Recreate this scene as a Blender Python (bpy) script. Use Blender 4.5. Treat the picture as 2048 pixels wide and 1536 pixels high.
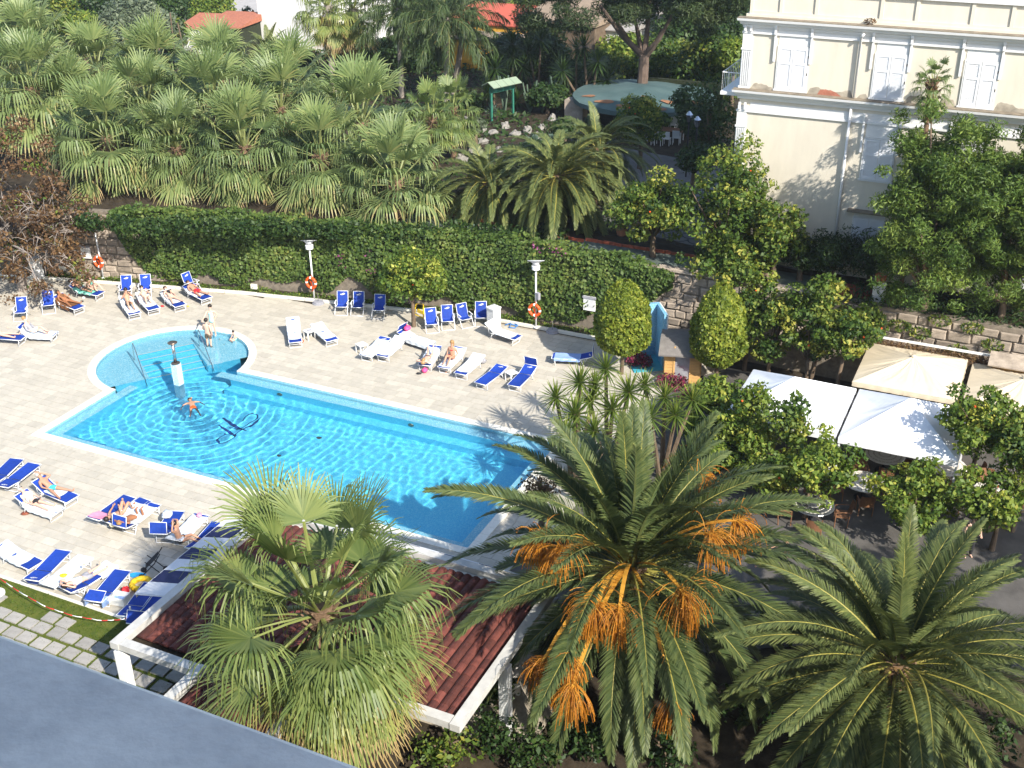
import bpy, math, random
import numpy as np
from mathutils import Vector, Matrix
from math import sin, cos, pi, radians as R

random.seed(7)
rng = np.random.default_rng(7)
S = bpy.context.scene
C = S.collection
for o in list(bpy.data.objects):
    bpy.data.objects.remove(o)

# ------------------------------------------------------------------ camera, sky, sun, exposure
# world frame: origin at the pool corner nearest the bar, X along the pool, Y towards the garden, Z up
CAM = Vector((16.06, -29.64, 24.0))
FPX = 2317.7                                   # focal length in pixels of the 2048 px wide photograph
TH, PITCH, ROLL = R(25.65), R(27.43), R(-0.746)
_f = Vector((0, cos(PITCH), -sin(PITCH))); _r = Vector((1, 0, 0)); _u = Vector((0, sin(PITCH), cos(PITCH)))
_R = cos(ROLL)*_r + sin(ROLL)*_u; _U = -sin(ROLL)*_r + cos(ROLL)*_u
_Z = Matrix.Rotation(TH, 3, 'Z')
FW, RT, UP = _Z @ _f, _Z @ _R, _Z @ _U
cd = bpy.data.cameras.new('camera'); cam = bpy.data.objects.new('camera', cd); C.objects.link(cam)
cd.sensor_width = 36; cd.lens = 36*FPX/2048; cd.clip_start = .05; cd.clip_end = 600
m3 = Matrix((RT, UP, -FW)).transposed()
cam.matrix_world = Matrix.Translation(CAM) @ m3.to_4x4()
S.camera = cam

SUN_AZ, SUN_EL = R(148.5), R(36.8)            # where the light travels to, and the height of the sun
wd = bpy.data.worlds.new('World'); S.world = wd; wd.use_nodes = True
nt = wd.node_tree; bg = nt.nodes['Background']
sky = nt.nodes.new('ShaderNodeTexSky'); sky.sky_type = 'NISHITA'; sky.sun_disc = False
sky.sun_elevation = SUN_EL
sd = Vector((-cos(SUN_AZ), -sin(SUN_AZ)))      # towards the sun
sky.sun_rotation = math.atan2(sd.x, sd.y)
sky.air_density = 1.0; sky.dust_density = 1.0
nt.links.new(sky.outputs[0], bg.inputs[0]); bg.inputs[1].default_value = 0.15
sl = bpy.data.lights.new('sun', 'SUN'); sl.energy = 4.6; sl.angle = R(.53); sl.color = (1, .945, .85)
sun = bpy.data.objects.new('sun', sl); C.objects.link(sun)
ldir = Vector((cos(SUN_AZ)*cos(SUN_EL), sin(SUN_AZ)*cos(SUN_EL), -sin(SUN_EL)))
sun.rotation_euler = ldir.to_track_quat('-Z', 'Y').to_euler(); sun.location = (40, -30, 60)
S.view_settings.view_transform = 'Standard'; S.view_settings.look = 'None'
S.view_settings.gamma = 1; S.view_settings.use_curve_mapping = False
S.view_settings.exposure = 0.93
S.render.engine = 'CYCLES'
cy = S.cycles
cy.use_denoising = True; cy.max_bounces = 7; cy.diffuse_bounces = 3; cy.glossy_bounces = 3
cy.transmission_bounces = 6; cy.transparent_max_bounces = 12; cy.sample_clamp_indirect = 6
cy.caustics_reflective = False

# ------------------------------------------------------------------ finding places
def ray(px, py):
    return FW + RT*((px-1024)/FPX) - UP*((py-768)/FPX)
def at(px, py, z=0.0):            # where the sight line through a photo pixel meets height z
    d = ray(px, py); return CAM + d*((z-CAM.z)/d.z)
def at_y(px, py, y):
    d = ray(px, py); return CAM + d*((y-CAM.y)/d.y)
def at_d(px, py, dist):
    return CAM + ray(px, py)*dist

# ------------------------------------------------------------------ mesh building
class MB:
    def __init__(s): s.v = []; s.f = []; s.t = []; s.tone = .5; s.M = None; s.mi = []; s.m = 0
    def _a(s, pts):
        b = len(s.v)
        for p in pts:
            p = Vector(p)
            if s.M is not None: p = s.M @ p
            s.v.append((p.x, p.y, p.z)); s.t.append(s.tone)
        return b
    def face(s, idx): s.f.append(tuple(idx)); s.mi.append(s.m)
    def poly(s, pts):
        b = s._a(pts); s.face(range(b, b+len(pts)))
    def box(s, c, d, rz=0, ry=0, rx=0):
        m = Matrix.Translation(c) @ Matrix.Rotation(rz, 4, 'Z') @ Matrix.Rotation(ry, 4, 'Y') @ Matrix.Rotation(rx, 4, 'X')
        x, y, z = d[0]/2, d[1]/2, d[2]/2
        b = s._a([m @ Vector(p) for p in ((-x,-y,-z),(x,-y,-z),(x,y,-z),(-x,y,-z),(-x,-y,z),(x,-y,z),(x,y,z),(-x,y,z))])
        for q in ((0,3,2,1),(4,5,6,7),(0,1,5,4),(1,2,6,5),(2,3,7,6),(3,0,4,7)): s.face([b+i for i in q])
    def box2(s, a, b):             # from corner to corner
        s.box([(a[i]+b[i])/2 for i in range(3)], [abs(b[i]-a[i]) for i in range(3)])
    def prism(s, poly, z0, z1):
        n = len(poly); b = s._a([(p[0], p[1], z0) for p in poly] + [(p[0], p[1], z1) for p in poly])
        s.face([b+n+i for i in range(n)]); s.face([b+n-1-i for i in range(n)])
        for i in range(n):
            j = (i+1) % n; s.face((b+i, b+j, b+n+j, b+n+i))
    def tube(s, pts, r, n=6, r1=None, cap=True):
        pts = [Vector(p) for p in pts]; k = len(pts); rings = []
        prev = None
        for i, p in enumerate(pts):
            t = (pts[min(i+1, k-1)] - pts[max(i-1, 0)]).normalized()
            a = Vector((0, 0, 1)) if abs(t.z) < .9 else Vector((1, 0, 0))
            if prev is not None:
                a = prev
            e1 = (a - t*a.dot(t)).normalized(); e2 = t.cross(e1); prev = e1
            rr = r[i] if isinstance(r, (list, tuple)) else (r if r1 is None else r + (r1-r)*i/(k-1))
            rings.append(s._a([p + (e1*cos(2*pi*j/n) + e2*sin(2*pi*j/n))*rr for j in range(n)]))
        for i in range(k-1):
            for j in range(n):
                j2 = (j+1) % n
                s.face((rings[i]+j, rings[i]+j2, rings[i+1]+j2, rings[i+1]+j))
        if cap:
            s.face([rings[0]+n-1-j for j in range(n)]); s.face([rings[-1]+j for j in range(n)])
    def lathe(s, prof, n=16, c=(0, 0, 0), cap=True):
        rings = [s._a([(c[0]+r*cos(2*pi*j/n), c[1]+r*sin(2*pi*j/n), c[2]+z) for j in range(n)]) for r, z in prof]
        for i in range(len(prof)-1):
            for j in range(n):
                j2 = (j+1) % n
                s.face((rings[i]+j, rings[i]+j2, rings[i+1]+j2, rings[i+1]+j))
        if cap:
            s.face([rings[0]+n-1-j for j in range(n)]); s.face([rings[-1]+j for j in range(n)])
    def ball(s, c, r, n=8, m=5, sx=1, sy=1, sz=1):
        c = Vector(c); rings = []
        for i in range(m+1):
            a = -pi/2 + pi*i/m
            rings.append(s._a([(c.x + sx*r*cos(a)*cos(2*pi*j/n), c.y + sy*r*cos(a)*sin(2*pi*j/n), c.z + sz*r*sin(a)) for j in range(n)]))
        for i in range(m):
            for j in range(n):
                j2 = (j+1) % n; s.face((rings[i]+j, rings[i]+j2, rings[i+1]+j2, rings[i+1]+j))
    def grid(s, fn, nu, nv):
        b = s._a([fn(i/nu, j/nv) for i in range(nu+1) for j in range(nv+1)])
        for i in range(nu):
            for j in range(nv):
                q = b + i*(nv+1) + j; s.face((q, q+nv+1, q+nv+2, q+1))
    def mesh(s, name, mats, smooth=False):
        me = bpy.data.meshes.new(name); me.from_pydata(s.v, [], s.f)
        mats = mats if isinstance(mats, (list, tuple)) else [mats]
        for m in mats: me.materials.append(m)
        if len(mats) > 1: me.polygons.foreach_set('material_index', s.mi)
        if smooth: me.polygons.foreach_set('use_smooth', [True]*len(me.polygons))
        a = me.attributes.new('tone', 'FLOAT', 'POINT'); a.data.foreach_set('value', s.t)
        me.update(); return me
    def build(s, name, mats, parent=None, smooth=False, loc=None, rz=0):
        return put(name, s.mesh(name, mats, smooth), parent, loc, rz)

def put(name, me, parent=None, loc=None, rz=0, ry=0, rx=0, sc=None):
    o = bpy.data.objects.new(name, me); C.objects.link(o)
    if parent is not None: o.parent = parent
    if loc is not None: o.location = loc
    if rz or ry or rx: o.rotation_euler = (rx, ry, rz)
    if sc is not None: o.scale = (sc, sc, sc) if not hasattr(sc, '__len__') else sc
    return o
def tag(o, label=None, cat=None, group=None, kind=None):
    if label: o['label'] = label
    if cat: o['category'] = cat
    if group: o['group'] = group
    if kind: o['kind'] = kind
    return o
def thing(name, label, cat, loc=(0, 0, 0), rz=0, group=None):
    o = bpy.data.objects.new(name, None); C.objects.link(o); o.empty_display_size = .2
    o.location = loc; o.rotation_euler = (0, 0, rz)
    return tag(o, label, cat, group)
def single(name, mb, mat, label, cat, group=None, loc=None, rz=0, smooth=False):
    return tag(mb.build(name, mat, None, smooth, loc, rz), label, cat, group)
def quads_mesh(name, V, mat, tone, nper=4, smooth=False):     # V: (n, nper, 3) array of separate faces
    n = len(V); me = bpy.data.meshes.new(name)
    me.vertices.add(n*nper); me.vertices.foreach_set('co', np.ascontiguousarray(V, dtype=np.float32).ravel())
    me.loops.add(n*nper); me.loops.foreach_set('vertex_index', np.arange(n*nper, dtype=np.int32))
    me.polygons.add(n); me.polygons.foreach_set('loop_start', np.arange(0, n*nper, nper, dtype=np.int32))
    me.polygons.foreach_set('loop_total', np.full(n, nper, dtype=np.int32))
    for m in (mat if isinstance(mat, (list, tuple)) else [mat]): me.materials.append(m)
    a = me.attributes.new('tone', 'FLOAT', 'POINT')
    a.data.foreach_set('value', np.repeat(np.asarray(tone, dtype=np.float32), nper))
    if smooth: me.polygons.foreach_set('use_smooth', np.ones(n, dtype=bool))
    me.update(calc_edges=True); me.validate(); return me

# ------------------------------------------------------------------ materials
def _nodes(name):
    m = bpy.data.materials.new(name); m.use_nodes = True
    t = m.node_tree; return m, t, t.nodes['Principled BSDF']
def N(t, kind, **kw):
    n = t.nodes.new(kind)
    for k, v in kw.items():
        if k in n.inputs: n.inputs[k].default_value = v
        else: setattr(n, k, v)
    return n
def c4(c): return (c[0], c[1], c[2], 1)
def mat(name, col, rough=.6, var=.12, scale=4.0, bump=0.0, bscale=30.0, spec=.4, metal=0.0, col2=None, tone=False, objrand=0.0, detail=5, vec='Object', sheen=0, stretch=None, clear=0):
    m, t, b = _nodes(name)
    b.inputs['Roughness'].default_value = rough; b.inputs['Specular IOR Level'].default_value = spec
    b.inputs['Metallic'].default_value = metal
    if clear: b.inputs['Coat Weight'].default_value = clear
    tc = N(t, 'ShaderNodeTexCoord'); src = tc.outputs[vec]
    if stretch:
        mp = N(t, 'ShaderNodeMapping'); mp.inputs['Scale'].default_value = stretch; t.links.new(src, mp.inputs[0]); src = mp.outputs[0]
    n = N(t, 'ShaderNodeTexNoise', Scale=scale, Detail=detail, Roughness=.6); t.links.new(src, n.inputs['Vector'])
    lo = [c*(1-var) for c in col] if col2 is None else col
    hi = [min(1, c*(1+var)) for c in col] if col2 is None else col2
    r = N(t, 'ShaderNodeValToRGB'); r.color_ramp.elements[0].position = .3; r.color_ramp.elements[1].position = .7
    r.color_ramp.elements[0].color = c4(lo); r.color_ramp.elements[1].color = c4(hi)
    t.links.new(n.outputs['Fac'], r.inputs[0]); out = r.outputs[0]
    def scale_by(out, fac, amt):
        mr = N(t, 'ShaderNodeMapRange'); mr.inputs[3].default_value = 1-amt; mr.inputs[4].default_value = 1+amt
        t.links.new(fac, mr.inputs[0])
        mx = N(t, 'ShaderNodeVectorMath', operation='SCALE'); t.links.new(out, mx.inputs[0]); t.links.new(mr.outputs[0], mx.inputs['Scale'])
        return mx.outputs[0]
    if tone:
        a = N(t, 'ShaderNodeAttribute', attribute_name='tone'); out = scale_by(out, a.outputs['Fac'], tone if tone is not True else .2)
    if objrand:
        oi = N(t, 'ShaderNodeObjectInfo'); out = scale_by(out, oi.outputs['Random'], objrand)
    t.links.new(out, b.inputs['Base Color'])
    if bump:
        n2 = N(t, 'ShaderNodeTexNoise', Scale=bscale, Detail=6); t.links.new(src, n2.inputs['Vector'])
        bp = N(t, 'ShaderNodeBump', Strength=bump, Distance=.02); t.links.new(n2.outputs['Fac'], bp.inputs['Height']); t.links.new(bp.outputs[0], b.inputs['Normal'])
    return m
def leafmat(name, ramp, rough=.45, trans=.3, spec=.4, tcol=None):   # ramp: [(pos, colour)...] over the tone attribute
    m, t, b = _nodes(name)
    b.inputs['Roughness'].default_value = rough; b.inputs['Specular IOR Level'].default_value = spec
    a = N(t, 'ShaderNodeAttribute', attribute_name='tone')
    r = N(t, 'ShaderNodeValToRGB'); e = r.color_ramp.elements
    while len(e) < len(ramp): e.new(.5)
    for k, (p, c) in enumerate(ramp): e[k].position = p; e[k].color = c4(c)
    t.links.new(a.outputs['Fac'], r.inputs[0]); t.links.new(r.outputs[0], b.inputs['Base Color'])
    tr = N(t, 'ShaderNodeBsdfTranslucent'); hs = N(t, 'ShaderNodeHueSaturation'); hs.inputs['Hue'].default_value = .485; hs.inputs['Saturation'].default_value = 1.1; hs.inputs['Value'].default_value = 1.5
    t.links.new(r.outputs[0], hs.inputs['Color']); t.links.new(hs.outputs[0], tr.inputs[0])
    mx = N(t, 'ShaderNodeMixShader', Fac=trans); t.links.new(b.outputs[0], mx.inputs[1]); t.links.new(tr.outputs[0], mx.inputs[2])
    t.links.new(mx.outputs[0], t.nodes['Material Output'].inputs[0])
    return m

M = {}
M['paver'] = mat('deck_stone', (.475, .435, .36), .75, .08, 3.0, .25, 60, .3, tone=.09, objrand=.07)
M['joint'] = mat('joint_sand', (.36, .31, .235), .9, .2, 8)
M['coping'] = mat('white_stone', (.72, .69, .60), .6, .06, 6, .1, 50)
M['white'] = mat('white_paint', (.78, .78, .76), .45, .04, 3)
M['beam'] = mat('shade_greyed_beam', (.50, .49, .46), .6, .16, 2.5, .15, 30)  # grey in the white base colour stands in for shade on the bar beams
M['frame'] = mat('white_aluminium', (.74, .75, .76), .35, .04, 5, spec=.5)
M['steel'] = mat('polished_steel', (.55, .55, .55), .22, .05, 4, metal=1)
M['bronze'] = mat('dark_bronze', (.22, .17, .13), .35, .1, 5, metal=.8)
M['blue'] = mat('blue_sling', (.010, .045, .30), .7, .16, 10, .15, 220, .3, objrand=.15)
M['towel'] = mat('white_towel', (.66, .71, .76), .95, .05, 8, .35, 160, .1, objrand=.04)
M['towel_blue'] = mat('pale_blue_towel', (.26, .38, .66), .95, .08, 8, .35, 160, .1)
M['pink'] = mat('pink_cloth', (.78, .30, .42), .9, .1, 8, .2, 120, .1)
M['hotpink'] = mat('bright_pink', (.85, .08, .25), .7, .08, 8)
M['green_towel'] = mat('mint_towel', (.22, .62, .50), .95, .08, 8, .3, 140, .1)
M['brown_towel'] = mat('brown_towel', (.16, .075, .035), .95, .15, 8, .3, 140, .1)
M['cyan'] = mat('turquoise_cloth', (.05, .50, .58), .8, .08, 8)
M['red'] = mat('red_cloth', (.55, .02, .03), .7, .1, 8)
M['black'] = mat('black_cloth', (.018, .018, .022), .8, .2, 8)
M['greycloth'] = mat('grey_cloth', (.30, .30, .33), .85, .1, 8)
M['olive'] = mat('olive_shorts', (.11, .085, .06), .85, .15, 8)
M['aqua'] = mat('pale_aqua_cloth', (.40, .78, .80), .8, .06, 8)
M['orange'] = mat('orange_plastic', (.75, .09, .01), .4, .06, 6)
M['yellow'] = mat('yellow_plastic', (.75, .50, .02), .45, .08, 6)
M['skin'] = mat('tanned_skin', (.46, .25, .16), .5, .08, 6, spec=.4)
M['skin2'] = mat('pale_skin', (.62, .39, .29), .5, .06, 6, spec=.4)
M['skin3'] = mat('brown_skin', (.33, .14, .065), .45, .08, 6, spec=.45)
M['hair'] = mat('dark_hair', (.018, .012, .010), .5, .2, 30)
M['blonde'] = mat('blonde_hair', (.34, .20, .08), .5, .15, 30)
M['greyhair'] = mat('grey_hair', (.42, .40, .38), .55, .1, 30)
M['eye'] = mat('dark_eye', (.02, .02, .02), .2, .05)
M['bark'] = mat('bark', (.13, .095, .065), .9, .35, 6, .8, 18, .15, stretch=(1, 1, .35))
M['palmtrunk'] = mat('palm_bark', (.17, .11, .07), .95, .4, 8, .9, 14, .1, stretch=(1, 1, 2.5))
M['greytrunk'] = mat('ringed_bark', (.30, .26, .22), .9, .25, 5, .5, 10, .1, stretch=(.4, .4, 6))
M['stone'] = mat('grey_tuff', (.30, .25, .20), .95, .3, 2.2, .9, 16, .15, tone=.2, objrand=.22)
M['mortar'] = mat('wall_core', (.19, .16, .125), .95, .3, 4, .8, 20, .1)
M['soil'] = mat('dark_soil', (.045, .035, .024), .95, .4, 2.5, .8, 14, .1)
M['grass'] = mat('lawn', (.055, .085, .014), .9, .35, 3, .5, 60, .15, col2=(.12, .13, .025))
M['path'] = mat('grey_path', (.13, .125, .12), .9, .2, 2, .4, 40)
M['greenpath'] = mat('worn_green_path', (.09, .115, .10), .9, .3, 1.2, .4, 40)
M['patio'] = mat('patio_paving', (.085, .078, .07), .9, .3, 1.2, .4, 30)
M['brick'] = mat('red_brick', (.36, .085, .04), .85, .2, 6, .3, 30, objrand=.2)
M['terra'] = mat('terracotta_tile', (.105, .030, .022), .85, .3, 5, .3, 30, tone=.35, objrand=.25)  # red darkened in the base colour to stand in for palm shade
M['marble'] = mat('grey_marble', (.52, .49, .46), .38, .1, 9, .12, 60, .5, col2=(.86, .80, .72), detail=14)
USE_MNEE = True
# ------------------------------------------------------------------ setting: ground sheets, deck, pool
def strip_poly(name, pts, z, m, kind='structure'):
    mb = MB(); mb.poly([(p[0], p[1], z) for p in pts]); return tag(mb.build(name, m), kind=kind)

WALL = [(-75, 4.5), (-33, 13.7), (-22, 16.35), (-8, 18.75), (0, 18.75), (40, 17.4)]     # foot of the garden wall
TZ = 3.72                                                                          # garden terrace height
def wall_pt(x, off=0):
    for a, b in zip(WALL, WALL[1:]):
        if a[0] <= x <= b[0]:
            t = (x-a[0])/(b[0]-a[0]); d = Vector((b[0]-a[0], b[1]-a[1])).normalized()
            return Vector((x + d.y*off, a[1]+(b[1]-a[1])*t - d.x*off, 0)), math.atan2(d.y, d.x)

mb = MB(); mb.poly([(-260, -120, -2.2), (260, -120, -2.2), (260, 400, -2.2), (-260, 400, -2.2)])
tag(mb.build('bedrock_ground', M['soil']), kind='structure')
# lower ground, left out where the pool is
PX0, PX1, PY0, PY1 = -20.0, 0.0, 0.0, 8.0        # water's edge of the long basin
BC, BR = (-19.6, 7.75), 3.5                        # round bay
mb = MB()
for a in (((-90, -40), (60, -8.15)), ((-90, -8.15), (-26.5, 19)), ((1.6, -8.15), (60, 19)), ((-26.5, -8.15), (1.6, -1.2)), ((-26.5, 12.4), (1.6, 19)), ((-26.5,-1.2),(-24.2,12.4))):
    (x0, y0), (x1, y1) = a; mb.poly([(x0, y0, -.03), (x1, y0, -.03), (x1, y1, -.03), (x0, y1, -.03)])
tag(mb.build('lower_ground', M['soil']), kind='structure')

# deck outline: kerb in front of the wall, lawn edge, patio edge
def kerb_pt(x): return wall_pt(x, .85)[0]
def in_bay(x, y, r): return (x-BC[0])**2 + (y-BC[1])**2 < r*r
CW = .36                                           # coping width
def in_pool(x, y, e=0.0):
    return (PX0-e < x < PX1+e and PY0-e < y < PY1+e) or in_bay(x, y, BR+e)
DECK_R = 2.6
deck = thing('pool_deck', None, None); deck['kind'] = 'structure'
mb = MB()
for x0, y0, x1, y1 in ((-75, -8.1, -24.0, 12), (-24.0, -8.1, 6, -.2), (.2, -.2, 6, 17.6), (-15.6, 8.2, .2, 17.8), (-24, -.2, -20.2, 4.0), (-24.0, 11.4, -15.6, 15.6), (-42, 12, -24, 14.6)):
    mb.poly([(x0, y0, -.014), (x1, y0, -.014), (x1, y1, -.014), (x0, y1, -.014)])
mb.build('bedding', M['joint'], deck)
tiles = []
row = 0; y = -8.1
TW, TD, GAP = .62, .415, .016
while y < 18.2:
    x = -48 - (row % 3)*.21 - rng.uniform(0, .08)
    while x < DECK_R+2.5:
        wdt = TW*(1.0 if rng.random() < .75 else .66)
        xc, yc = x+wdt/2, y+TD/2
        lim = 1.9 if yc < -.4 else (DECK_R+1.2 if yc > 9 else DECK_R)
        if xc < lim and yc < (kerb_pt(max(-70, min(38, xc))).y-.1):
            inn = [in_pool(a, b, CW-.1) for a in (x, xc, x+wdt) for b in (y, yc, y+TD)]
            if not any(inn): tiles.append((xc, yc, wdt-GAP, TD-GAP))
            elif not all(inn):
                for i in range(5):
                    for j in range(4):
                        a, b = x+wdt*(i+.5)/5, y+TD*(j+.5)/4
                        if not in_pool(a, b, CW-.12): tiles.append((a, b, wdt/5, TD/4))
        x += wdt
    y += TD; row += 1
cam2 = Vector((CAM.x, CAM.y))
def in_view(p, mpx=20):
    d = p - CAM; z = d.dot(FW)
    if z < 1: return False
    px, py = 1024 + FPX*d.dot(RT)/z, 768 - FPX*d.dot(UP)/z
    return -mpx < px < 2048+mpx and -mpx < py < 1536+mpx
def big_first(t):
    p = Vector((t[0], t[1], 0))
    hid = (t[0] > -4.9 and t[1] < -2) or t[1] < -8 or (t[0] > -5.2 and t[1] < 0)
    return ((p-CAM).length if in_view(p, -15) and t[2] > .3 and not hid else 999)
tiles.sort(key=big_first)
def tile_box(mb, x, y, a, b, z=0.0):
    mb.box((x, y, -.0075+z/2), (a, b, .013+z))
tile_me = {}
for k, (x, y, a, b) in enumerate(tiles[:290]):
    key = round(a, 2), k % 4
    if key not in tile_me:
        mb = MB(); mb.tone = rng.uniform(0, 1); tile_box(mb, 0, 0, a, b); tile_me[key] = mb.mesh('paver', M['paver'])
    put('paver', tile_me[key], deck, (x, y, rng.uniform(0, .003)))
mb = MB()
for x, y, a, b in tiles[290:]:
    mb.tone = rng.uniform(0, 1); tile_box(mb, x, y, a, b, rng.uniform(0, .003))
tag(mb.build('paver_field', M['paver'], deck), kind='stuff')

# kerb of white stones in front of the planted strip
kb = thing('stone_kerb', None, None); kb['kind'] = 'structure'
mbk = {}
xs = [-42 + .92*i for i in range(48)]
for i, x in enumerate(xs):
    if x > .6: break
    p, a = wall_pt(x, .74); L = .9/max(.6, cos(a))*cos(a)
    mb = MB(); mb.box((0, 0, .035), (.9, .18, .13))
    put('kerb_stone', mbk.setdefault('k', mb.mesh('kerb_stone', M['coping'])), kb, (p.x+.45*cos(a), p.y+.45*sin(a), rng.uniform(-.008, .008)), a + rng.uniform(-.01, .01))
mb = MB()
n = 60
for i in range(n):
    x0, x1 = -60+62*i/n, -60+62*(i+1)/n
    mb.poly([wall_pt(x0, .70)[0]+Vector((0, 0, .03)), wall_pt(x1, .70)[0]+Vector((0, 0, .03)), wall_pt(x1, -.1)[0]+Vector((0, 0, .05)), wall_pt(x0, -.1)[0]+Vector((0, 0, .05))])
tag(mb.build('planting_strip', M['soil']), kind='structure')

# ---- pool
pool = thing('swimming_pool', 'turquoise swimming pool with round stepped bay and pale stone coping', 'swimming pool')
def mosaic(name, c1, c2, c3):
    m, t, b = _nodes(name)
    b.inputs['Roughness'].default_value = .35
    tc = N(t, 'ShaderNodeTexCoord')
    v = N(t, 'ShaderNodeTexVoronoi', Scale=28.0); v.distance = 'CHEBYCHEV'; t.links.new(tc.outputs['Object'], v.inputs['Vector'])
    sep = N(t, 'ShaderNodeSeparateColor'); t.links.new(v.outputs['Color'], sep.inputs[0])
    r = N(t, 'ShaderNodeValToRGB'); r.color_ramp.interpolation = 'CONSTANT'; e = r.color_ramp.elements
    e.new(.5); e[0].color = c4(c1); e[1].position = .45; e[1].color = c4(c2); e[2].position = .8; e[2].color = c4(c3)
    t.links.new(sep.outputs[0], r.inputs[0]); t.links.new(r.outputs[0], b.inputs['Base Color'])
    return m
M['mosaic'] = mosaic('blue_mosaic', (.10, .62, .90), (.14, .68, .93), (.22, .75, .96))
M['mosaic_pale'] = mosaic('pale_mosaic', (.27, .62, .78), (.36, .70, .84), (.54, .80, .88))
M['mosaic_dark'] = mat('navy_mosaic', (.008, .03, .17), .4, .3, 40)
WZ, LZ, FZ = -.07, -.34, -1.45
LW = .5
basin = MB()
def q(m, *p):
    m.poly(p)
led = MB()
# inner outline: ledge then wall then floor. long basin without the bay's corner
x0, x1, y0, y1 = PX0, PX1, PY0, PY1
a = LW
# walls above the ledge (water line band)
def wall_seg(m, p, q_, z0, z1): m.poly([(p[0], p[1], z0), (q_[0], q_[1], z0), (q_[0], q_[1], z1), (p[0], p[1], z1)])
TOPZ = .0
JX, JY = -16.11, 4.272       # where the bay meets the straight edges (x on the back edge, y on the end edge)
for p, q_ in (((x1, y0), (x0, y0)), ((x1, y1), (x1, y0)), ((JX, y1), (x1, y1)), ((x0, y0), (x0, JY))):
    wall_seg(led, p, q_, LZ, TOPZ)
led.poly([(x0, y0, LZ), (x1, y0, LZ), (x1, y0+a, LZ), (x0, y0+a, LZ)])
led.poly([(x1-a, y0+a, LZ), (x1, y0+a, LZ), (x1, y1-a, LZ), (x1-a, y1-a, LZ)])
led.poly([(JX, y1-a, LZ), (x1, y1-a, LZ), (x1, y1, LZ), (JX, y1, LZ)])
led.poly([(x0, y0+a, LZ), (x0+a, y0+a, LZ), (x0+a, JY, LZ), (x0, JY, LZ)])
for p, q_ in (((JX, y1-a), (JX, y1)), ((x0+a, JY), (x0, JY)), ((x1-a, y0+a), (x0+a, y0+a)), ((x1-a, y1-a), (x1-a, y0+a)), ((JX, y1-a), (x1-a, y1-a)), ((x0+a, y0+a), (x0+a, JY))):
    wall_seg(basin, p, q_, FZ-.2, LZ)
# bench along the far side
led.poly([(x0, JY, LZ-.006), (x0+a, JY, LZ-.006), (x0+a, JY+.9, LZ-.006), (x0, JY+.9, LZ-.006)]); led.poly([(JX-.9, y1-a, LZ-.006), (JX, y1-a, LZ-.006), (JX, y1, LZ-.006), (JX-.9, y1, LZ-.006)])
basin.poly([(JX, y1-a-.5, -1.0), (x1-a, y1-a-.5, -1.0), (x1-a, y1-a, -1.0), (JX, y1-a, -1.0)])
wall_seg(basin, (JX, y1-a-.5), (x1-a, y1-a-.5), FZ-.2, -1.0)
basin.poly([(-24, -.5, FZ), (-10, -.5, FZ), (-10, 12.5, FZ), (-24, 12.5, FZ)])
basin.poly([(-10, -.5, FZ), (.5, -.5, FZ-.15), (.5, 12.5, FZ-.15), (-10, 12.5, FZ)])
# round bay: wall, shelf, five steps cut by lines running across the bay towards the basin
arc = []
a0 = math.atan2(JY-BC[1], PX0-BC[0]); a1 = math.atan2(PY1-BC[1], JX-BC[0])
na = 56
ang0, ang1 = a1, a0 + 2*pi if a0 < a1 else a0
if ang1 < ang0: ang1 += 2*pi
for i in range(na+1):
    t = ang0 + (ang1-ang0)*i/na
    arc.append((BC[0]+BR*cos(t), BC[1]+BR*sin(t)))
for p, q_ in zip(arc, arc[1:]): wall_seg(led, p, q_, FZ, TOPZ)
# direction pointing from the bay into the basin
sd_ = Vector((.80, -.60)); sp_ = Vector((.60, .80))
cen = Vector(BC)
def clip_half(poly, n, d):         # keep n.p <= d
    out = []
    for i in range(len(poly)):
        p, q_ = Vector(poly[i]), Vector(poly[(i+1) % len(poly)])
        a_, b_ = n.dot(p)-d, n.dot(q_)-d
        if a_ <= 0: out.append(p)
        if a_*b_ < 0: out.append(p + (q_-p)*(a_/(a_-b_)))
    return out
disc = [Vector((BC[0]+BR*cos(2*pi*i/64), BC[1]+BR*sin(2*pi*i/64))) for i in range(64)]
disc = clip_half(clip_half(disc, Vector((1, -1)).normalized(), Vector((1, -1)).normalized().dot(Vector((-16.9, 4.9)))), Vector((0, -1)), -3.9)
d0 = sd_.dot(cen)
cuts = [-1.75, -1.2, -.65, -.1, .45, 1.0]
zs = [-.34, -.48, -.64, -.82, -1.0, -1.2]
ring = [Vector((BC[0]+(BR-.55)*cos(2*pi*i/64), BC[1]+(BR-.55)*sin(2*pi*i/64))) for i in range(64)]
shelf = clip_half(disc, sd_, d0+cuts[0])
led.poly([(p.x, p.y, zs[0]) for p in shelf])
steps = MB(); nose = MB()
for k in range(1, 6):
    band = clip_half(clip_half(disc, sd_, d0+cuts[k]), -sd_, -(d0+cuts[k-1]))
    # keep the middle of the band for the flight; the cheeks stay as shelf
    mid = clip_half(clip_half(band, sp_, sp_.dot(cen)+1.35), -sp_, -(sp_.dot(cen)-1.35))
    steps.poly([(p.x, p.y, zs[k]) for p in mid])
    for sgn in (1, -1):
        ch = clip_half(band, -sp_*sgn, -(sgn*sp_.dot(cen)+1.35))
        if len(ch) > 2: led.poly([(p.x, p.y, zs[0]) for p in ch])
    c_ = cen + sd_*cuts[k-1]
    steps.poly([(*(c_+sp_*1.35), zs[k]), (*(c_-sp_*1.35), zs[k]), (*(c_-sp_*1.35), zs[k-1]), (*(c_+sp_*1.35), zs[k-1])])
    mbn = c_ - sd_*.03
    nose.box((mbn.x, mbn.y, zs[k-1]+.006), (.055, 2.7, .012), math.atan2(sd_.y, sd_.x))
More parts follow.
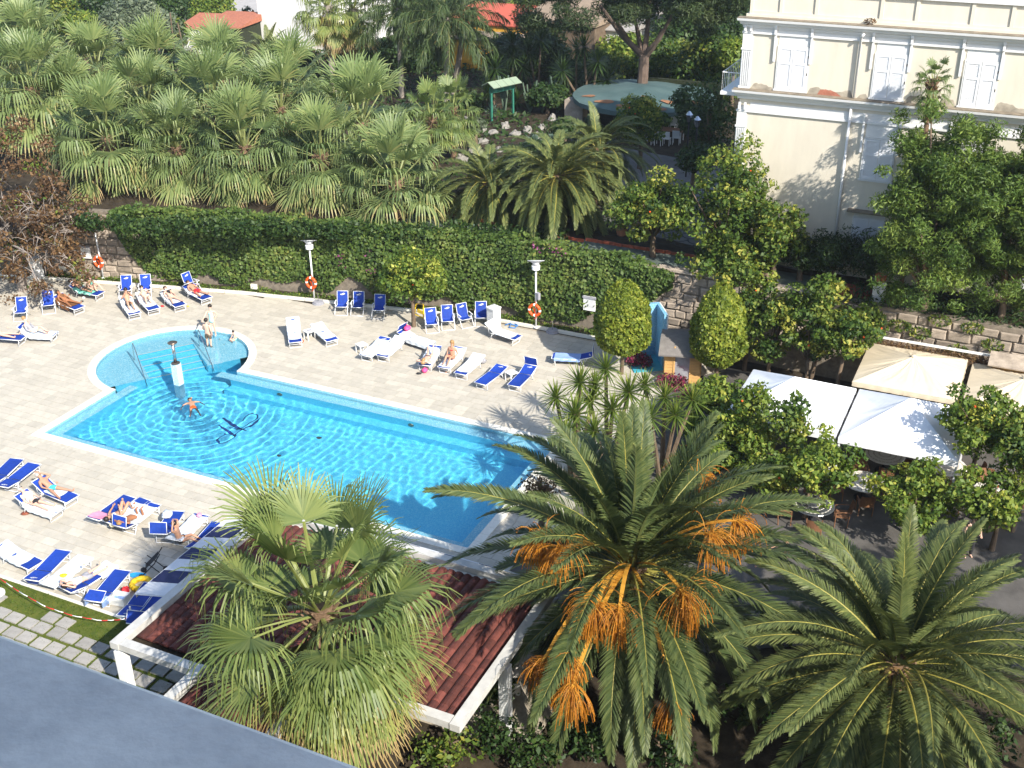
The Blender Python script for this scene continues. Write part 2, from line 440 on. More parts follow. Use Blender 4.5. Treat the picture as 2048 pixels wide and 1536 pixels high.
for sgn in (1, -1):
    p = cen + sd_*cuts[0] + sp_*1.35*sgn; q_ = cen + sd_*cuts[5] + sp_*1.35*sgn
    led.poly([(p.x, p.y, zs[0]), (q_.x, q_.y, zs[0]), (q_.x, q_.y, -1.3), (p.x, p.y, -1.3)])
c_ = cen + sd_*cuts[5]
for s0, s1, zt in ((-1.35, 1.35, zs[5]), (1.35, 2.9, zs[0]), (-2.9, -1.35, zs[0])):
    p, q_ = c_+sp_*s0, c_+sp_*s1
    steps.poly([(p.x, p.y, FZ), (q_.x, q_.y, FZ), (q_.x, q_.y, zt), (p.x, p.y, zt)])
ob_b = basin.build('basin', M['mosaic'], pool); ob_l = led.build('shelf', M['mosaic_pale'], pool)
ob_s = steps.build('step_flight', M['mosaic'], pool); ob_n = nose.build('step_edge', M['coping'], pool)
# coping stones
mb0 = MB(); mb0.box((0, 0, 0), (.49, CW, .07)); cop_me = mb0.mesh('coping_stone', M['coping'])
def coping(p, q_, nrm):
    p, q_ = Vector(p), Vector(q_); L = (q_-p).length; n = max(1, round(L/.5)); d = (q_-p)/n
    for i in range(n):
        c = p + d*(i+.5) + Vector(nrm)*CW/2
        put('coping_stone', cop_me, pool, (c.x, c.y, -.008+rng.uniform(0, .003)), math.atan2(d.y, d.x), sc=(d.length/.5, 1, 1))
coping((-20.36, 0), (.36, 0), (0, -1)); coping((0, 0), (0, 8.36), (1, 0))
coping((-20, 0), (-20, 4.30), (-1, 0)); coping((-16.12, 8), (0, 8), (0, 1))
t0_, t1_ = ang0 + .002, ang1 - .002; n = 44
for i in range(n):
    ta, tb = t0_+(t1_-t0_)*i/n, t0_+(t1_-t0_)*(i+1)/n - .004
    mb = MB(); P = []
    for z in (-.043, .0245):
        P += [(BC[0]+r*cos(t), BC[1]+r*sin(t), z) for r, t in ((BR, ta), (BR+CW, ta), (BR+CW, tb), (BR, tb))]
    b = mb._a(P)
    for f in ((4, 5, 6, 7), (0, 1, 5, 4), (1, 2, 6, 5), (2, 3, 7, 6), (3, 0, 4, 7)): mb.face([b+i_ for i_ in f])
    mb.build('coping_stone', M['coping'], pool)
# script letter laid in dark mosaic on the floor
logo = MB()
def stroke(pts, w0=.14, w1=.06):
    P = [Vector((p.x, p.y, 0)) for p in (at(x, y, -1.02) for x, y in pts)]
    # smooth
    Q = []
    for i in range(len(P)-1):
        p0, p1, p2, p3 = P[max(i-1, 0)], P[i], P[i+1], P[min(i+2, len(P)-1)]
        for k in range(6):
            t = k/6; Q.append(.5*((2*p1)+(p2-p0)*t+(2*p0-5*p1+4*p2-p3)*t*t+(3*p1-p0-3*p2+p3)*t**3))
    Q.append(P[-1]); n = len(Q)
    for i in range(n-1):
        d = (Q[i+1]-Q[i]).normalized(); s_ = Vector((-d.y, d.x, 0))
        wa = w1+(w0-w1)*sin(pi*i/(n-1)); wb = w1+(w0-w1)*sin(pi*(i+1)/(n-1)); z = Vector((0, 0, FZ+.006))
        logo.poly([Q[i]-s_*wa/2+z, Q[i+1]-s_*wb/2+z, Q[i+1]+s_*wb/2+z, Q[i]+s_*wa/2+z])
stroke([(448, 848), (462, 858), (476, 867), (494, 873)], .16, .04)
stroke([(438, 862), (452, 870), (466, 880), (470, 884)], .16, .04)
stroke([(470, 884), (486, 872), (506, 862), (525, 846)], .09, .04)
stroke([(460, 866), (478, 869), (499, 858), (514, 850), (516, 842), (506, 839), (492, 843), (487, 851), (489, 855)], .09, .04)
stroke([(470, 884), (459, 893), (446, 899), (438, 896), (440, 886), (450, 880), (458, 878)], .09, .04)
logo.build('floor_monogram', M['mosaic_dark'], pool)
mb = MB()
for px, py in ((700, 985), (640, 890), (560, 925)):
    p = at(px, py, -1.1); mb.lathe([(.1, 0), (.1, .012)], 10, (p.x, p.y, FZ))
    mb2 = MB(); mb2.lathe([(.1, 0), (.1, .012)], 10); mb2.build('floor_drain', M['bronze'], pool, loc=(p.x, p.y, FZ))
for x in (-13.4, -6.6):
    mb2 = MB(); mb2.M = Matrix.Translation((x, y1-a-.005, -.72)) @ Matrix.Rotation(pi/2, 4, 'X'); mb2.lathe([(.0, .03), (.13, .03), (.15, 0)], 14, cap=False); mb2.build('pool_light', M['bronze'], pool)

# water with real ripples
m, t, b = _nodes('pool_water'); t.nodes.remove(b)
gg = N(t, 'ShaderNodeBsdfGlass', IOR=1.33, Roughness=0.0); gg.inputs['Color'].default_value = (.90, .985, 1, 1)
t.links.new(gg.outputs[0], t.nodes['Material Output'].inputs[0]); M['water'] = m
def water_mesh():
    st = .04
    xs_ = np.arange(-23.2, 0.001, st); ys_ = np.arange(0.0, 11.3, st)
    X, Y = np.meshgrid(xs_, ys_, indexing='ij')
    inside = ((X >= PX0-st) & (Y <= PY1+st)) | ((X-BC[0])**2 + (Y-BC[1])**2 <= (BR+st*1.2)**2)
    Z = np.zeros_like(X)
    def ringw(cx, cy, lam, amp, dec, ph=0):
        r = np.hypot((X-cx), (Y-cy)); return amp*np.sin(2*pi*r/lam+ph)*np.exp(-r/dec)*np.clip(r/.6, 0, 1)
    wob = .35*np.sin(X*1.1+.7*np.sin(Y*.9))+.3*np.sin(Y*1.3+1.2*np.sin(X*.6))
    Z += ringw(-15.9+.12*wob, 4.6+.1*wob, .50, .0052, 5.5)
    Z += ringw(-15.0+.2*wob, 4.2, .37, .0030, 7, 1.0)
    Z += ringw(-17.6, 7.7, .42, .003, 2.0)
    Z += ringw(-19.5, 3.0, .33, .0012, 9, 2.0) + ringw(-9.0, 1.0, .41, .0012, 12, .5)
    g = np.random.default_rng(3)
    for k in range(34):
        th = g.uniform(-.5, 1.9) + (pi if g.random() < .25 else 0); lam = .24+.70*g.random()**1.5
        kx, ky = cos(th)*2*pi/lam, sin(th)*2*pi/lam
        env = .5+.5*np.sin(X*g.uniform(.15, .5)+Y*g.uniform(.2, .6)+g.uniform(0, 6))
        Z += .00095*lam**1.0*np.sin(kx*X+ky*Y+.9*wob+g.uniform(0, 6))*(.35+env)
    # calmer in the bay's shelf and behind the far edge
    calm = np.clip((8.3-Y)/2.2, .25, 1)*np.clip((X+20.6)/1.5+.3, .3, 1)
    Z *= calm
    idx = -np.ones(X.shape, dtype=np.int64)
    ii = np.nonzero(inside); idx[ii] = np.arange(len(ii[0]))
    V = np.stack([X[ii], Y[ii], Z[ii]+WZ], 1)
    A_, B_, C_, D_ = idx[:-1, :-1], idx[1:, :-1], idx[1:, 1:], idx[:-1, 1:]
    ok = (A_ >= 0) & (B_ >= 0) & (C_ >= 0) & (D_ >= 0)
    F = np.stack([A_[ok], B_[ok], C_[ok], D_[ok]], 1)
    me = bpy.data.meshes.new('water'); n = len(F)
    me.vertices.add(len(V)); me.vertices.foreach_set('co', V.astype(np.float32).ravel())
    me.loops.add(n*4); me.loops.foreach_set('vertex_index', F.astype(np.int32).ravel())
    me.polygons.add(n); me.polygons.foreach_set('loop_start', np.arange(0, n*4, 4, dtype=np.int32)); me.polygons.foreach_set('loop_total', np.full(n, 4, dtype=np.int32))
    me.polygons.foreach_set('use_smooth', np.ones(n, dtype=bool)); me.materials.append(M['water'])
    me.update(calc_edges=True); return me
water = tag(put('pool_water', water_mesh()), kind='structure')
if USE_MNEE:
    sl.cycles.is_caustics_light = True
    water.cycles.is_caustics_caster = True
    for o in (ob_b, ob_l, ob_s, ob_n): o.cycles.is_caustics_receiver = True
    for o in pool.children:
        if o.name.startswith(('floor', 'pool_l')): o.cycles.is_caustics_receiver = True
# ------------------------------------------------------------------ foliage tools
def rnd_unit(g, n):
    v = g.normal(size=(n, 3)); return v/np.linalg.norm(v, axis=1, keepdims=True)
def leaves_at(P, Nn, L, W, g, jit=.6, tone=None, fold=.12):
    n = len(P)
    Nn = Nn + g.normal(size=(n, 3))*jit; Nn /= np.linalg.norm(Nn, axis=1, keepdims=True)
    a = rnd_unit(g, n); a -= Nn*(a*Nn).sum(1, keepdims=True); a /= np.linalg.norm(a, axis=1, keepdims=True)+1e-9
    b = np.cross(Nn, a); s = .55+1.0*g.random((n, 1))**1.6
    l, w = a*L*s*.5, b*W*s*.5
    V = np.stack([P-l, P+w-Nn*fold*L*s, P+l, P-w-Nn*fold*L*s], 1)
    return V
def clump_cloud(g, lobes, nleaf, L, W, jit=.7, shell=.45, lean=.25):
    """lobes: list of (centre, radius, squash). Leaves sit in the outer part of many small clumps."""
    Ps, Ns, T = [], [], []
    for c, r, sq in lobes:
        n = int(nleaf*r*r)
        d = rnd_unit(g, n); rad = r*(1-shell*g.random((n, 1))**1.6)
        p = np.array(c) + d*rad*np.array([1, 1, sq])
        Ps.append(p); nn = d + np.array([0, 0, lean]); Ns.append(nn)
        T.append(np.clip(g.normal(.48, .2, n) + g.normal(0, .17), 0, 1))
    P, Nn, T = np.concatenate(Ps), np.concatenate(Ns), np.concatenate(T)
    return leaves_at(P, Nn, L, W, g, jit), T
def lobes_in(g, n, R_, H_, r0, r1, z0=0.0, hollow=.45, top=1.0):
    out = []
    for i in range(n):
        d = rnd_unit(g, 1)[0]; k = (hollow + (1-hollow)*g.random())
        r = g.uniform(r0, r1)
        c = d*np.array([max(.1, R_-r), max(.1, R_-r), max(.1, H_-r)])*k*g.uniform(.8, 1.18)
        out.append(((c[0], c[1], z0+c[2]), r, g.uniform(.65, .95)))
    return out
GR = dict(
    orange=[(0, (.020, .05, .008)), (.45, (.075, .13, .018)), (.8, (.18, .22, .035)), (1, (.36, .34, .06))],
    ivy=[(0, (.025, .055, .010)), (.5, (.075, .125, .022)), (.9, (.14, .18, .04)), (1, (.20, .22, .05))],
    acacia=[(0, (.03, .065, .010)), (.5, (.085, .145, .024)), (1, (.20, .26, .05))],
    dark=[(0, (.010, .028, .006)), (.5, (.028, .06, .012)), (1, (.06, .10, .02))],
    bright=[(0, (.03, .07, .01)), (.45, (.10, .16, .02)), (.8, (.22, .27, .04)), (1, (.40, .40, .07))],
    olive=[(0, (.05, .07, .035)), (.5, (.10, .13, .075)), (1, (.18, .21, .13))],
    brown=[(0, (.045, .028, .014)), (.35, (.12, .065, .03)), (.7, (.20, .12, .05)), (.9, (.12, .13, .03)), (1, (.20, .20, .05))],
    pine=[(0, (.014, .030, .010)), (.5, (.035, .060, .018)), (1, (.075, .10, .035))],
    topiary=[(0, (.035, .07, .008)), (.45, (.14, .19, .02)), (.8, (.27, .30, .04)), (1, (.40, .40, .06))],
    fan=[(0, (.045, .075, .024)), (.35, (.12, .175, .058)), (.62, (.235, .285, .10)), (.82, (.38, .32, .13)), (1, (.42, .30, .15))],
    fan2=[(0, (.035, .07, .016)), (.35, (.11, .16, .042)), (.62, (.22, .26, .075)), (.82, (.30, .30, .08)), (1, (.36, .26, .11))],
    date=[(0, (.016, .036, .012)), (.45, (.058, .088, .030)), (.75, (.15, .175, .055)), (.9, (.30, .28, .08)), (1, (.46, .38, .04))],
    queen=[(0, (.02, .042, .012)), (.5, (.06, .095, .03)), (.9, (.13, .15, .05)), (1, (.2, .17, .07))],
    yucca=[(0, (.03, .06, .01)), (.5, (.09, .14, .02)), (.85, (.20, .23, .04)), (1, (.32, .30, .08))],
    strand=[(0, (.20, .075, .012)), (.5, (.50, .21, .018)), (1, (.62, .34, .05))],
    flower=[(0, (.08, .01, .03)), (.5, (.25, .03, .08)), (1, (.05, .09, .02))],
    agave=[(0, (.05, .09, .06)), (1, (.16, .23, .17))],
)
for k, r in GR.items():
    M['leaf_'+k] = leafmat('foliage_'+k, r, rough=.5 if k in ('date', 'fan', 'fan2', 'queen') else .55, trans=.3 if k in ('orange','topiary','bright','fan','fan2','yucca') else .22, spec=.5 if k in ('fan', 'fan2') else .32)

# ------------------------------------------------------------------ broadleaf trees
def trunk_mesh(g, h, r, limbs, name='trunk', m=None, spread=1.0, lean=(0, 0), sides=7):
    mb = MB(); top = Vector((lean[0], lean[1], h))
    mid = top*.5 + Vector((g.normal()*.06, g.normal()*.06, 0))*h*.5
    mb.tube([(0, 0, -.15), (0, 0, .02), mid, top], [r*1.35, r*1.15, r*.9, r*.75], sides)
    for c in limbs:
        c = Vector(c); m_ = top + (c-top)*.5 + Vector((0, 0, .12*spread))
        mb.tube([top-Vector((0, 0, .1)), m_, c], [r*.55, r*.36, r*.14], 5)
    return mb.mesh(name, m or M['bark'], True)
def broad_tree(name, label, cat, loc, h, R_, H_, zc, kind, nl=16, r0=.35, r1=.6, nleaf=420, L=.16, W=.085, seed=1, group=None, tr=.1, fruits=0, lean=(0, 0), extra=None, shell=.45, jit=.7, bare=False):
    g = np.random.default_rng(seed)
    t = thing(name, label, cat, loc, 0, group)
    lob = lobes_in(g, nl, R_, H_, r0, r1, zc)
    if extra: lob += extra
    tm = trunk_mesh(g, h, tr, [l[0] for l in lob[:9]], lean=lean)
    put('trunk', tm, t)
    V, T = clump_cloud(g, lob, nleaf, L, W, jit, shell)
    put('crown', quads_mesh('crown', V, M['leaf_'+kind], T), t)
    for i in range(fruits):
        c, r, _ = lob[g.integers(len(lob))]; d = rnd_unit(g, 1)[0]; d[1] = -abs(d[1])
        mb = MB(); mb.ball((0, 0, 0), .045, 7, 5); put('orange_fruit', mb.mesh('orange_fruit', M['orange'], True), t, tuple(np.array(c)+d*r*1.02))
    return t

# ------------------------------------------------------------------ palms
def fan_leaf(th, pet, rad, g, nseg=34, droop=.55, spanz=105, dry=0.0, tw=.0, base_tone=.35, wid=1.0):
    """One fan leaf, petiole starting at the origin and rising at angle th in the XZ plane."""
    d = np.array([cos(th), 0, sin(th)]); up = np.array([-sin(th), 0, cos(th)]); side = np.array([0, 1, 0])
    sag = np.array([0, 0, -1.0])
    h = d*pet + sag*pet*.10*max(0, cos(th))
    Q, T = [], []
    # petiole
    pw = .022*pet
    b0 = [np.zeros(3), h*.5-sag*pet*.02, h]
    for i in range(2):
        for sg in (1, -1):
            s0, s1 = side*pw*(1.6 if i == 0 else 1.1), side*pw*(1.1 if i == 0 else .8)
            off = up*pw*.7
            Q.append([b0[i]-off*.5, b0[i]+s0*sg, b0[i+1]+s1*sg, b0[i+1]-off*.5]); T.append(.66)
            Q.append([b0[i]+off, b0[i]+s0*sg, b0[i+1]+s1*sg, b0[i+1]+off]); T.append(.66)
    dphi = 2*R(spanz)/nseg
    tip_dir = -.35   # costa bends down
    for k in range(nseg):
        ph = -R(spanz) + dphi*(k+.5)
        rr = rad*(1 - .28*(abs(ph)/R(spanz))**2)*g.uniform(.92, 1.05)
        dir0 = d*cos(ph) + side*sin(ph)
        cup = up*(.22*abs(sin(ph)) - .10)
        dirv = dir0 + cup; dirv /= np.linalg.norm(dirv)
        lat = -d*sin(ph) + side*cos(ph)
        rs = [.03, .52, .78, 1.0]; ws = [.03, .52*dphi*.56*wid, .52*dphi*.40*wid, .004]
        pts, lats = [], []
        dr = droop*g.uniform(.35, 1.4)*rad*(1 if g.random() < .8 else 1.9)
        for r_, w_ in zip(rs, ws):
            p = h + dirv*rr*r_ + up*(.018*rad*(1 if k % 2 else -1) if r_ == .52 else 0)
            e = max(0, r_-.55)/.45
            p = p + sag*dr*(e**1.7)*(.25+.75*abs(dirv[2]*-.2+1-abs(dirv[2])*.55)) - dirv*dr*.30*e**2*(1 if dirv[2] > -.5 else .2)
            pts.append(p); lats.append(lat*w_*rr)
        tt = base_tone + g.normal(0, .09)
        tones = [tt+.06, tt, tt+.08+dry*.35, tt+.16+dry*.8]
        for i in range(3):
            Q.append([pts[i]-lats[i], pts[i]+lats[i], pts[i+1]+lats[i+1], pts[i+1]-lats[i+1]])
            T.append(min(1, max(0, (tones[i]+tones[i+1])/2 if i else tones[0])))
    return np.array(Q), np.array(T)
def fan_set(pet, rad, seed, mat_, nseg=34, droop=.55, wid=1.0, angs=(82, 66, 50, 33, 15, -5, -26, -48, -66), tone0=.34):
    g = np.random.default_rng(seed); out = []
    for a in angs:
        for v in range(3):
            dry = 0 if a > -5 else (.25 if a > -30 else .75 + .2*v)
            bt = tone0 + g.normal(0, .06) + (.05 if a > 40 else 0) + (.05 if a < -20 else 0)
            sp = 88 if a > 40 else (112 if a > -10 else 68); dk = .5 if a > 40 else (1 if a > -10 else .35)
            Q, T = fan_leaf(R(a), pet*g.uniform(.85, 1.2)*(1.22 if a > 40 else 1), rad*(1.0 if a > -10 else 1.05)*g.uniform(.88, 1.12), g, max(14, int(nseg*sp/105)), droop*dk*g.uniform(.7, 1.3), spanz=sp, dry=dry, base_tone=bt, wid=wid)
            out.append((a, quads_mesh('fan_frond', Q, mat_, T)))
    return out
def fan_palm(label, loc, h, fset, n=34, seed=1, group=None, tr=.2, lo=-62, hi=84, sc=1.0, name='fan_palm', dead=0, trunkmat='palmtrunk', lean=(0, 0), skirt=0):
    g = np.random.default_rng(seed)
    t = thing(name, label, 'palm tree', loc, 0, group)
    mb = MB(); prof = []
    nz = max(6, int(h/.25))
    pts = [(lean[0]*(i/nz)**1.5, lean[1]*(i/nz)**1.5, -.2 + (h+.2)*i/nz) for i in range(nz+1)]
    mb.tube(pts, [tr*(1.25-.25*min(1, i/3))*(1 + .10*((i % 2)*2-1))*(1.15 if i > nz-3 else 1) for i in range(nz+1)], 9)
    # old leaf bases under the crown
    for i in range(26):
        a = i*2.4; z = h - .1 - .9*g.random()
        p = Vector((cos(a)*tr*1.0+lean[0], sin(a)*tr*1.0+lean[1], z)); q_ = p + Vector((cos(a)*.22, sin(a)*.22, .28))
        mb.tube([p, q_], [.05, .03], 4)
    put('trunk', mb.mesh('trunk', M[trunkmat]), t)
    angs = sorted({a for a, _ in fset})
    for i in range(n):
        k = (i+.5)/n; a = hi + (lo-hi)*k**.85 + g.normal(0, 5)
        az = i*2.39996 + g.normal(0, .15)
        aa = min(angs, key=lambda x: abs(x-a)); ms = [m for x, m in fset if x == aa]
        o = put('frond', ms[g.integers(len(ms))], t, (lean[0]+cos(az)*tr*.5, lean[1]+sin(az)*tr*.5, h - .55*k), az, R((aa-a)*.5)*1, 0, sc*g.uniform(.9, 1.08))
    return t
def date_frond(th0, L, g, bend=60, nl=80, ll=.52, lw=.036, vee=35, droop=.25, base_tone=.42, plum=0.0, bare=.1):
    n = 14; P = [np.zeros(3)]; th = th0; D = []
    for i in range(n):
        th = th0 - R(bend)*((i+1)/n)**1.4
        d = np.array([cos(th), 0, sin(th)]); D.append(d); P.append(P[-1]+d*L/n)
    D.append(D[-1]); P = np.array(P); D = np.array(D); side = np.array([0, 1, 0])
    Q, T = [], []
    for i in range(n):
        w0, w1 = .045*(1-i/n)**.8+.008, .045*(1-(i+1)/n)**.8+.008
        u0 = np.array([-D[i][2], 0, D[i][0]]); u1 = np.array([-D[i+1][2], 0, D[i+1][0]])
        Q.append([P[i]-side*w0, P[i]+u0*w0*.6, P[i+1]+u1*w1*.6, P[i+1]-side*w1]); T.append(.93)
        Q.append([P[i]+side*w0, P[i]+u0*w0*.6, P[i+1]+u1*w1*.6, P[i+1]+side*w1]); T.append(.93)
        Q.append([P[i]-side*w0, P[i]+side*w0, P[i+1]+side*w1, P[i+1]-side*w1]); T.append(.75)
    for k in range(nl):
        s = bare + (1-bare)*(k+.5)/nl; f = s*n; i = min(n-1, int(f)); p = P[i]+(P[i+1]-P[i])*(f-i); d = D[i]
        up = np.array([-d[2], 0, d[0]])
        prof = min(1, .35+(s-bare)*4.5)*(1 - .72*max(0, (s-.55)/.45)**1.6)
        for sg in (1, -1):
            l = ll*prof*g.uniform(.9, 1.08); al = R(62-30*s) + g.normal(0, .035)
            ve = R(vee)*g.choice([1, .7] if plum == 0 else [1, -.6]) + g.normal(0, .07+plum)
            dr = d*cos(al) + (side*sg*cos(ve) + up*sin(ve))*sin(al)
            dr /= np.linalg.norm(dr)
            wv = np.cross(dr, np.cross(side*sg, d) if plum == 0 else rnd_unit(g, 1)[0]); wv /= np.linalg.norm(wv)+1e-9
            wv = up*.5*g.uniform(.6, 1.1) + d*1.0 if plum == 0 else wv
            wv = wv - dr*(wv@dr); wv /= np.linalg.norm(wv)+1e-9
            m_ = p + dr*l*.5 + np.array([0, 0, -1])*droop*l*.18; e = p + dr*l*(1-.12*droop) + np.array([0, 0, -1])*droop*l*.8
            tn = base_tone + g.normal(0, .07) + .2*max(0, s-.75)
            Q.append([p-wv*lw*.3, p+wv*lw*.3, m_+wv*lw*.5, m_-wv*lw*.5]); T.append(tn)
            Q.append([m_-wv*lw*.5, m_+wv*lw*.5, e+wv*.004, e-wv*.004]); T.append(tn+.06)
    return np.array(Q), np.clip(np.array(T), 0, 1)
def date_set(L, seed, mat_, angs=(86, 74, 60, 45, 30, 14, -4, -22, -40), nv=2, bk=1.0, **kw):
    g = np.random.default_rng(seed); out = []
    for a in angs:
        for v in range(nv):
            bend = ({86: 22, 74: 42}.get(a, 62 if a > 20 else 48) + g.uniform(-8, 8))*bk
            Q, T = date_frond(R(a), L*{86: .70, 74: .78, 60: .88}.get(a, 1.0)*g.uniform(.93, 1.05), g, bend=bend, **kw)
            out.append((a, quads_mesh('feather_frond', Q, mat_, T)))
    return out
def date_palm(label, loc, h, dset, n=60, seed=1, group=None, tr=.38, lo=-38, hi=87, sc=1.0, name='date_palm', trunkmat='palmtrunk', lean=(0, 0), pw=.9, gap=None):
    g = np.random.default_rng(seed)
    t = thing(name, label, 'palm tree', loc, 0, group)
    mb = MB(); nz = max(6, int(h/.3))
    mb.tube([(lean[0]*i/nz, lean[1]*i/nz, -.2+(h+.2)*i/nz) for i in range(nz+1)], [tr*(1.2 if i == 0 else 1)*(1+.05*((i % 2)*2-1)) for i in range(nz+1)], 11)
    if tr > .2:
        for i in range(70):
            a = i*2.39996; z = h*(.15+.85*i/70)
            p = Vector((cos(a)*tr*.9+lean[0]*z/h, sin(a)*tr*.9+lean[1]*z/h, z)); q_ = p + Vector((cos(a)*.14, sin(a)*.14, .16))
            mb.tube([p, q_], [.09, .05], 4)
    put('trunk', mb.mesh('trunk', M[trunkmat]), t)
    angs = sorted({a for a, _ in dset})
    for i in range(n):
        k = (i+.5)/n; a = hi + (lo-hi)*k**pw + g.normal(0, 4)
        az = i*2.39996 + g.normal(0, .12)
        aa = min(angs, key=lambda x: abs(x-a)); ms = [m for x, m in dset if x == aa]
        if gap and -12 < a < 62 and cos(az-gap) > .2 and g.random() < .42: continue
        put('frond', ms[g.integers(len(ms))], t, (lean[0]+cos(az)*tr*.6, lean[1]+sin(az)*tr*.6, h+.1-.5*k), az, R((aa-a)*.6), g.normal(0, .12), sc*g.uniform(.9, 1.06))
    return t
def date_cluster(seed, end, ns=84, rad=.6, tone0=.5):
    """Orange fruit stalk: a flat arching stem to the given end and a tassel of thin hanging strands."""
    g = np.random.default_rng(seed); Q, T = [], []
    e = np.array(end, dtype=float); m_ = e*.5 + np.array([0, 0, .30*np.linalg.norm(e[:2])])
    pts = [2*t*(1-t)*m_ + t*t*e for t in np.linspace(0, 1, 8)]
    d = e - pts[-2]; d /= np.linalg.norm(d); side = np.cross(d, [0, 0, 1.0]); side /= np.linalg.norm(side)+1e-9
    for i in range(7):
        for dz in (0, .03):
            z = np.array([0, 0, dz]); w0 = .055 if i < 6 else .04; Q.append([pts[i]-side*w0+z, pts[i]+side*w0+z, pts[i+1]+side*w0*.9+z, pts[i+1]-side*w0*.9+z]); T.append(.85)
    for k in range(ns):
        a = g.uniform(0, 2*pi); sp = g.uniform(.1, 1.75)
        up = np.cross(side, d); v = d*cos(sp) + (side*cos(a)+up*sin(a))*sin(sp)
        l = rad*g.uniform(.8, 1.3); pp = [e - d*g.uniform(0, .30)]
        for i in range(6):
            v = v/np.linalg.norm(v) + np.array([0, 0, -.26-.07*i]); pp.append(pp[-1] + v/np.linalg.norm(v)*l/6*1.5)
        w = rnd_unit(g, 1)[0]; w = np.cross(w, v); w *= .0085/(np.linalg.norm(w)+1e-9); w2 = np.cross(w, v/np.linalg.norm(v))
        tn = np.clip(tone0+g.normal(0, .2), 0, 1)
        for i in range(6):
            for ww in (w, w2):
                Q.append([pp[i]-ww, pp[i]+ww, pp[i+1]+ww, pp[i+1]-ww]); T.append(tn*(1-.07*i))
            if i > 1:
                c = pp[i+1] + rnd_unit(g, 1)[0]*.02; s1, s2 = rnd_unit(g, 1)[0]*.02, rnd_unit(g, 1)[0]*.02
                Q.append([c-s1, c-s2, c+s1, c+s2]); T.append(tn*.6)
    return quads_mesh('fruit_tassel', np.array(Q), M['leaf_strand'], np.array(T))
def sword_head(seed, n=70, L=.75, w=.045, lo=-45):
    g = np.random.default_rng(seed); Q, T = [], []
    for k in range(n):
        a = k*2.39996; el = R(88 + (lo-88)*(k/n)**.9); d = np.array([cos(a)*cos(el), sin(a)*cos(el), sin(el)])
        lat = np.array([-sin(a), cos(a), 0]); l = L*g.uniform(.8, 1.1)*(.75+.25*min(1, k/20)); sag = np.array([0, 0, -1])*l*.10*cos(el)
        p0, p1, p2 = d*.04, d*l*.55+sag*.4, d*l+sag; tn = np.clip(.45+g.normal(0, .14)-(.12 if k > n*.8 else 0), 0, 1)
        Q.append([p0-lat*w*.5, p0+lat*w*.5, p1+lat*w*.5, p1-lat*w*.5]); T.append(tn)
        Q.append([p1-lat*w*.5, p1+lat*w*.5, p2+lat*.002, p2-lat*.002]); T.append(min(1, tn+.2))
    return np.array(Q), np.array(T)
YUC = []
for s in range(3):
    Q, T = sword_head(s+40); YUC.append(quads_mesh('rosette', Q, M['leaf_yucca'], T))
Q, T = sword_head(50, 90, .9, .05, -60); YUC_DARK = quads_mesh('rosette', Q, M['leaf_dark'], T)
def yucca(label, loc, heads, group=None, dark=False, seed=1, sc=1.0):
    g = np.random.default_rng(seed)
    t = thing('yucca_plant', label, 'yucca', loc, 0, group); mb = MB()
    for x, y, z in heads:
        mb.tube([(x*.15, y*.15, -.1), (x*.55, y*.55, z*.5), (x, y, z)], [.11, .085, .07], 6)
    put('trunk', mb.mesh('trunk', M['bark']), t)
    for i, (x, y, z) in enumerate(heads):
        put('rosette', YUC_DARK if dark else YUC[i % 3], t, (x, y, z), g.uniform(0, 6), R(g.normal(0, 8)), 0, sc*g.uniform(.85, 1.15))
    return t
# ------------------------------------------------------------------ terrace, garden wall, hedge
mb = MB()
pts = [wall_pt(x, -.35)[0] for x in (-74, -33, -22, -8, 0, 39.9)]
mb.poly([(-200, 6, TZ)] + [(p.x, p.y, TZ) for p in pts] + [(200, 17, TZ), (200, 300, TZ), (-200, 300, TZ)])
tag(mb.build('garden_ground', M['soil']), kind='structure')
wall = thing('garden_wall', 'tall rough tuff retaining wall between pool deck and palm garden', 'wall')
for (xa, xb) in ((-74.9, -33), (-33, -22), (-22, -8), (-8, 0), (0, 39.9)):
    a, _ = wall_pt(xa + .001); b, an = wall_pt(xb - .001)
    c = (a+b)/2; L = (b-a).length
    mb = MB(); mb.box((0, .22, TZ/2+.04), (L, .42, TZ+.12)); mb.build('wall_core', M['mortar'], wall, loc=(c.x, c.y, 0), rz=an)
st_me = []
for k in range(10):
    g = np.random.default_rng(200+k); mb = MB(); mb.tone = g.uniform(0, 1)
    j = lambda s=.03: g.uniform(-s, s)
    f = [(-.5+.03+j(), 0, .0+.04+j()), (.5-.03+j(), 0, .04+j()), (.5-.03+j(), 0, .96+j()), (-.5+.03+j(), 0, .96+j())]
    pr = [(p[0]*.86, -.09+j(.03), (p[2]-.5)*.84+.5) for p in f]
    b = mb._a(f+pr)
    for q_ in ((4, 5, 6, 7), (0, 1, 5, 4), (1, 2, 6, 5), (2, 3, 7, 6), (3, 0, 4, 7)): mb.face([b+i for i in q_])
    st_me.append(mb.mesh('stone', M['stone']))
g = np.random.default_rng(5); cnt = 0
for xa, xb, zlo in ((-35.0, -26.6, .1), (.4, 17.6, .5)):
    z = TZ; r = 0
    while z > zlo:
        hh = .41*g.uniform(.62, 1.25); z -= hh
        x = xa - g.uniform(0, .5)
        while x < xb:
            L = g.uniform(.38, 1.02)
            if cnt < 298:
                p, an = wall_pt(x+L/2, .005)
                put('stone', st_me[g.integers(10)], wall, (p.x, p.y, z+g.uniform(-.025, .025)), an, 0, g.normal(0, .02), (L, g.uniform(.3, 1.3), hh*g.uniform(.85, 1.0))); cnt += 1
            x += L
mb = MB()
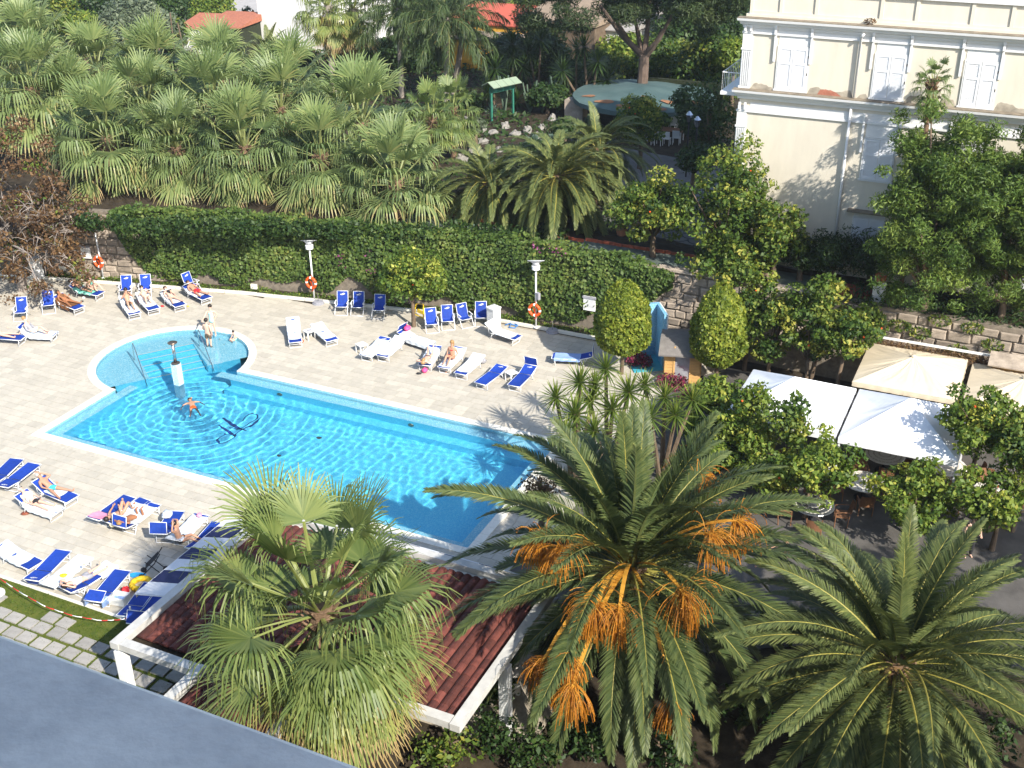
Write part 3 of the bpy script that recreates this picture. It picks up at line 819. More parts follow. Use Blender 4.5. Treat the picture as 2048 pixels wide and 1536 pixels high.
for i in range(46):
    x = .8 + i*.8
    p, an = wall_pt(min(39, x)); mb.M = Matrix.Translation((p.x, p.y+.18, TZ+.13)) @ Matrix.Rotation(an, 4, 'Z')
    if 8.2 < x: continue
    mb.box((0, 0, 0), (.78, .5, .10), g.normal(0, .01))
mb.M = None
if mb.v: mb.build('wall_coping', M['stone'], wall)

def ivy_cloud(x0, x1, zb, zt, n, seed, off=.3, top=.9):
    g = np.random.default_rng(seed); P, Nn = [], []
    for i in range(n):
        x = g.uniform(x0, x1); z0, z1 = zb(x), zt(x)
        an = wall_pt(x)[1]; nx, ny = sin(an), -cos(an)
        if g.random() < (z1-z0)/((z1-z0)+top*1.2):
            z = z0 + (z1-z0)*g.random(); bul = off + .07*sin(x*1.7+1.3*sin(z*1.9)) + .05*sin(z*2.3+x*.8) + .06*g.normal()
            bul *= min(1, .35+(z-z0)*1.2)
            p = wall_pt(x, max(.05, bul))[0]; P.append((p.x, p.y, z)); Nn.append((nx, ny, .55))
        else:
            d = g.random()*top*1.15 - top; p = wall_pt(x, d+off)[0]
            P.append((p.x, p.y, z1 + .10*sin(x*2.1+d*3) + .06*g.normal())); Nn.append((nx*.3, ny*.3, 1))
    return np.array(P), np.array(Nn), g
zb = lambda x: max(.25, .45 + .55*sin(x*.55+.6)*sin(x*.9) + .25*sin(x*2.3) + (1.5 if x < -27.2 else 0)*(-27.2-x)*.9 + max(0, (x+5.0))*.14 + max(0, x+1)*.5)
zt = lambda x: TZ + .42 + .05*sin(x*.8) - max(0, x+1.5)*.2 - max(0, -27.5-x)*.3
P, Nn, g = ivy_cloud(-28.9, 1.3, zb, zt, 30000, 31)
V = leaves_at(P, Nn, .17, .12, g, .5)
T = np.clip(g.normal(.5, .2, len(P)) + .13*np.sin(P[:, 0]*.9+1.5*np.sin(P[:, 2]*1.4)) + .10*np.sin(P[:, 0]*3.1+P[:, 2]*2.2), 0, 1)
fl = (g.random(len(P)) < .003); 
hd = thing('ivy_hedge', 'long dense dark green ivy hedge covering the tall garden wall behind the deck chairs', 'hedge')
put('foliage', quads_mesh('foliage', V, M['leaf_ivy'], T), hd)
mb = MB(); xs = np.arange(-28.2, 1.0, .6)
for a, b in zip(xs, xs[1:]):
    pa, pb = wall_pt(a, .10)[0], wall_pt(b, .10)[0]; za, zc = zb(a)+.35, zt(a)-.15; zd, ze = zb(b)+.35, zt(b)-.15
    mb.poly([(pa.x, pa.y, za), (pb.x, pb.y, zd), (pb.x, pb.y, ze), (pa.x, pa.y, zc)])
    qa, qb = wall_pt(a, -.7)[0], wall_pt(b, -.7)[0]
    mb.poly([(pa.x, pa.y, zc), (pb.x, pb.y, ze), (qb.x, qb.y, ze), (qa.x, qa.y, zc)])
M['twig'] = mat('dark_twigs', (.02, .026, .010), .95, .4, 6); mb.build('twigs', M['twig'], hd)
bq, bt = [], []
g = np.random.default_rng(77)
pts = []
for px, py, s, z in ((675, 530, 8, 2.3), (735, 545, 6, 2.0), (663, 522, 5, 2.5), (1080, 497, 14, 4.3), (1120, 505, 10, 4.2), (1065, 490, 8, 4.3), (728, 512, 4, 2.8)):
    for k in range(int(s*1.3)):
        p = at(px+g.normal()*s, py+g.normal()*s*.5, z); x_ = p.x
        if z < 4: w_ = wall_pt(x_, .62)[0]; p = Vector((x_, w_.y, z+g.normal()*.15))
        pts.append(tuple(p))
P = np.array(pts); V = leaves_at(P, np.tile([0, -.6, .7], (len(P), 1)), .12, .09, g, .5)
put('blossom', quads_mesh('blossom', V, leafmat('bougainvillea', [(0, (.12, .02, .07)), (1, (.26, .05, .16))]), g.random(len(P))), hd)
# low plants along the foot of the wall
g = np.random.default_rng(12); P = []
for i in range(5200):
    x = g.uniform(-36, 1.5); p = wall_pt(x, g.uniform(.12, .66))[0]; P.append((p.x, p.y, .05+.26*g.random()*(.5+.5*sin(x*1.7))))
P = np.array(P); V = leaves_at(P, np.tile([0, -.4, .8], (len(P), 1)), .12, .06, g, .8)
tag(put('ground_cover', quads_mesh('ground_cover', V, M['leaf_bright'], np.clip(g.normal(.35, .2, len(P)), 0, 1))), kind='stuff')

# garden path behind the hedge, brick edging, rockery
strip_poly('garden_path', [(-14, 19.9), (-8, 19.2), (-4, 19.2), (1.5, 19.3), (8, 19.3), (8, 20.9), (1.5, 21.0), (-4, 21.2), (-9, 21.3), (-14, 21.6)], TZ+.012, M['greenpath'])
ed = thing('brick_edging', None, None); ed['kind'] = 'structure'
mb0 = MB(); mb0.box((0, 0, .06), (.3, .12, .16)); bme = mb0.mesh('brick', M['brick'])
for i in range(46):
    x = -12.6+i*.32; y = 21.35 - .11*(x+9) if x < -4 else 21.05-.02*(x+4)
    put('brick', bme, ed, (x, y+rng.uniform(-.015, .015), TZ+rng.uniform(-.02, .02)), -.08+rng.uniform(-.05, .05))
strip_poly('paved_court', [(-6, 24), (6.4, 21.3), (6.4, 30), (-2, 36), (-12, 38), (-9, 30)], TZ+.02, M['path'])
# dark scallop outlines in the court paving
M['darkline'] = mat('dark_pebble', (.03, .03, .03), .9, .2, 20)
mb = MB()
for r in range(9):
    for k in range(12):
        c = Vector((-6.5+k*1.0+(.5 if r % 2 else 0), 22.6+r*.62, TZ+.024))
        if c.x > 5.5: continue
        for i in range(8):
            a, b = pi+pi*i/8, pi+pi*(i+1)/8
            mb.poly([c+Vector((cos(t)*rr, sin(t)*rr, 0)) for t, rr in ((a, .46), (b, .46), (b, .54), (a, .54))])
tag(mb.build('scallop_inlay', M['darkline']), kind='structure')
g = np.random.default_rng(8)
M['rock'] = mat('pale_rock', (.24, .225, .20), .9, .25, 3, .6, 12)
rock_me = []
for k in range(6):
    mb = MB(); mb.ball((0, 0, 0), 1, 7, 5); mb.v = [tuple(np.array(v_)*(1+g.uniform(-.3, .3))) for v_ in mb.v]; rock_me.append(mb.mesh('boulder', M['rock']))
ROCKS = [(930,240),(962,262),(985,266),(1030,268),(1055,262),(1085,255),(1105,236),(1075,272),(965,284),(905,298),(925,318),(1010,252),(945,300),(1000,300),(890,290)]
for i, (px, py) in enumerate(ROCKS):
    p = at(px, py, TZ+.1)
    o = put('boulder', rock_me[i % 6], None, p, g.uniform(0, 6), 0, 0, (g.uniform(.24, .5), g.uniform(.22, .42), g.uniform(.16, .34)))
    tag(o, ['boulder at the grove side behind the notice board', 'boulder below the small green fan palm', 'pale boulder beside the notice board post', 'boulder right in front of the notice board', 'boulder under the far eave of the notice board', 'boulder before the column cacti', 'boulder at the foot of the tallest cactus', 'boulder between two agaves', 'flat boulder near the grove side', 'boulder at the foot of the feathery palm', 'boulder hidden by medium date palm fronds', 'boulder behind the near notice board post', 'low boulder between fan palm and date palm', 'boulder above the medium date palm crown', 'outermost boulder of the rockery by the grove'][i], 'rock', 'boulders of the rockery')

# ------------------------------------------------------------------ villa
VX, VY, VZ = 6.44, 21.63, 3.6
M['cream'] = mat('cream_render', (.63, .575, .47), .85, .075, 1.6, .2, 25, .2, stretch=(1, 1, .28), detail=9)
M['villawhite'] = mat('villa_white', (.68, .68, .67), .6, .03, 2)
M['shutter'] = mat('white_shutter', (.70, .71, .73), .55, .02, 3)
M['grime'] = mat('grimy_ledge', (.20, .165, .12), .95, .35, 3.5, .5, 25)
M['stain'] = mat('stained_render', (.34, .30, .235), .95, .35, 2.5, .3, 20)
M['redstain'] = mat('bare_brick_patch', (.36, .14, .09), .95, .3, 6, .4, 20)
villa = thing('villa', 'cream villa with white shutters, fluted corner pilaster and two broad grey cornices', 'building', (VX, VY, VZ))
def vb(name, m, boxes, parent=villa, loc=None):
    mb = MB()
    for a, b in boxes: mb.box2(a, b)
    return mb.build(name, m, parent, loc=loc)
Z = lambda z: z - VZ
vb('wall', M['cream'], [((-3.5, 0, Z(3.2)), (24, 9, Z(15.0)))])
vb('attic_wall', M['cream'], [((-3.3, .1, Z(15.0)), (24, 9, Z(15.98)))])
vb('upper_wall', M['cream'], [((-1, 1.6, Z(15.98)), (24, 9, Z(20)))])
vb('attic_ledge', M['villawhite'], [((-3.38, -.02, Z(15.98)), (24, 1.58, Z(16.05)))])
for x in (-3.3, -2.02, -.52, 2.15, 3.56, 5.7, 7.2, 9.4, 10.9):
    vb('attic_rib', M['cream'], [((x-.07, .04, Z(15.0)), (x+.07, .098, Z(15.98)))])
vb('attic_band', M['cream'], [((-3.3, .035, Z(15.0)), (24, .09, Z(15.13)))])
def cornice(z, x0):
    mb = MB(); prof = [(0, -.42), (-.10, -.42), (-.14, -.30), (-.24, -.25), (-.30, -.12), (-.40, -.10), (-.42, 0), (0, .0)]
    n = len(prof); b = mb._a([(x0-.0+p[0]*.7, p[0], Z(z)+p[1]) for p in prof] + [(24, p[0], Z(z)+p[1]) for p in prof])
    for i in range(n-1): mb.face((b+i, b+i+1, b+n+i+1, b+n+i))
    mb.face([b+n-1-i for i in range(n)]); mb.build('cornice', M['villawhite'], villa)
    vb('cornice_top', M['grime'], [((x0-.27, -.41, Z(z)+.003), (24, -.002, Z(z)+.035))])
cornice(14.86, -3.5); cornice(11.78, -3.5)
for z in (14.28, 10.86):
    vb('frieze', M['villawhite'], [((-3.56, -.03, Z(z)), (24, -.002, Z(z)+.17)), ])
    vb('string_course', M['villawhite'], [((-3.60, -.085, Z(z)-.09), (24, -.002, Z(z)+.0))])
    vb('frieze_panel', M['villawhite'], [((-3.0, -.018, Z(z)+.17), (24, -.002, Z(z)+.34))])
def pilaster(z0, z1):
    p = vb('pilaster', M['villawhite'], [((-3.56, -.06, Z(z0)), (-3.12, -.002, Z(z1)))])
    mb = MB()
    for i in range(5): mb.box2((-3.53+i*.085, -.10, Z(z0)+.12), (-3.495+i*.085, -.058, Z(z1)-.75))
    mb.box2((-3.60, -.10, Z(z1)-.70), (-3.09, -.055, Z(z1)-.62))
    mb.box2((-3.60, -.09, Z(z0)), (-3.09, -.061, Z(z0)+.10))
    mb.build('fluting', M['villawhite'], p)
pilaster(11.82, 14.19); pilaster(5, 10.77)
def brackets(s, z, long):
    vb('bracket', M['villawhite'], [((s-.05, -.16, Z(z)-.05), (s+.05, -.088, Z(z)+.34)), ((s-.06, -.22, Z(z)+.22), (s+.06, -.16, Z(z)+.36)), ((s-.045, -.10, Z(z)-long), (s+.045, -.003, Z(z)-.095))])
for zz, ss in ((14.28, (-3.45, -3.2)), (10.86, (-3.45, -3.2))):
    for s in ss: vb('bracket', M['villawhite'], [((s-.05, -.16, Z(zz)+.02), (s+.05, -.088, Z(zz)+.34))])
def window(s0, s1, z0, z1, ztop, sill=True):
    w_ = vb('window', M['villawhite'], [((s0-.02, -.02, Z(z1)+.06), (s1+.02, -.003, Z(ztop))), ((s0-.10, -.07, Z(z0)-.07), (s1+.10, -.004, Z(z0))),
        ((s0-.05, -.05, Z(z0)), (s0, -.004, Z(z1)+.05)), ((s1, -.05, Z(z0)), (s1+.05, -.004, Z(z1)+.05)), ((s0, -.05, Z(z1)), (s1, -.004, Z(z1)+.05))])
    m_ = (s0+s1)/2
    for a, b in ((s0+.01, m_-.008), (m_+.008, s1-.01)):
        mb = MB(); h = z1-z0
        y0_, y1_ = -.062, -.02
        mb.box2((a, y0_, Z(z0)+.01), (a+.09, y1_, Z(z1)-.01)); mb.box2((b-.09, y0_, Z(z0)+.01), (b, y1_, Z(z1)-.01))
        for zz in (Z(z0)+.01, Z(z0)+h*.60, Z(z1)-.10): mb.box2((a+.09, y0_, zz), (b-.09, y1_, zz+.09+(.05 if zz < Z(z0)+.1 else 0)))
        n = int(h/.06)
        for i in range(n):
            zz = Z(z0)+.05+(h-.1)*(i+.5)/n; mb.box(((a+b)/2, -.035, zz), (b-a-.18, .012, .062), rx=R(14))
        mb.box2((a+.09, -.016, Z(z0)+.02), (b-.09, -.006, Z(z1)-.02))
        mb.build('shutter', M['shutter'], w_)
    for zz in (.3, .62): vb('hinge', M['bronze'], [((s1+.012, -.075, Z(z0)+(z1-z0)*zz*1.25), (s1+.04, -.051, Z(z0)+(z1-z0)*zz*1.25+.10))], w_)
    return w_
W_ = [(-1.94, -.66), (2.17, 3.44), (5.75, 7.0), (9.5, 10.78)]
for s0, s1 in W_:
    window(s0, s1, 11.90, 13.72, 14.18); brackets(s0-.18, 14.28, 1.2); brackets(s1+.10, 14.28, 1.2)
for s0, s1 in ((2.17, 3.44), (5.75, 7.0), (9.5, 10.78)):
    window(s0, s1, 8.32, 10.12, 10.76); brackets(s0-.14, 10.86, 1.35); brackets(s1+.12, 10.86, 1.35)
    window(s0-.05, s1, 4.3, 6.55, 6.72)
    vb('window_hood', M['grime'], [((s0-.35, -.4, Z(6.86)), (s1+.2, -.003, Z(6.93)))])
for s0, s1 in ((6.0, 7.2), (9.6, 10.8)):
    window(s0, s1, 16.1, 18.0, 18.3).location = (0, 1.6, 0)
mb = MB(); mb.tube([(1.62, -.36, Z(14.55)), (1.52, -.3, Z(14.42)), (1.48, -.12, Z(14.35)), (1.48, -.12, Z(11.85))], .055, 8); mb.build('downpipe', M['villawhite'], villa, True)
mb = MB(); mb.tube([(1.42, -.13, Z(11.40)), (1.42, -.13, Z(4.0))], .06, 8); mb.build('downpipe', M['villawhite'], villa, True)
# weathered band at the foot of the upper storey
g = np.random.default_rng(4)
def stain(x0, x1, zb_, hmax, m, y=-.0035):
    mb = MB(); n = int((x1-x0)/.12)+2; hs = [hmax*(.55+.3*sin(i*.5)+.25*g.random()) for i in range(n)]; hs[0] = hs[-1] = .02
    for i in range(n-1):
        a, b = x0+(x1-x0)*i/(n-1), x0+(x1-x0)*(i+1)/(n-1)
        mb.poly([(a, y, Z(zb_)), (b, y, Z(zb_)), (b, y, Z(zb_)+hs[i+1]), (a, y, Z(zb_)+hs[i])])
    mb.build('weather_stain', m, villa)
stain(-3.05, -2.02, 11.815, .26, M['stain']); stain(-.55, 1.4, 11.815, .30, M['stain']); stain(1.6, 2.05, 11.815, .2, M['stain']); stain(3.55, 5.6, 11.815, .3, M['stain']); stain(7.1, 9.3, 11.815, .36, M['stain'])
stain(-.1, .9, 11.815, .26, M['redstain'], -.007)
mb = MB(); mb.tube([(1.9, -.2, Z(14.9)), (1.7, -.22, Z(15.02))], .05, 5)
P = rnd_unit(g, 60)*np.array([.25, .1, .12]) + np.array([1.75, -.15, Z(15.03)])
put('dry_weed', quads_mesh('dry_weed', leaves_at(P, rnd_unit(g, 60), .12, .05, g, .5), M['leaf_brown'], g.random(60)*.5), villa)
bal = vb('balcony', M['villawhite'], [((-4.5, .3, Z(11.35)), (-3.53, 4.5, Z(11.5)))])
mb = MB()
for i in range(14): mb.tube([(-4.45, .35+i*.3, Z(11.5)), (-4.45, .35+i*.3, Z(12.35))], .012, 4)
for i in range(4): mb.tube([(-4.45+i*.28, .35, Z(11.5)), (-4.45+i*.28, .35, Z(12.35))], .012, 4)
mb.tube([(-3.55, .35, Z(12.35)), (-4.45, .35, Z(12.35)), (-4.45, 4.4, Z(12.35))], .025, 5); mb.build('railing', M['villawhite'], bal)

# ------------------------------------------------------------------ hotel behind the camera, with the marble window ledge
hotel = thing('hotel', 'grey marble window ledge of the hotel the picture was taken from', 'building', (16, -30.3, 0))
mb = MB(); mb.box2((-22, -9, 0), (26, 0, 22.3)); mb.box2((-22, -9, 22.3), (-3.2, 0, 27.6)); mb.box2((3.2, -9, 22.3), (26, 0, 27.6)); mb.box2((-3.2, -9, 26.2), (3.2, 0, 27.6)); mb.box2((-3.2, -9, 22.3), (3.2, -3, 26.2))
mb.build('wall', M['cream'], hotel)
mb = MB(); n = 1
mb.box2((-3.15, -.4, 23.12), (3.15, 1.308, 23.196)); ob = mb.build('window_ledge', M['marble'], hotel)
bv = ob.modifiers.new('bevel', 'BEVEL'); bv.width = .006; bv.segments = 2

# ------------------------------------------------------------------ lawn and its stepping slabs
strip_poly('lawn', [(-70, -8.12), (-5.2, -8.12), (-4.6, -20), (-70, -20)], .0, M['grass'])
mb = MB(); mb.box2((-70, -8.14, -.02), (-5.0, -8.02, .02)); tag(mb.build('lawn_edge', M['coping']), kind='structure')
g = np.random.default_rng(15)
n = 15000; P = np.stack([g.uniform(-17, -4.6, n), g.uniform(-13.5, -8.15, n), np.full(n, .03)], 1)
V = leaves_at(P, np.stack([g.normal(size=n), g.normal(size=n), np.zeros(n)], 1), .09, .016, g, .1)
tag(put('grass_blades', quads_mesh('grass_blades', V, M['leaf_bright'], np.clip(g.normal(.3, .2, n), 0, 1))), kind='stuff')
M['slab'] = mat('pebbled_slab', (.33, .31, .28), .9, .12, 6, .6, 120, objrand=.14)
ps = thing('stepping_slabs', None, None); ps['kind'] = 'structure'
mb0 = MB(); mb0.box((0, 0, .0), (.50, .44, .09)); sme = mb0.mesh('slab', M['slab'])
k = 0
for i in range(26):
    for j in range(7):
        x = -17.2 + i*.575 + (.10 if j % 2 else 0) + (i//2)*.06; y = -9.05 - j*.505 - (j//2)*.07
        if j == 0 and i % 5 in (0, 3, 4): continue
        if x > -4.9: continue
        put('slab', sme, ps, (x+rng.uniform(-.02, .02), y+rng.uniform(-.02, .02), rng.uniform(0, .012)), rng.uniform(-.03, .03))
mb = MB(); mb.lathe([(.36, 0), (.36, .05), (.30, .08)], 24); p = at(-12, 1190, 0)
single('drain_cover', mb, M['white'], 'round white cover lying in the lawn beside the stepping slabs', 'cover', loc=p)

# ------------------------------------------------------------------ bar pergola with tiled roof
PZ = 2.72
perg = thing('bar_pergola', 'poolside bar pergola with dark red tiled roof and broad white edge beams', 'pergola', (0, 0, 0))
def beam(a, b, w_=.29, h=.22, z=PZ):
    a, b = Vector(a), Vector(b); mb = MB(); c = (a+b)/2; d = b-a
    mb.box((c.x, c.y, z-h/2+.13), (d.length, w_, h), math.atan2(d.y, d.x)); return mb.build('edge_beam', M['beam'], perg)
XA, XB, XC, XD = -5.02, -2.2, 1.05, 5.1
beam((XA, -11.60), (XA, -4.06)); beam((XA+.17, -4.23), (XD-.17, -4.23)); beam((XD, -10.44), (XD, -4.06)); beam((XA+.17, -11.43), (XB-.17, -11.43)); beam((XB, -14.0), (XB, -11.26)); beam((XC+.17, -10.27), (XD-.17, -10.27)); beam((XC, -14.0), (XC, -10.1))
bar_in = MB()
bar_in.poly([(XA, -11.3, PZ-.24), (XB, -11.3, PZ-.24), (XB, -4.3, PZ-.24), (XA, -4.3, PZ-.24)]); bar_in.poly([(XB, -14, PZ-.24), (XC, -14, PZ-.24), (XC, -4.3, PZ-.24), (XB, -4.3, PZ-.24)]); bar_in.poly([(XC, -10.2, PZ-.24), (XD, -10.2, PZ-.24), (XD, -4.3, PZ-.24), (XC, -4.3, PZ-.24)])
bar_in.build('ceiling', M['soil'], perg)
tl = []
for k in range(4):
    mb = MB(); mb.tone = k/3
    for i in range(5):
        a, b = pi*(i)/5, pi*(i+1)/5
        mb.poly([(cos(a)*.13, -.22, sin(a)*.085), (cos(b)*.13, -.22, sin(b)*.085), (cos(b)*.12, .22, sin(b)*.075), (cos(a)*.12, .22, sin(a)*.075)])
    mb.poly([(cos(pi*i/5)*.13, -.22, sin(pi*i/5)*.085) for i in range(6)])
    mb.poly([(-.17, -.2, .004), (-.09, -.2, .004), (-.09, .2, .004), (-.17, .2, .004)])
    tl.append(mb)
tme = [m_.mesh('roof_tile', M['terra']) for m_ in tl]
tt = []
for i in range(38):
    for j in range(24):
        x, y = XA+.32+i*.285, -13.9+j*.40
        okk = (x < XB-.25 and y > -11.1) or (XB+.2 < x < XC-.2) or (x > XC+.2 and y > -10.0 and x < XD-.25)
        if okk and y < -4.5: tt.append((x, y))
tt.sort(key=lambda p: (abs(p[0]+3.2)*.9 + abs(p[1]+7.5)*.6 if p[0] < -.5 else 5+abs(p[0]-1)+abs(p[1]+6)*.9))
slope = lambda x, y: PZ - .13 + .06*(1-abs(y+8)/6) + ((y*2.5) % 1)*.008
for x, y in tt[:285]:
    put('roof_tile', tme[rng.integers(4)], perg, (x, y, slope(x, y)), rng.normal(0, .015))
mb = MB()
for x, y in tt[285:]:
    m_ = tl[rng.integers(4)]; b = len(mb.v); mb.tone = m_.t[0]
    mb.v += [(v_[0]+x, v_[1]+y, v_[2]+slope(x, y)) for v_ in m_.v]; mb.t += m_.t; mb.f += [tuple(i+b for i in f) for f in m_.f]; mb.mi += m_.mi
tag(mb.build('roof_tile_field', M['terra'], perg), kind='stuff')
for x, y in ((XA, -11.4), (XA, -7.9), (XA, -4.3), (-1.4, -4.3), (2.4, -4.3), (XD, -4.3), (XD, -7.5), (XB, -12.9)):
    mb = MB(); mb.box2((x-.14, y-.14, -.0), (x+.14, y+.14, PZ-.25)); mb.build('post', M['white'], perg)
M['stripe_w'] = mat('awning_white', (.62, .62, .64), .85, .05, 6); M['stripe_b'] = mat('awning_navy', (.016, .022, .085), .85, .1, 6)
def awning(a, b, out, label, n, z0=2.5, z1=2.12, start=0):
    a, b, out = Vector(a), Vector(b), Vector(out); aw = thing('awning', label, 'awning', (a.x, a.y, 0), 0, None)
    d = (b-a)/n
    for k in range(n):
        p, q_ = d*k, d*(k+1); mb = MB(); e = d.normalized()*.004
        P4 = [(*(p+e), z0), (*(q_-e), z0), (*(q_-e+out), z1), (*(p+e+out), z1)]
        mb.poly(P4); mb.poly([(x, y, z-.012) for x, y, z in reversed(P4)]); mb.poly([P4[3], P4[2], (P4[2][0], P4[2][1], z1-.16), (P4[3][0], P4[3][1], z1-.16)])
        mb.build('stripe_panel', M['stripe_b' if (k+start) % 2 else 'stripe_w'], aw)
    mb = MB(); mb.tube([(*out, z1-.02), (*(b-a+out), z1-.02)], .025, 6)
    for k in (0, n): mb.tube([(*(d*k), z0-.03), (*(d*k+out), z1-.03)], .018, 5)
    mb.build('front_bar', M['frame'], aw); return aw
awning((XA-.20, -4.3), (XA-.20, -8.9), (-1.55, 0, ), 'blue and white striped awning folded out towards the sunbathers by the lawn', 7)
awning((-3.6, -4.02), (5.0, -4.02), (0, .85), 'blue and white striped awning over the bar front at the pool edge', 12, start=1)
ct = thing('bar_counter', 'bar counter under the tiled pergola roof', 'counter', (1.0, -6.0, 0))
mb = MB(); mb.box2((-4.2, 0, 0), (3.8, .12, 1.05)); mb.build('front', M['white'], ct); mb = MB(); mb.box2((-4.3, -.4, 1.05), (3.9, .3, 1.1)); mb.build('worktop', M['marble'], ct)
for k, (x, y) in enumerate(((-3.7, -13.0),)):
    t = thing('blue_table', 'blue topped table standing in the open corner of the pergola', 'table', (x, y, 0))
    mb = MB(); mb.box2((-.65, -.5, .7), (.65, .5, .74)); mb.build('tabletop', mat('blue_board', (.02, .09, .30), .5), t)
    for a in (-.58, .58):
        for b in (-.43, .43): mb = MB(); mb.box2((a-.03, b-.03, 0), (a+.03, b+.03, .7)); mb.build('leg', M['frame'], t)

# ------------------------------------------------------------------ patio, tents and parasols
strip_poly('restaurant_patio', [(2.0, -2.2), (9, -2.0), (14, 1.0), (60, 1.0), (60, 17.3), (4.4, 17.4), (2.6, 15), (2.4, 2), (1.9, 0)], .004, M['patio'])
M['tentw'] = mat('white_canvas', (.80, .81, .83), .8, .03, 2, .12, 14, .2); M['tentb'] = mat('beige_canvas', (.62, .53, .39), .85, .04, 2, .12, 14, .2)
def canopy(name, label, cat, cx, cy, half, ze, zp, m, val=.22, rz=0, group=None, legs=True, pieces=4, sag=.12, pole=False):
    t = thing(name, label, cat, (cx, cy, 0), rz, group)
    cor = [(-half, -half), (half, -half), (half, half), (-half, half)]
    pts = []
    for k in range(4):
        a, b = Vector(cor[k]), Vector(cor[(k+1) % 4])
        pts.append(a)
        if pieces == 8: pts.append((a+b)/2)
    n = len(pts); g = np.random.default_rng(int(cx*10))
    for k in range(n):
        a, b = pts[k], pts[(k+1) % n]; mb = MB(); ph = g.uniform(0, 6)
        def fn(u_, v_):
            e = a.lerp(b, u_)*v_; w_ = sin(pi*u_)*sin(pi*v_)
            wr = .010*sin(u_*31+v_*17+ph)*sin(v_*9+ph) + .008*sin((u_-v_)*47+2*ph)
            return (e.x, e.y, zp + (ze-zp)*v_ - sag*w_*(.7+.3*sin(u_*14+v_*5+ph)) + wr*min(1, 5*u_*(1-u_))*min(1, 6*v_*(1-v_)))
        mb.grid(fn, 30, 22)
        mb.build('canopy_panel', m, t, True)
        mb = MB(); d = (b-a).normalized(); nn = Vector((d.y, -d.x))*.012
        def fv(u_, v_):
            e = a.lerp(b, u_) + nn*(1+.8*sin(u_*25+ph)*v_); return (e.x, e.y, ze - val*v_)
        mb.grid(fv, 24, 1); mb.build('valance', m, t, True)
    if legs:
        for x, y in cor:
            mb = MB(); mb.box2((x*.975-.035, y*.975-.035, 0), (x*.975+.035, y*.975+.035, ze-.03)); mb.build('pole', M['frame'], t)
    if pole:
        mb = MB(); mb.tube([(0, 0, 0), (0, 0, zp-.02)], .05, 8); mb.build('mast', mat('varnished_wood', (.28, .13, .05), .4), t)
        mb = MB(); mb.lathe([(.10, 0), (.09, .05), (.02, .09)], 8, (0, 0, zp-.01)); mb.build('finial', m, t)
        mb = MB(); mb.box2((-.4, -.4, 0), (.4, .4, .1)); mb.build('base', M['stone'], t)
    return t
canopy('gazebo_tent', 'white gazebo tent with plain pitched canopy, partly behind the orange trees', 'gazebo', 8.64, 11.22, 2.09, 2.3, 3.38, M['tentw'])
canopy('gazebo_tent', 'white gazebo tent with tree shadow across its canopy', 'gazebo', 12.98, 11.2, 2.12, 2.3, 3.4, M['tentw'])
canopy('patio_parasol', 'large square beige parasol between stone wall and white tents', 'parasol', 12.5, 15.62, 2.0, 2.42, 3.05, M['tentb'], .2, 0, None, False, 8, .05, True)
canopy('patio_parasol', 'large square beige parasol at the picture edge with brown bow on top', 'parasol', 16.75, 15.5, 2.05, 2.35, 3.0, M['tentb'], .2, 0, None, False, 8, .05, True)
# lean-to roofing and small wooden shed by the wall
sh = thing('garden_shed', 'low ochre shed with plank roof built against the stone wall', 'shed', (17.2, 17.25, 0))
mb = MB(); mb.box2((-1.7, -.35, 0), (3, .3, 2.75)); mb.build('wall', mat('ochre_boards', (.55, .33, .11), .7, .1, 8), sh)
mb = MB(); mb.box((.6, -.1, 2.85), (5, 1.1, .06), 0, 0, R(8)); mb.build('roof', M['stone'], sh)
bh = thing('reed_roof', 'ragged strip of dry reeds with white top edge along the wall', 'roof', (12.9, 17.72, 0))
g = np.random.default_rng(44); n = 1500
P = np.stack([g.uniform(-2.2, 2.6, n), g.uniform(-.35, .1, n), 2.5+g.normal(0, .06, n)], 1); P[:, 2] += P[:, 1]*.5
put('reeds', quads_mesh('reeds', leaves_at(P, np.tile([0, -.5, .8], (n, 1)), .22, .03, g, .5), M['leaf_brown'], g.random(n)*.8), bh)
mb = MB(); mb.box((.2, .12, 2.66), (4.9, .16, .05)); mb.build('top_edge', M['white'], bh); mb = MB(); mb.box((.2, -.1, 2.3), (4.7, .4, .06)); mb.build('batten', M['bark'], bh)

# ------------------------------------------------------------------ shower wall and wooden kiosk
shw = thing('pool_shower', 'blue mosaic shower stall with tall tiled walls beside the rounded topiary tree', 'shower', (.80, 17.45, 0), R(34))
M['showerblue'] = mosaic('shower_mosaic', (.16, .40, .60), (.21, .47, .68), (.34, .56, .73))
mb = MB(); mb.box2((-1.0, -.06, 0), (.10, .14, 2.62)); mb.build('back_wall', M['showerblue'], shw)
mb = MB(); mb.box2((.102, -1.3, 0), (.24, .14, 2.62)); mb.build('side_wall', M['showerblue'], shw)
mb = MB(); mb.box2((.241, -1.3, 0), (.30, .14, 2.60)); mb.build('side_edge', M['white'], shw)
mb = MB(); mb.box2((-1.3, -1.7, .0), (.10, -.06, .05)); mb.build('shower_tray', mat('tray_blue', (.06, .36, .46), .4, .1, 6), shw)
mb = MB(); mb.tube([(-.4, -.12, .1), (-.4, -.12, 2.2), (-.4, -.4, 2.25)], .025, 6); mb.lathe([(.02, 0), (.09, -.04)], 10, (-.4, -.4, 2.25)); mb.build('shower_head', M['steel'], shw)
ksk = thing('changing_hut', 'small honey coloured plank changing hut with curved grey roof', 'hut', (2.75, 15.95, 0), R(14))
M['honey'] = mat('honey_planks', (.56, .33, .12), .6, .1, 5, .2, 40, objrand=.08, stretch=(.4, 1, 4)); M['roofgrey'] = mat('grey_felt', (.17, .155, .14), .9, .15, 5, .3, 60)
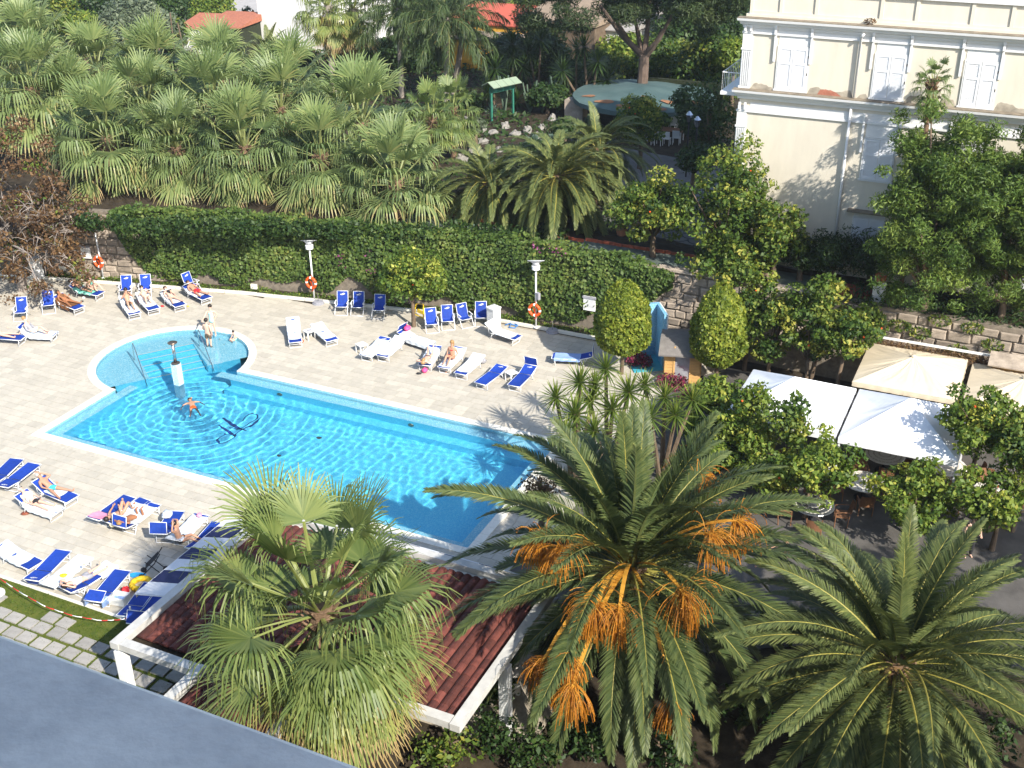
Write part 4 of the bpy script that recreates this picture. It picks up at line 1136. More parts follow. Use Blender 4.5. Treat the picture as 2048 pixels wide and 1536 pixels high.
for sx in (-1, 1):
    for k in range(12):
        mb = MB(); mb.box((0, 0, 0), (.46, .05, .135)); mb.build('plank', M['honey'], ksk, loc=(sx*.55, -.72, .08+k*.142))
        mb = MB(); mb.box((0, 0, 0), (.05, 1.35, .135)); mb.build('plank', M['honey'], ksk, loc=(sx*.80, 0, .08+k*.142))
mb = MB(); mb.box2((-.32, -.74, .05), (.32, -.70, 1.72)); ob = mb.build('door', mat('mirror_door', (.62, .64, .68), .15, .25, 3, metal=.6), ksk)
for x in (-.36, .36): mb = MB(); mb.box2((x-.03, -.775, .0), (x+.03, -.70, 1.76)); mb.build('door_jamb', M['honey'], ksk)
mb = MB(); mb.grid(lambda u_, v_: ((v_-.5)*2.1, -1.15+u_*2.3, 1.98-.55*(u_-.62)**2*2.2-.06*abs(v_-.5)), 10, 3); mb.grid(lambda u_, v_: ((v_-.5)*2.1, -1.15+u_*2.3, 1.94-.55*(u_-.62)**2*2.2-.06*abs(v_-.5)), 10, 3); mb.build('roof', M['roofgrey'], ksk)
# ------------------------------------------------------------------ sun loungers
LB, LH, LWD, LZ0 = 1.24, .70, .62, .36           # bed length, head length, width, height
_lc = {}
def lounger_parts(ang, shade):
    key = (ang, shade)
    if key in _lc: return _lc[key]
    a = R(ang); bx, bz = -cos(a), sin(a); out = []
    w = LWD/2
    mb = MB()
    for s in (-1, 1):
        mb.tube([(LB, s*w, LZ0), (0, s*w, LZ0), (0, s*w, LZ0)], .018, 6); mb.tube([(0, s*w, LZ0), (LH*bx, s*w, LZ0+LH*bz)], .018, 6)
        mb.tube([(-.02, s*w, LZ0-.03), (-.34, s*w, LZ0-.03)], .014, 5)
        if ang > 8: mb.tube([(.45*bx, s*w, LZ0+.45*bz), (-.34, s*w, LZ0-.03)], .01, 4)
    mb.tube([(LB, -w, LZ0), (LB, w, LZ0)], .018, 6); mb.tube([(LH*bx, -w, LZ0+LH*bz), (LH*bx, w, LZ0+LH*bz)], .018, 6)
    out.append(('frame', mb.mesh('frame', M['frame'], True), None))
    for x0, x1 in ((LB-.12, LB-.24), (-.12, -.34)):
        mb = MB()
        mb.tube([(x0, -w+.02, LZ0), (x1+.06, -w+.02, .02), (x1+.06, w-.02, .02), (x0, w-.02, LZ0)], .017, 6)
        mb.tube([(x0+(x1-x0)*.5, -w+.02, LZ0*.5), (x0+(x1-x0)*.5, w-.02, LZ0*.5)], .011, 5)
        out.append(('leg', mb.mesh('leg', M['frame'], True), None))
    mb = MB()
    sg = lambda u_, v_: -.035*sin(pi*v_)*sin(pi*min(1, max(0, u_)))
    mb.grid(lambda u_, v_: (.02+u_*(LB-.05), (v_-.5)*(LWD-.03), LZ0+.016+sg(u_, v_)), 8, 4); out.append(('seat_sling', mb.mesh('seat_sling', M['blue'], True), None))
    mb = MB()
    mb.grid(lambda u_, v_: (bx*(.02+u_*(LH-.05))+sin(a)*(.016+sg(u_, v_)), (v_-.5)*(LWD-.03), LZ0+bz*(.02+u_*(LH-.05))+cos(a)*(.016+sg(u_, v_))), 6, 4); out.append(('back_sling', mb.mesh('back_sling', M['blue'], True), None))
    mb = MB()      # white line emblem on the head rest
    for pl in EMB:
        for p, q_ in zip(pl, pl[1:]):
            f = lambda e, dz=.0: Vector((bx*(.52+e[1]) + sin(a)*.012, e[0], LZ0+bz*(.52+e[1])+cos(a)*.012))
            d = Vector((q_[0]-p[0], q_[1]-p[1])).normalized(); n_ = (-d.y*.008, d.x*.008)
            mb.poly([f((p[0]-n_[0], p[1]-n_[1])), f((q_[0]-n_[0], q_[1]-n_[1])), f((q_[0]+n_[0], q_[1]+n_[1])), f((p[0]+n_[0], p[1]+n_[1]))])
    out.append(('emblem', mb.mesh('emblem', M['white']), 'back_sling'))
    if shade is not None:
        s = R(shade); hx, hz = LH*bx, LZ0+LH*bz; L = .40
        dx, dz = cos(s), sin(s); mb = MB()
        mb.grid(lambda u_, v_: (hx+dx*u_*L, (v_-.5)*(LWD+.02), hz+.03+dz*u_*L-.02*sin(pi*v_)), 3, 3)
        mb2 = MB()
        for sy in (-1, 1): mb2.tube([(hx, sy*w, hz), (hx+dx*L, sy*w, hz+.03+dz*L)], .013, 5)
        mb2.tube([(hx+dx*L, -w, hz+.03+dz*L), (hx+dx*L, w, hz+.03+dz*L)], .013, 5)
        out.append(('sunshade', mb.mesh('sunshade', M['blue'], True), None)); out.append(('shade_frame', mb2.mesh('shade_frame', M['frame'], True), 'sunshade'))
    _lc[key] = out; return out
# the small curly monogram woven on every chair
EMB = [[(-.11, -.03), (-.08, .02), (-.05, -.02), (-.01, .04), (.02, -.02), (.06, .05), (.10, .02), (.13, .05)], [(-.09, .0), (-.02, -.03), (.07, -.01), (.12, .02)], [(.0, .03), (.05, .06), (.09, .055), (.07, .03)]]
LG = []
def lounger(foot, head, ang, label, shade=None, group=None):
    pf = at(*foot, LZ0); ph = at(*head, LZ0 + LH*sin(R(ang))); d = ph - pf; d.z = 0
    mid = (pf+ph)/2; d.normalize(); L = LB + LH*cos(R(ang))
    o = mid + d*(L/2) - d*LH*cos(R(ang))         # hinge
    rz = math.atan2(-d.y, -d.x)
    t = thing('sun_lounger', label, 'sun lounger', (o.x, o.y, .0), rz, group or 'blue sling sun loungers on the pool deck')
    made = {}
    for nm, me, par in lounger_parts(ang, shade):
        made[nm] = put(nm, me, made[par] if par else t)
    t['_a'] = 0; del t['_a']
    LG.append((t, ang)); return t
def local(t, p): return Matrix.Translation(t.location) @ Matrix.Rotation(t.rotation_euler.z, 4, 'Z') @ Vector(p)
def towel(t, ang, label, m='towel', x0=-.62, x1=1.0, w=.60, side=.14, group='towels spread on sun loungers', over=0):
    a = R(ang); g = np.random.default_rng(len(bpy.data.objects)); ph = g.uniform(0, 6)
    mb = MB(); W2 = w/2
    def fn(u_, v_):
        x = x0 + (x1-x0)*u_; y = (v_-.5)*(w+2*side); drop = 0
        if x < 0: px, pz = x*cos(a), -x*sin(a)
        else: px, pz = x, 0
        nx_, nz_ = (sin(a), cos(a)) if x < 0 else (0, 1)
        e = .034 + .008*sin(x*9+ph)*sin(y*8+ph*2) - .03*max(0, 1-(y/W2)**2)
        yy = y
        if abs(y) > W2+.015: drop = abs(y)-W2-.015; yy = math.copysign(W2+.022+.012*sin(x*17+ph), y)
        if x1 > LB and x > LB+.02: px, drop = LB+.03, drop + x-LB-.02
        return (px+nx_*e, yy, LZ0+.012+pz+nz_*e-drop)
    mb.grid(fn, 26, 16)
    o = mb.build('towel', M[m], None, True, t.location, t.rotation_euler.z)
    return tag(o, label, 'towel', None)
LONG = {}
def LL(key, foot, head, ang, label, shade=None, tw=None, **kw):
    t = lounger(foot, head, ang, label, shade); LONG[key] = (t, ang)
    if tw: towel(t, ang, tw, **kw)
    return t
# far side of the pool
LL('a1', (591, 684), (585, 637), 52, 'sun lounger with steeply raised back under a long white towel', None, 'long white towel over the steeply raised lounger back', x0=-.74, x1=.92, side=.06)
LL('a2', (662, 678), (636, 650), 14, 'almost flat sun lounger beside a small white table, head towards the hedge', None, 'white towel hanging low at one side of the flat lounger', x0=-.72, x1=.95, side=.10)
LL('b1', (732, 710), (769, 676), 12, 'sun lounger next to the white side table, towel pulled off one corner', None, 'white towel with a fold showing blue fabric beside it', x0=-.45, x1=1.2, side=.12)
LL('b2', (762, 714), (802, 672), 16, 'sun lounger in a close pair, wholly covered by a white towel', None, 'smooth white towel covering the second lounger of the close pair', x0=-.72, x1=1.1, side=.10)
LL('b3', (862, 688), (802, 660), 20, 'sun lounger under the small orange tree with a pink bag on it', 60, 'white towel draped across the lounger below the orange tree', x0=-.5, x1=1.3, side=.22)
LL('c1', (848, 732), (872, 690), 10, 'sun lounger with a woman lying face down and head at its foot', None, 'white towel under the woman lying face down', x0=-.5, x1=1.1, side=.15)
LL('c2', (888, 735), (920, 695), 18, 'sun lounger with a woman in red bikini sitting on it', None, 'white towel under the woman in red', x0=-.60, x1=1.15, side=.10)
LL('c3', (921, 747), (957, 709), 14, 'sun lounger with white towel and a bag hanging under its head', None, 'white towel on the lounger next to the woman in red', x0=-.68, x1=1.02, side=.10)
LL('d1', (960, 768), (1005, 730), 8, 'bare blue sun lounger beside a white table and nearer the group of towels')
LL('d2', (1027, 772), (1062, 730), 14, 'bare blue sun lounger with raised sunshade beside a white table', 78)
LL('e1', (1113, 712), (1178, 708), 16, 'sun lounger in the topiary shadow with a pale blue towel', 88, 'pale blue towel with scalloped edge hanging from the shaded lounger', m='towel_blue', x0=-.10, x1=1.12, side=.16)
LL('f1', (1037, 676), (978, 643), 34, 'sun lounger with curved white towel beside the white pedestal', None, 'white towel sagging in a curve on the lounger by the pedestal', x0=-.72, x1=.98, side=.05)
# group by the bay
LL('g1', (205, 588), (142, 567), 24, 'sun lounger shared by a woman and a resting man on a mint towel', 40, 'mint green towel under the sitting couple', m='green_towel', x0=-.4, x1=.8, side=.10)
LL('g2', (157, 615), (118, 590), 26, 'sun lounger with a brown towel and a very tanned woman', None, 'dark brown towel hanging down from the tanned woman\'s lounger', m='brown_towel', x0=-.5, x1=.75, side=.26)
LL('h1', (270, 628), (249, 591), 30, 'sun lounger with a person bent over reading on white towel', None, 'white towel below the bent reader', x0=-.66, x1=1.05, side=.08)
LL('h2', (308, 618), (283, 584), 30, 'sun lounger with a woman in sunglasses drawing up her knees', None, 'white towel below the woman with drawn up knees', x0=-.7, x1=.8, side=.10)
LL('h3', (362, 612), (330, 581), 20, 'sun lounger with a woman in black swimsuit below a sunshade', 22, 'white towel below the woman in the black swimsuit', x0=-.66, x1=.75, side=.16)
LL('h4', (417, 598), (372, 568), 22, 'sun lounger with a man in red shorts below a sunshade', 25, 'white towel below the man in red shorts', x0=-.4, x1=.7, side=.06)
LL('i1', (36, 675), (-14, 662), 22, 'blue sun lounger half hidden below the brown leaved tree')
LL('i2', (99, 668), (52, 650), 38, 'sun lounger with a cardigan wearing woman wrapped in a white towel', None, 'white towel wrapped over the lounger edge near the brown leaved tree', x0=-.5, x1=1.2, side=.22)
# near side
LL('j1', (30, 922), (-16, 960), 8, 'blue sun lounger cut by the picture edge above the man in white')
LL('j2', (63, 932), (10, 968), 8, 'empty blue sun lounger just above the man in turquoise trunks')
LL('k1', (150, 1000), (72, 955), 30, 'sun lounger with a man in turquoise trunks', None, 'narrow white towel under the man in turquoise trunks', x0=-.1, x1=.7, w=.5, side=.0)
LL('k2', (115, 1024), (42, 985), 30, 'sun lounger with a man in white shirt and black shorts', None, 'white towel under the man in white shirt', x0=-.3, x1=1.22, side=.20)
LL('l1', (285, 1003), (222, 1040), 10, 'sun lounger with a woman with bent knees beside a pink towel', None, 'white towel under the woman with bent knees', x0=-.4, x1=.9, side=.06)
LL('l2', (305, 1010), (243, 1050), 14, 'sun lounger with a person raising bare feet in the air', 75, 'white towel under the person with raised feet', x0=-.3, x1=1.0, side=.04)
LL('l0', (250, 1000), (196, 1030), 14, 'sun lounger with a bright pink towel over its head', None, 'pink towel folded over the lounger head', m='pink', x0=-.64, x1=-.05, side=.02)
LL('m1', (350, 1028), (320, 1062), 24, 'sun lounger with a crumpled white towel near its foot and a blue shade', 70)
LL('m2', (400, 1033), (350, 1075), 14, 'sun lounger fully covered in white towel with pink cap on its foot', None, 'white towel with a pink cap lying on it', x0=-.7, x1=1.1, side=.08)
LL('m3', (433, 1052), (392, 1090), 12, 'blue sun lounger next to the striped awning')
LL('n1', (66, 1128), (6, 1092), 14, 'sun lounger with white towel cut by the picture edge near the lawn', None, 'white towel hanging low on the lounger at the picture edge', x0=-.7, x1=.8, side=.12)
LL('n2', (118, 1110), (72, 1150), 10, 'bare blue sun lounger with its sunshade folded down at the lawn', -60)
LL('n3', (163, 1120), (103, 1163), 10, 'sun lounger under a wide white towel with a yellow toy on it', None, 'wide white towel on the lounger with a yellow toy', x0=-.72, x1=1.22, side=.10)
LL('n4', (212, 1135), (142, 1172), 12, 'sun lounger with a man in grey shorts and a blue shade folded down', -35, 'white towel tossed over the foot of the reading man\'s lounger', x0=.55, x1=1.25, side=.15)
LL('n5', (236, 1152), (196, 1190), 12, 'blue sun lounger with a pale towel hanging from its head towards the lawn', 20, 'pale blue towel hanging down to the paving from a lounger head', m='towel_blue', x0=-.69, x1=-.3, side=.30)
LL('n6', (298, 1176), (258, 1222), 10, 'blue sun lounger in the pergola shade beside a white basket')
LL('n7', (318, 1196), (280, 1236), 16, 'blue sun lounger under the pergola beam with raised sunshade', 60)

# ------------------------------------------------------------------ deck chairs
_dc = []
def deck_chair_parts():
    if _dc: return _dc
    w = .28; mb = MB(); A = R(70)
    bt = (-.22-.66*cos(A)*.9, .40+.66*sin(A))
    for s in (-1, 1):
        mb.tube([(.30, s*w, .43), (-.20, s*w, .36), (bt[0], s*w, bt[1])], .016, 6)
        mb.tube([(.42, s*(w+.04), .0), (-.05, s*(w+.04), .60)], .016, 6); mb.tube([(-.40, s*(w+.03), .0), (.18, s*(w+.03), .58)], .016, 6)
    mb.tube([(bt[0], -w, bt[1]), (bt[0], w, bt[1])], .016, 6); mb.tube([(.42, -w-.04, .02), (.42, w+.04, .02)], .014, 6); mb.tube([(-.40, -w-.03, .02), (-.40, w+.03, .02)], .014, 6); mb.tube([(.30, -w, .43), (.30, w, .43)], .014, 6)
    _dc.append(('frame', mb.mesh('frame', M['frame'], True), None))
    for s in (-1, 1):
        mb = MB(); mb.box((.02, s*(w+.04), .61), (.46, .045, .022)); _dc.append(('armrest', mb.mesh('armrest', M['white']), None))
    mb = MB()
    def fn(u_, v_):
        y = (v_-.5)*(2*w-.03); sgm = -.03*sin(pi*v_)
        if u_ < .36: k = u_/.36; return (.30-k*.50, y, .445-k*.075+sgm*.8-.03*sin(pi*k))
        k = (u_-.36)/.64; return (-.20+(bt[0]+.20)*k+.012-sgm*.5, y, .37+(bt[1]-.37)*k+sgm*.2)
    mb.grid(fn, 14, 4); _dc.append(('sling', mb.mesh('sling', M['blue'], True), None))
    mb = MB(); d_ = Vector((bt[0]+.20, 0, bt[1]-.37)).normalized(); n_ = Vector((d_.z, 0, -d_.x)); o_ = Vector((-.20, 0, .37)) + d_*.52 + n_*.03
    for pl in EMB:
        for p, q_ in zip(pl, pl[1:]):
            f = lambda e: o_ + Vector((0, 1, 0))*e[0] + d_*e[1]
            d = Vector((q_[0]-p[0], q_[1]-p[1])).normalized(); e_ = (-d.y*.009, d.x*.009)
            mb.poly([f((p[0]-e_[0], p[1]-e_[1])), f((q_[0]-e_[0], q_[1]-e_[1])), f((q_[0]+e_[0], q_[1]+e_[1])), f((p[0]+e_[0], p[1]+e_[1]))])
    _dc.append(('emblem', mb.mesh('emblem', M['white']), 'sling')); return _dc
def deck_chair(px, py, rz, label, face=None):
    p = at(px, py, 0); t = thing('deck_chair', label, 'deck chair', (p.x, p.y, 0), R(rz), 'upright blue deck chairs')
    made = {}
    for nm, me, par in deck_chair_parts(): made[nm] = put(nm, me, made[par] if par else t)
    return t
F0 = -62      # chairs look towards the pool and the hotel
deck_chair(254, 592, F0, 'upright blue deck chair behind the bent reader, nearer the lifebuoy of the two')
deck_chair(293, 590, F0+4, 'upright blue deck chair behind the woman with drawn up knees')
deck_chair(100, 622, -50, 'blue deck chair half covered by brown leaves beside the tanned woman')
deck_chair(45, 637, -60, 'blue deck chair deep under the brown leaved tree')
deck_chair(386, 584, -10, 'navy deck chair turned sideways beside the man in red shorts')
deck_chair(685, 625, F0-6, 'deck chair nearest the middle lamp post in the row of three')
deck_chair(717, 626, F0-8, 'middle one of three deck chairs standing in the tree shadow')
deck_chair(759, 632, F0-10, 'deck chair half hidden by the small orange tree crown')
deck_chair(864, 660, F0+8, 'deck chair next to the small orange trunk in the row of four')
deck_chair(896, 654, F0+4, 'second deck chair from the small orange trunk in the row of four')
deck_chair(930, 650, F0+24, 'deck chair turned aside between its neighbours in the row of four')
deck_chair(963, 647, F0, 'deck chair standing close to the white pedestal')

# ------------------------------------------------------------------ small furniture and things lying about
def side_table(px, py, label, rz=-25, s=.45, h=.42, things_=0):
    p = at(px, py, h); t = thing('side_table', label, 'table', (p.x, p.y, 0), R(rz), 'white plastic side tables')
    mb = MB(); mb.box2((-s/2, -s/2, h-.03), (s/2, s/2, h)); mb.build('tabletop', M['white'], t)
    for a in (-1, 1):
        for b in (-1, 1): mb = MB(); mb.box((a*(s/2-.03), b*(s/2-.03), (h-.03)/2), (.05, .05, h-.03)); mb.build('leg', M['white'], t)
    return t
t = side_table(618, 661, 'small white table between the two white towelled loungers'); 
mb = MB(); mb.box((0, 0, .01), (.2, .14, .02), .4); mb.box((.03, .02, .03), (.16, .11, .015), 1.0); single('book', mb, M['greycloth'], 'book and papers lying on the small white table', 'book', loc=(t.location.x, t.location.y, .42))
side_table(723, 688, 'small white table beside the pair of towelled loungers'); side_table(1023, 744, 'small white table between the two bare blue loungers')
def blob(name, px, py, z, r, m, label, cat, sq=.5, seed=0, group=None):
    g = np.random.default_rng(seed+int(px)); mb = MB(); mb.ball((0, 0, r*sq), r, 9, 6, 1, .75, sq)
    mb.v = [(x*(1+.25*g.normal()*.5), y*(1+.25*g.normal()*.5), max(0, zz*(1+.15*g.normal()))) for x, y, zz in mb.v]
    p = at(px, py, z); return single(name, mb, m, label, cat, group, (p.x, p.y, z), g.uniform(0, 6), True)
blob('beach_bag', 815, 660, .60, .22, M['hotpink'], 'pink beach bag lying on the lounger under the orange tree', 'bag')
blob('beach_bag', 850, 745, 0, .17, M['hotpink'], 'bright pink bag on the paving below the woman lying face down', 'bag', .7)
blob('beach_bag', 603, 686, 0, .12, M['orange'], 'orange red bag under the steeply raised lounger', 'bag', .9)
blob('sandal', 838, 748, 0, .12, M['black'], 'dark sandals beside the bright pink bag', 'sandals', .3)
blob('beach_bag', 966, 727, 0, .16, M['greycloth'], 'dark bag below the head of the white towelled lounger', 'bag', .8)
blob('cap', 399, 1033, LZ0+.05, .13, M['pink'], 'pink cap on the towelled lounger near the awning', 'cap', .5)
blob('crumpled_towel', 335, 1033, LZ0+.03, .26, M['towel'], 'crumpled white towel on the lounger with the blue shade', 'towel', .35)
blob('sun_hat', 167, 597, .34, .13, M['coping'], 'white sun hat on the foot of the tanned woman\'s lounger', 'hat', .35)
blob('sandal', 325, 613, 0, .12, M['red'], 'red sandals on the paving beside the foot of a lounger', 'sandals', .25)
blob('sandal', 376, 613, 0, .08, M['yellow'], 'yellow flip flops on the paving beside the black swimsuit lounger', 'sandals', .25)
blob('beach_bag', 281, 607, 0, .15, M['red'], 'red patterned bag between the reader and the sunglasses woman', 'bag', 1.2)
blob('shoes', 51, 1028, 0, .16, mat('brown_leather', (.22, .06, .03), .5), 'brown leather shoes below the man in white shirt', 'shoes', .3)
blob('toy', 127, 1153, LZ0+.05, .13, M['yellow'], 'small yellow toy on the wide white towel', 'toy', .4)
blob('cloth', 391, 593, .05, .45, M['blue'], 'crumpled blue cloth on the paving beside the man in red shorts', 'cloth', .5)
blob('cloth', 228, 1052, .3, .17, mat('cream_cloth', (.70, .62, .42), .9), 'cream cloth at the head of the lounger with raised feet', 'cloth', .5)
blob('bucket', 252, 1188, 0, .16, M['red'], 'red beach bucket in the pergola shade', 'bucket', .9)
mb = MB()
for i in range(18):
    a = 2*pi*i/18; b = 2*pi*(i+1)/18
    mb.tube([(cos(a)*.30, sin(a)*.30, .10), (cos(b)*.30, sin(b)*.30, .10)], .10, 8, cap=False)
single('swim_ring', mb, M['yellow'], 'yellow inflatable swim ring lying beside the pergola awning', 'swim ring', loc=at(283, 1172, 0), smooth=True)
mb = MB()
n = 20; pl = [(cos(2*pi*i/n)*.30, sin(2*pi*i/n)*.13) for i in range(n)]; mb.prism(pl, 0, .06)
single('swim_board', mb, mat('sky_blue_foam', (.03, .35, .70), .5), 'sky blue swim board lying on the paving near the awning', 'swim board', loc=at(276, 1152, 0), rz=R(20))
bk = thing('basket', 'white plastic basket of toys beside the lounger in the pergola shade', 'basket', at(240, 1204, 0), R(10))
for a in ((-.3, -.2, .3, -.18), (-.3, .18, .3, .2), (-.3, -.18, -.28, .18), (.28, -.18, .3, .18)):
    mb = MB(); mb.box2((a[0], a[1], 0), (a[2], a[3], .30)); mb.build('side', M['white'], bk)
mb = MB(); mb.box2((-.28, -.18, .02), (.28, .18, .10)); mb.build('contents', M['towel_blue'], bk)
pc = thing('stroller', 'dark folded pushchair in the shade under the striped awning', 'stroller', at(310, 1150, 0), R(30))
mb = MB()
for s in (-.2, .2): mb.tube([(-.4, s, .1), (.1, s, .6), (.35, s, 1.0)], .018, 5); mb.tube([(.35, s, .1), (0, s, .5), (-.2, s, .7)], .018, 5)
mb.build('frame', M['black'], pc)
mb = MB(); mb.grid(lambda u_, v_: (-.3+u_*.5, (v_-.5)*.4, .35+u_*.5-.1*sin(pi*v_)), 5, 4); mb.build('seat', M['black'], pc)
for x in (-.4, .35):
    for s in (-.2, .2): mb = MB(); mb.M = Matrix.Translation((x, s, .1)) @ Matrix.Rotation(pi/2, 4, 'X'); mb.lathe([(.1, -.02), (.1, .02)], 12); mb.build('wheel', M['black'], pc)

# lamp posts with lifebuoys
def lamp(px, py, h, label, blabel, box=False):
    p = at(px, py, .03); w_ = p
    t = thing('lamp_post', label, 'lamp post', (p.x, p.y, .03), R(-25), 'uplighter lamp posts along the hedge')
    mb = MB(); mb.tube([(0, 0, 0), (0, 0, h-.42)], .045, 8); mb.lathe([(.12, 0), (.12, .03), (.06, .05)], 10); mb.build('pole', M['frame'], t, True)
    mb = MB(); mb.lathe([(.06, h-.50), (.20, h-.46), (.21, h-.26), (.14, h-.24)], 16); mb.build('lamp_housing', M['frame'], t)
    TL = Matrix.Translation((0, 0, h-.05)) @ Matrix.Rotation(R(19), 4, Vector((cos(R(-41)), sin(R(-41)), 0)).cross(Vector((0, 0, 1)))) @ Matrix.Translation((0, 0, -h+.05))
    mb = MB(); mb.M = TL; mb.lathe([(.13, h-.24), (.17, h-.14), (.30, h-.05), (.10, h-.04)], 16); mb.build('reflector', M['stripe_w'], t, True)
    mb = MB(); mb.M = TL; mb.lathe([(.41, h-.035), (.43, h-.02), (.41, h-.005), (.02, h+.01)], 24); mb.build('disc', M['frame'], t)
    if box: mb = MB(); mb.box((.18, -.02, 1.75), (.2, .14, .34)); mb.build('control_box', M['greycloth'], t)
    b = thing('lifebuoy', blabel, 'lifebuoy', (p.x-.02, p.y-.13, 1.02), R(0), 'orange lifebuoys on the lamp posts')
    for k in range(4):
        for nm, a0_, a1_, m in (('ring', .16, 1.42, 'orange'), ('band', -.15, .15, 'white')):
            mb = MB(); n = 10 if nm == 'ring' else 3; ps_ = [(cos(k*pi/2+a0_+(a1_-a0_)*i/n)*.28, 0, sin(k*pi/2+a0_+(a1_-a0_)*i/n)*.28) for i in range(n+1)]
            mb.tube(ps_, .072 if nm == 'ring' else .076, 8); mb.build(nm, M[m], b, True)
    mb = MB(); mb.tube([(.0, .05, .42), (.14, .02, .30), (0, .06, -.05), (-.10, .03, .1), (.02, .05, -.2), (.08, .02, -.42), (-.06, .03, -.50)], .022, 5); mb.build('rope', M['orange'], b, True)
lamp(207, 556, 3.25, 'lamp post before the bare stone wall beside the notice board', 'orange lifebuoy against bare stone on the post beside the notice board')
lamp(629, 599, 3.3, 'lamp post at the hedge between deck chairs and sun loungers by the bay', 'orange lifebuoy on the post nearest the three shaded deck chairs')
lamp(1072, 655, 3.55, 'lamp post with grey control box near the white pedestal', 'orange lifebuoy below the grey control box', True)
def pedestal(px, py, h, label):
    p = at(px, py, 0); t = thing('pedestal', label, 'pedestal', (p.x, p.y, 0), R(-22), 'white masonry pedestals')
    mb = MB(); mb.box2((-.24, -.24, 0), (.24, .24, h)); mb.build('shaft', M['villawhite'], t)
    mb = MB(); b = mb._a([(-.27, -.27, h), (.27, -.27, h), (.27, .27, h), (-.27, .27, h), (-.27, -.27, h+.07), (.27, -.27, h+.07), (.27, .27, h+.07), (-.27, .27, h+.07), (0, 0, h+.17)])
    for f in ((0, 1, 5, 4), (1, 2, 6, 5), (2, 3, 7, 6), (3, 0, 4, 7), (4, 5, 8), (5, 6, 8), (6, 7, 8), (7, 4, 8), (3, 2, 1, 0)): mb.face([b+i for i in f])
    mb.build('cap', M['villawhite'], t)
pedestal(988, 655, 1.05, 'white pedestal with pyramid cap beside the deck chairs at the hedge'); pedestal(78, 556, 1.15, 'white pedestal dappled by the brown leaved tree')
p = at(1755, 605, TZ); t = thing('gate_pillar', 'white square gate pillar on top of the stone wall', 'pillar', (p.x, p.y, TZ)); mb = MB(); mb.box2((-.25, -.2, 0), (.25, .2, 1.0)); mb.build('shaft', M['villawhite'], t); mb = MB(); mb.lathe([(.2, 1.0), (.26, 1.3), (.2, 1.32)], 12); mb.build('flower_pot', M['brick'], t)
def notice(px, py, w_, h, label, m='white', off=.2, lines=True):
    # board fixed to the wall, standing proud of it
    x = at(px, py, 1.8).x
    for _ in range(6):
        q_, an = wall_pt(x, off); P_ = at_y(px, py, q_.y); x = P_.x
    t = thing('notice_board', label, 'notice', (P_.x, P_.y, P_.z), an)
    mb = MB(); mb.box((0, 0, 0), (w_, .05, h)); mb.build('board', M['white'], t)
    mb = MB(); mb.box((0, -.04, h/2-.05), (w_+.06, .06, .10)); mb.build('lamp_strip', M['greycloth'], t)
    if lines:
        mb = MB()
        for i in range(9): mb.box((0, -.027, h/2-.2-i*(h-.3)/9), (w_*.8*(1-.25*(i % 3 == 2)), .004, .012))
        mb.build('text_lines', M['greycloth'], t)
notice(171, 504, .58, .72, 'white pool rules notice on the bare stone wall near the lifebuoy')
notice(1179, 607, .62, .74, 'white notice with leaf shadows at the end of the ivy hedge', off=.45)
for px, py, lb in ((125, 536, 'small white junction box on the bare stone wall'), (508, 573, 'small white wall light at the foot of the hedge')):
    x = at(px, py, .6).x
    for _ in range(6):
        q_, an = wall_pt(x, .42 if px > 300 else .18); P_ = at_y(px, py, q_.y); x = P_.x
    mb = MB(); mb.box((0, 0, 0), (.34, .12, .26)); single('wall_box', mb, M['coping'], lb, 'wall box', loc=P_, rz=an)
for px, py, lb in ((637, 607, 'empty parasol stand on the paving below the middle lamp post'), (1105, 664, 'empty parasol stand of stacked plates near the control box lamp')):
    p = at(px, py, 0); t = thing('parasol_stand', lb, 'parasol stand', (p.x, p.y, 0))
    for k in range(2): mb = MB(); mb.lathe([(.32-.05*k, k*.07), (.32-.05*k, k*.07+.06), (.1, k*.07+.07)], 14); mb.build('weight_plate', M['greycloth'], t)
    mb = MB(); mb.tube([(0, 0, .1), (.02, 0, .62)], .02, 6); mb.build('tube', M['steel'], t)
yf = thing('yellow_frame', 'yellow tubular frame leaning behind the small orange trunk', 'frame', at(838, 634, .05), R(-20))
mb = MB(); mb.tube([(-.35, 0, .05), (-.3, .1, .6), (.25, .12, .75), (.35, 0, .05)], .035, 6); mb.tube([(-.35, 0, .05), (.35, 0, .05)], .03, 6); mb.box((.1, .05, .3), (.5, .06, .18)); mb.build('tubes', M['yellow'], yf)
hz = MB(); hp = [at(x, y, .04) for x, y in ((1010, 650), (1025, 645), (1035, 650), (1030, 656), (1018, 655), (1022, 648), (1036, 652))]; hz.tube(hp, .03, 5)
single('garden_hose', hz, mat('blue_hose', (.05, .18, .45), .5), 'coiled garden hose on the planted strip near the pedestal', 'hose', smooth=True)
# red and white barrier line along the lawn
bt_ = thing('barrier_chain', 'red and white barrier chain strung along the lawn edge', 'barrier')
pp = [at(x, y, z) for x, y, z in ((-40, 1135, .75), (0, 1157, .7), (38, 1183, .62), (91, 1213, .66), (145, 1231, .55), (203, 1241, .5), (241, 1239, .52), (267, 1233, .7))]
k = 0
for a, b in zip(pp, pp[1:]):
    for i in range(3):
        mb = MB(); s_, e_ = a.lerp(b, i/3), a.lerp(b, (i+1)/3); mb.tube([s_, s_.lerp(e_, .5)-Vector((0, 0, .015)), e_], .014, 6); mb.build('link', M['red'] if k % 2 else M['white'], bt_, True); k += 1
for px, py in ((267, 1250),):
    p = at(px, py, 0); mb = MB(); mb.tube([(p.x, p.y, 0), (p.x, p.y, .75)], .03, 6); mb.build('post', M['white'], bt_)

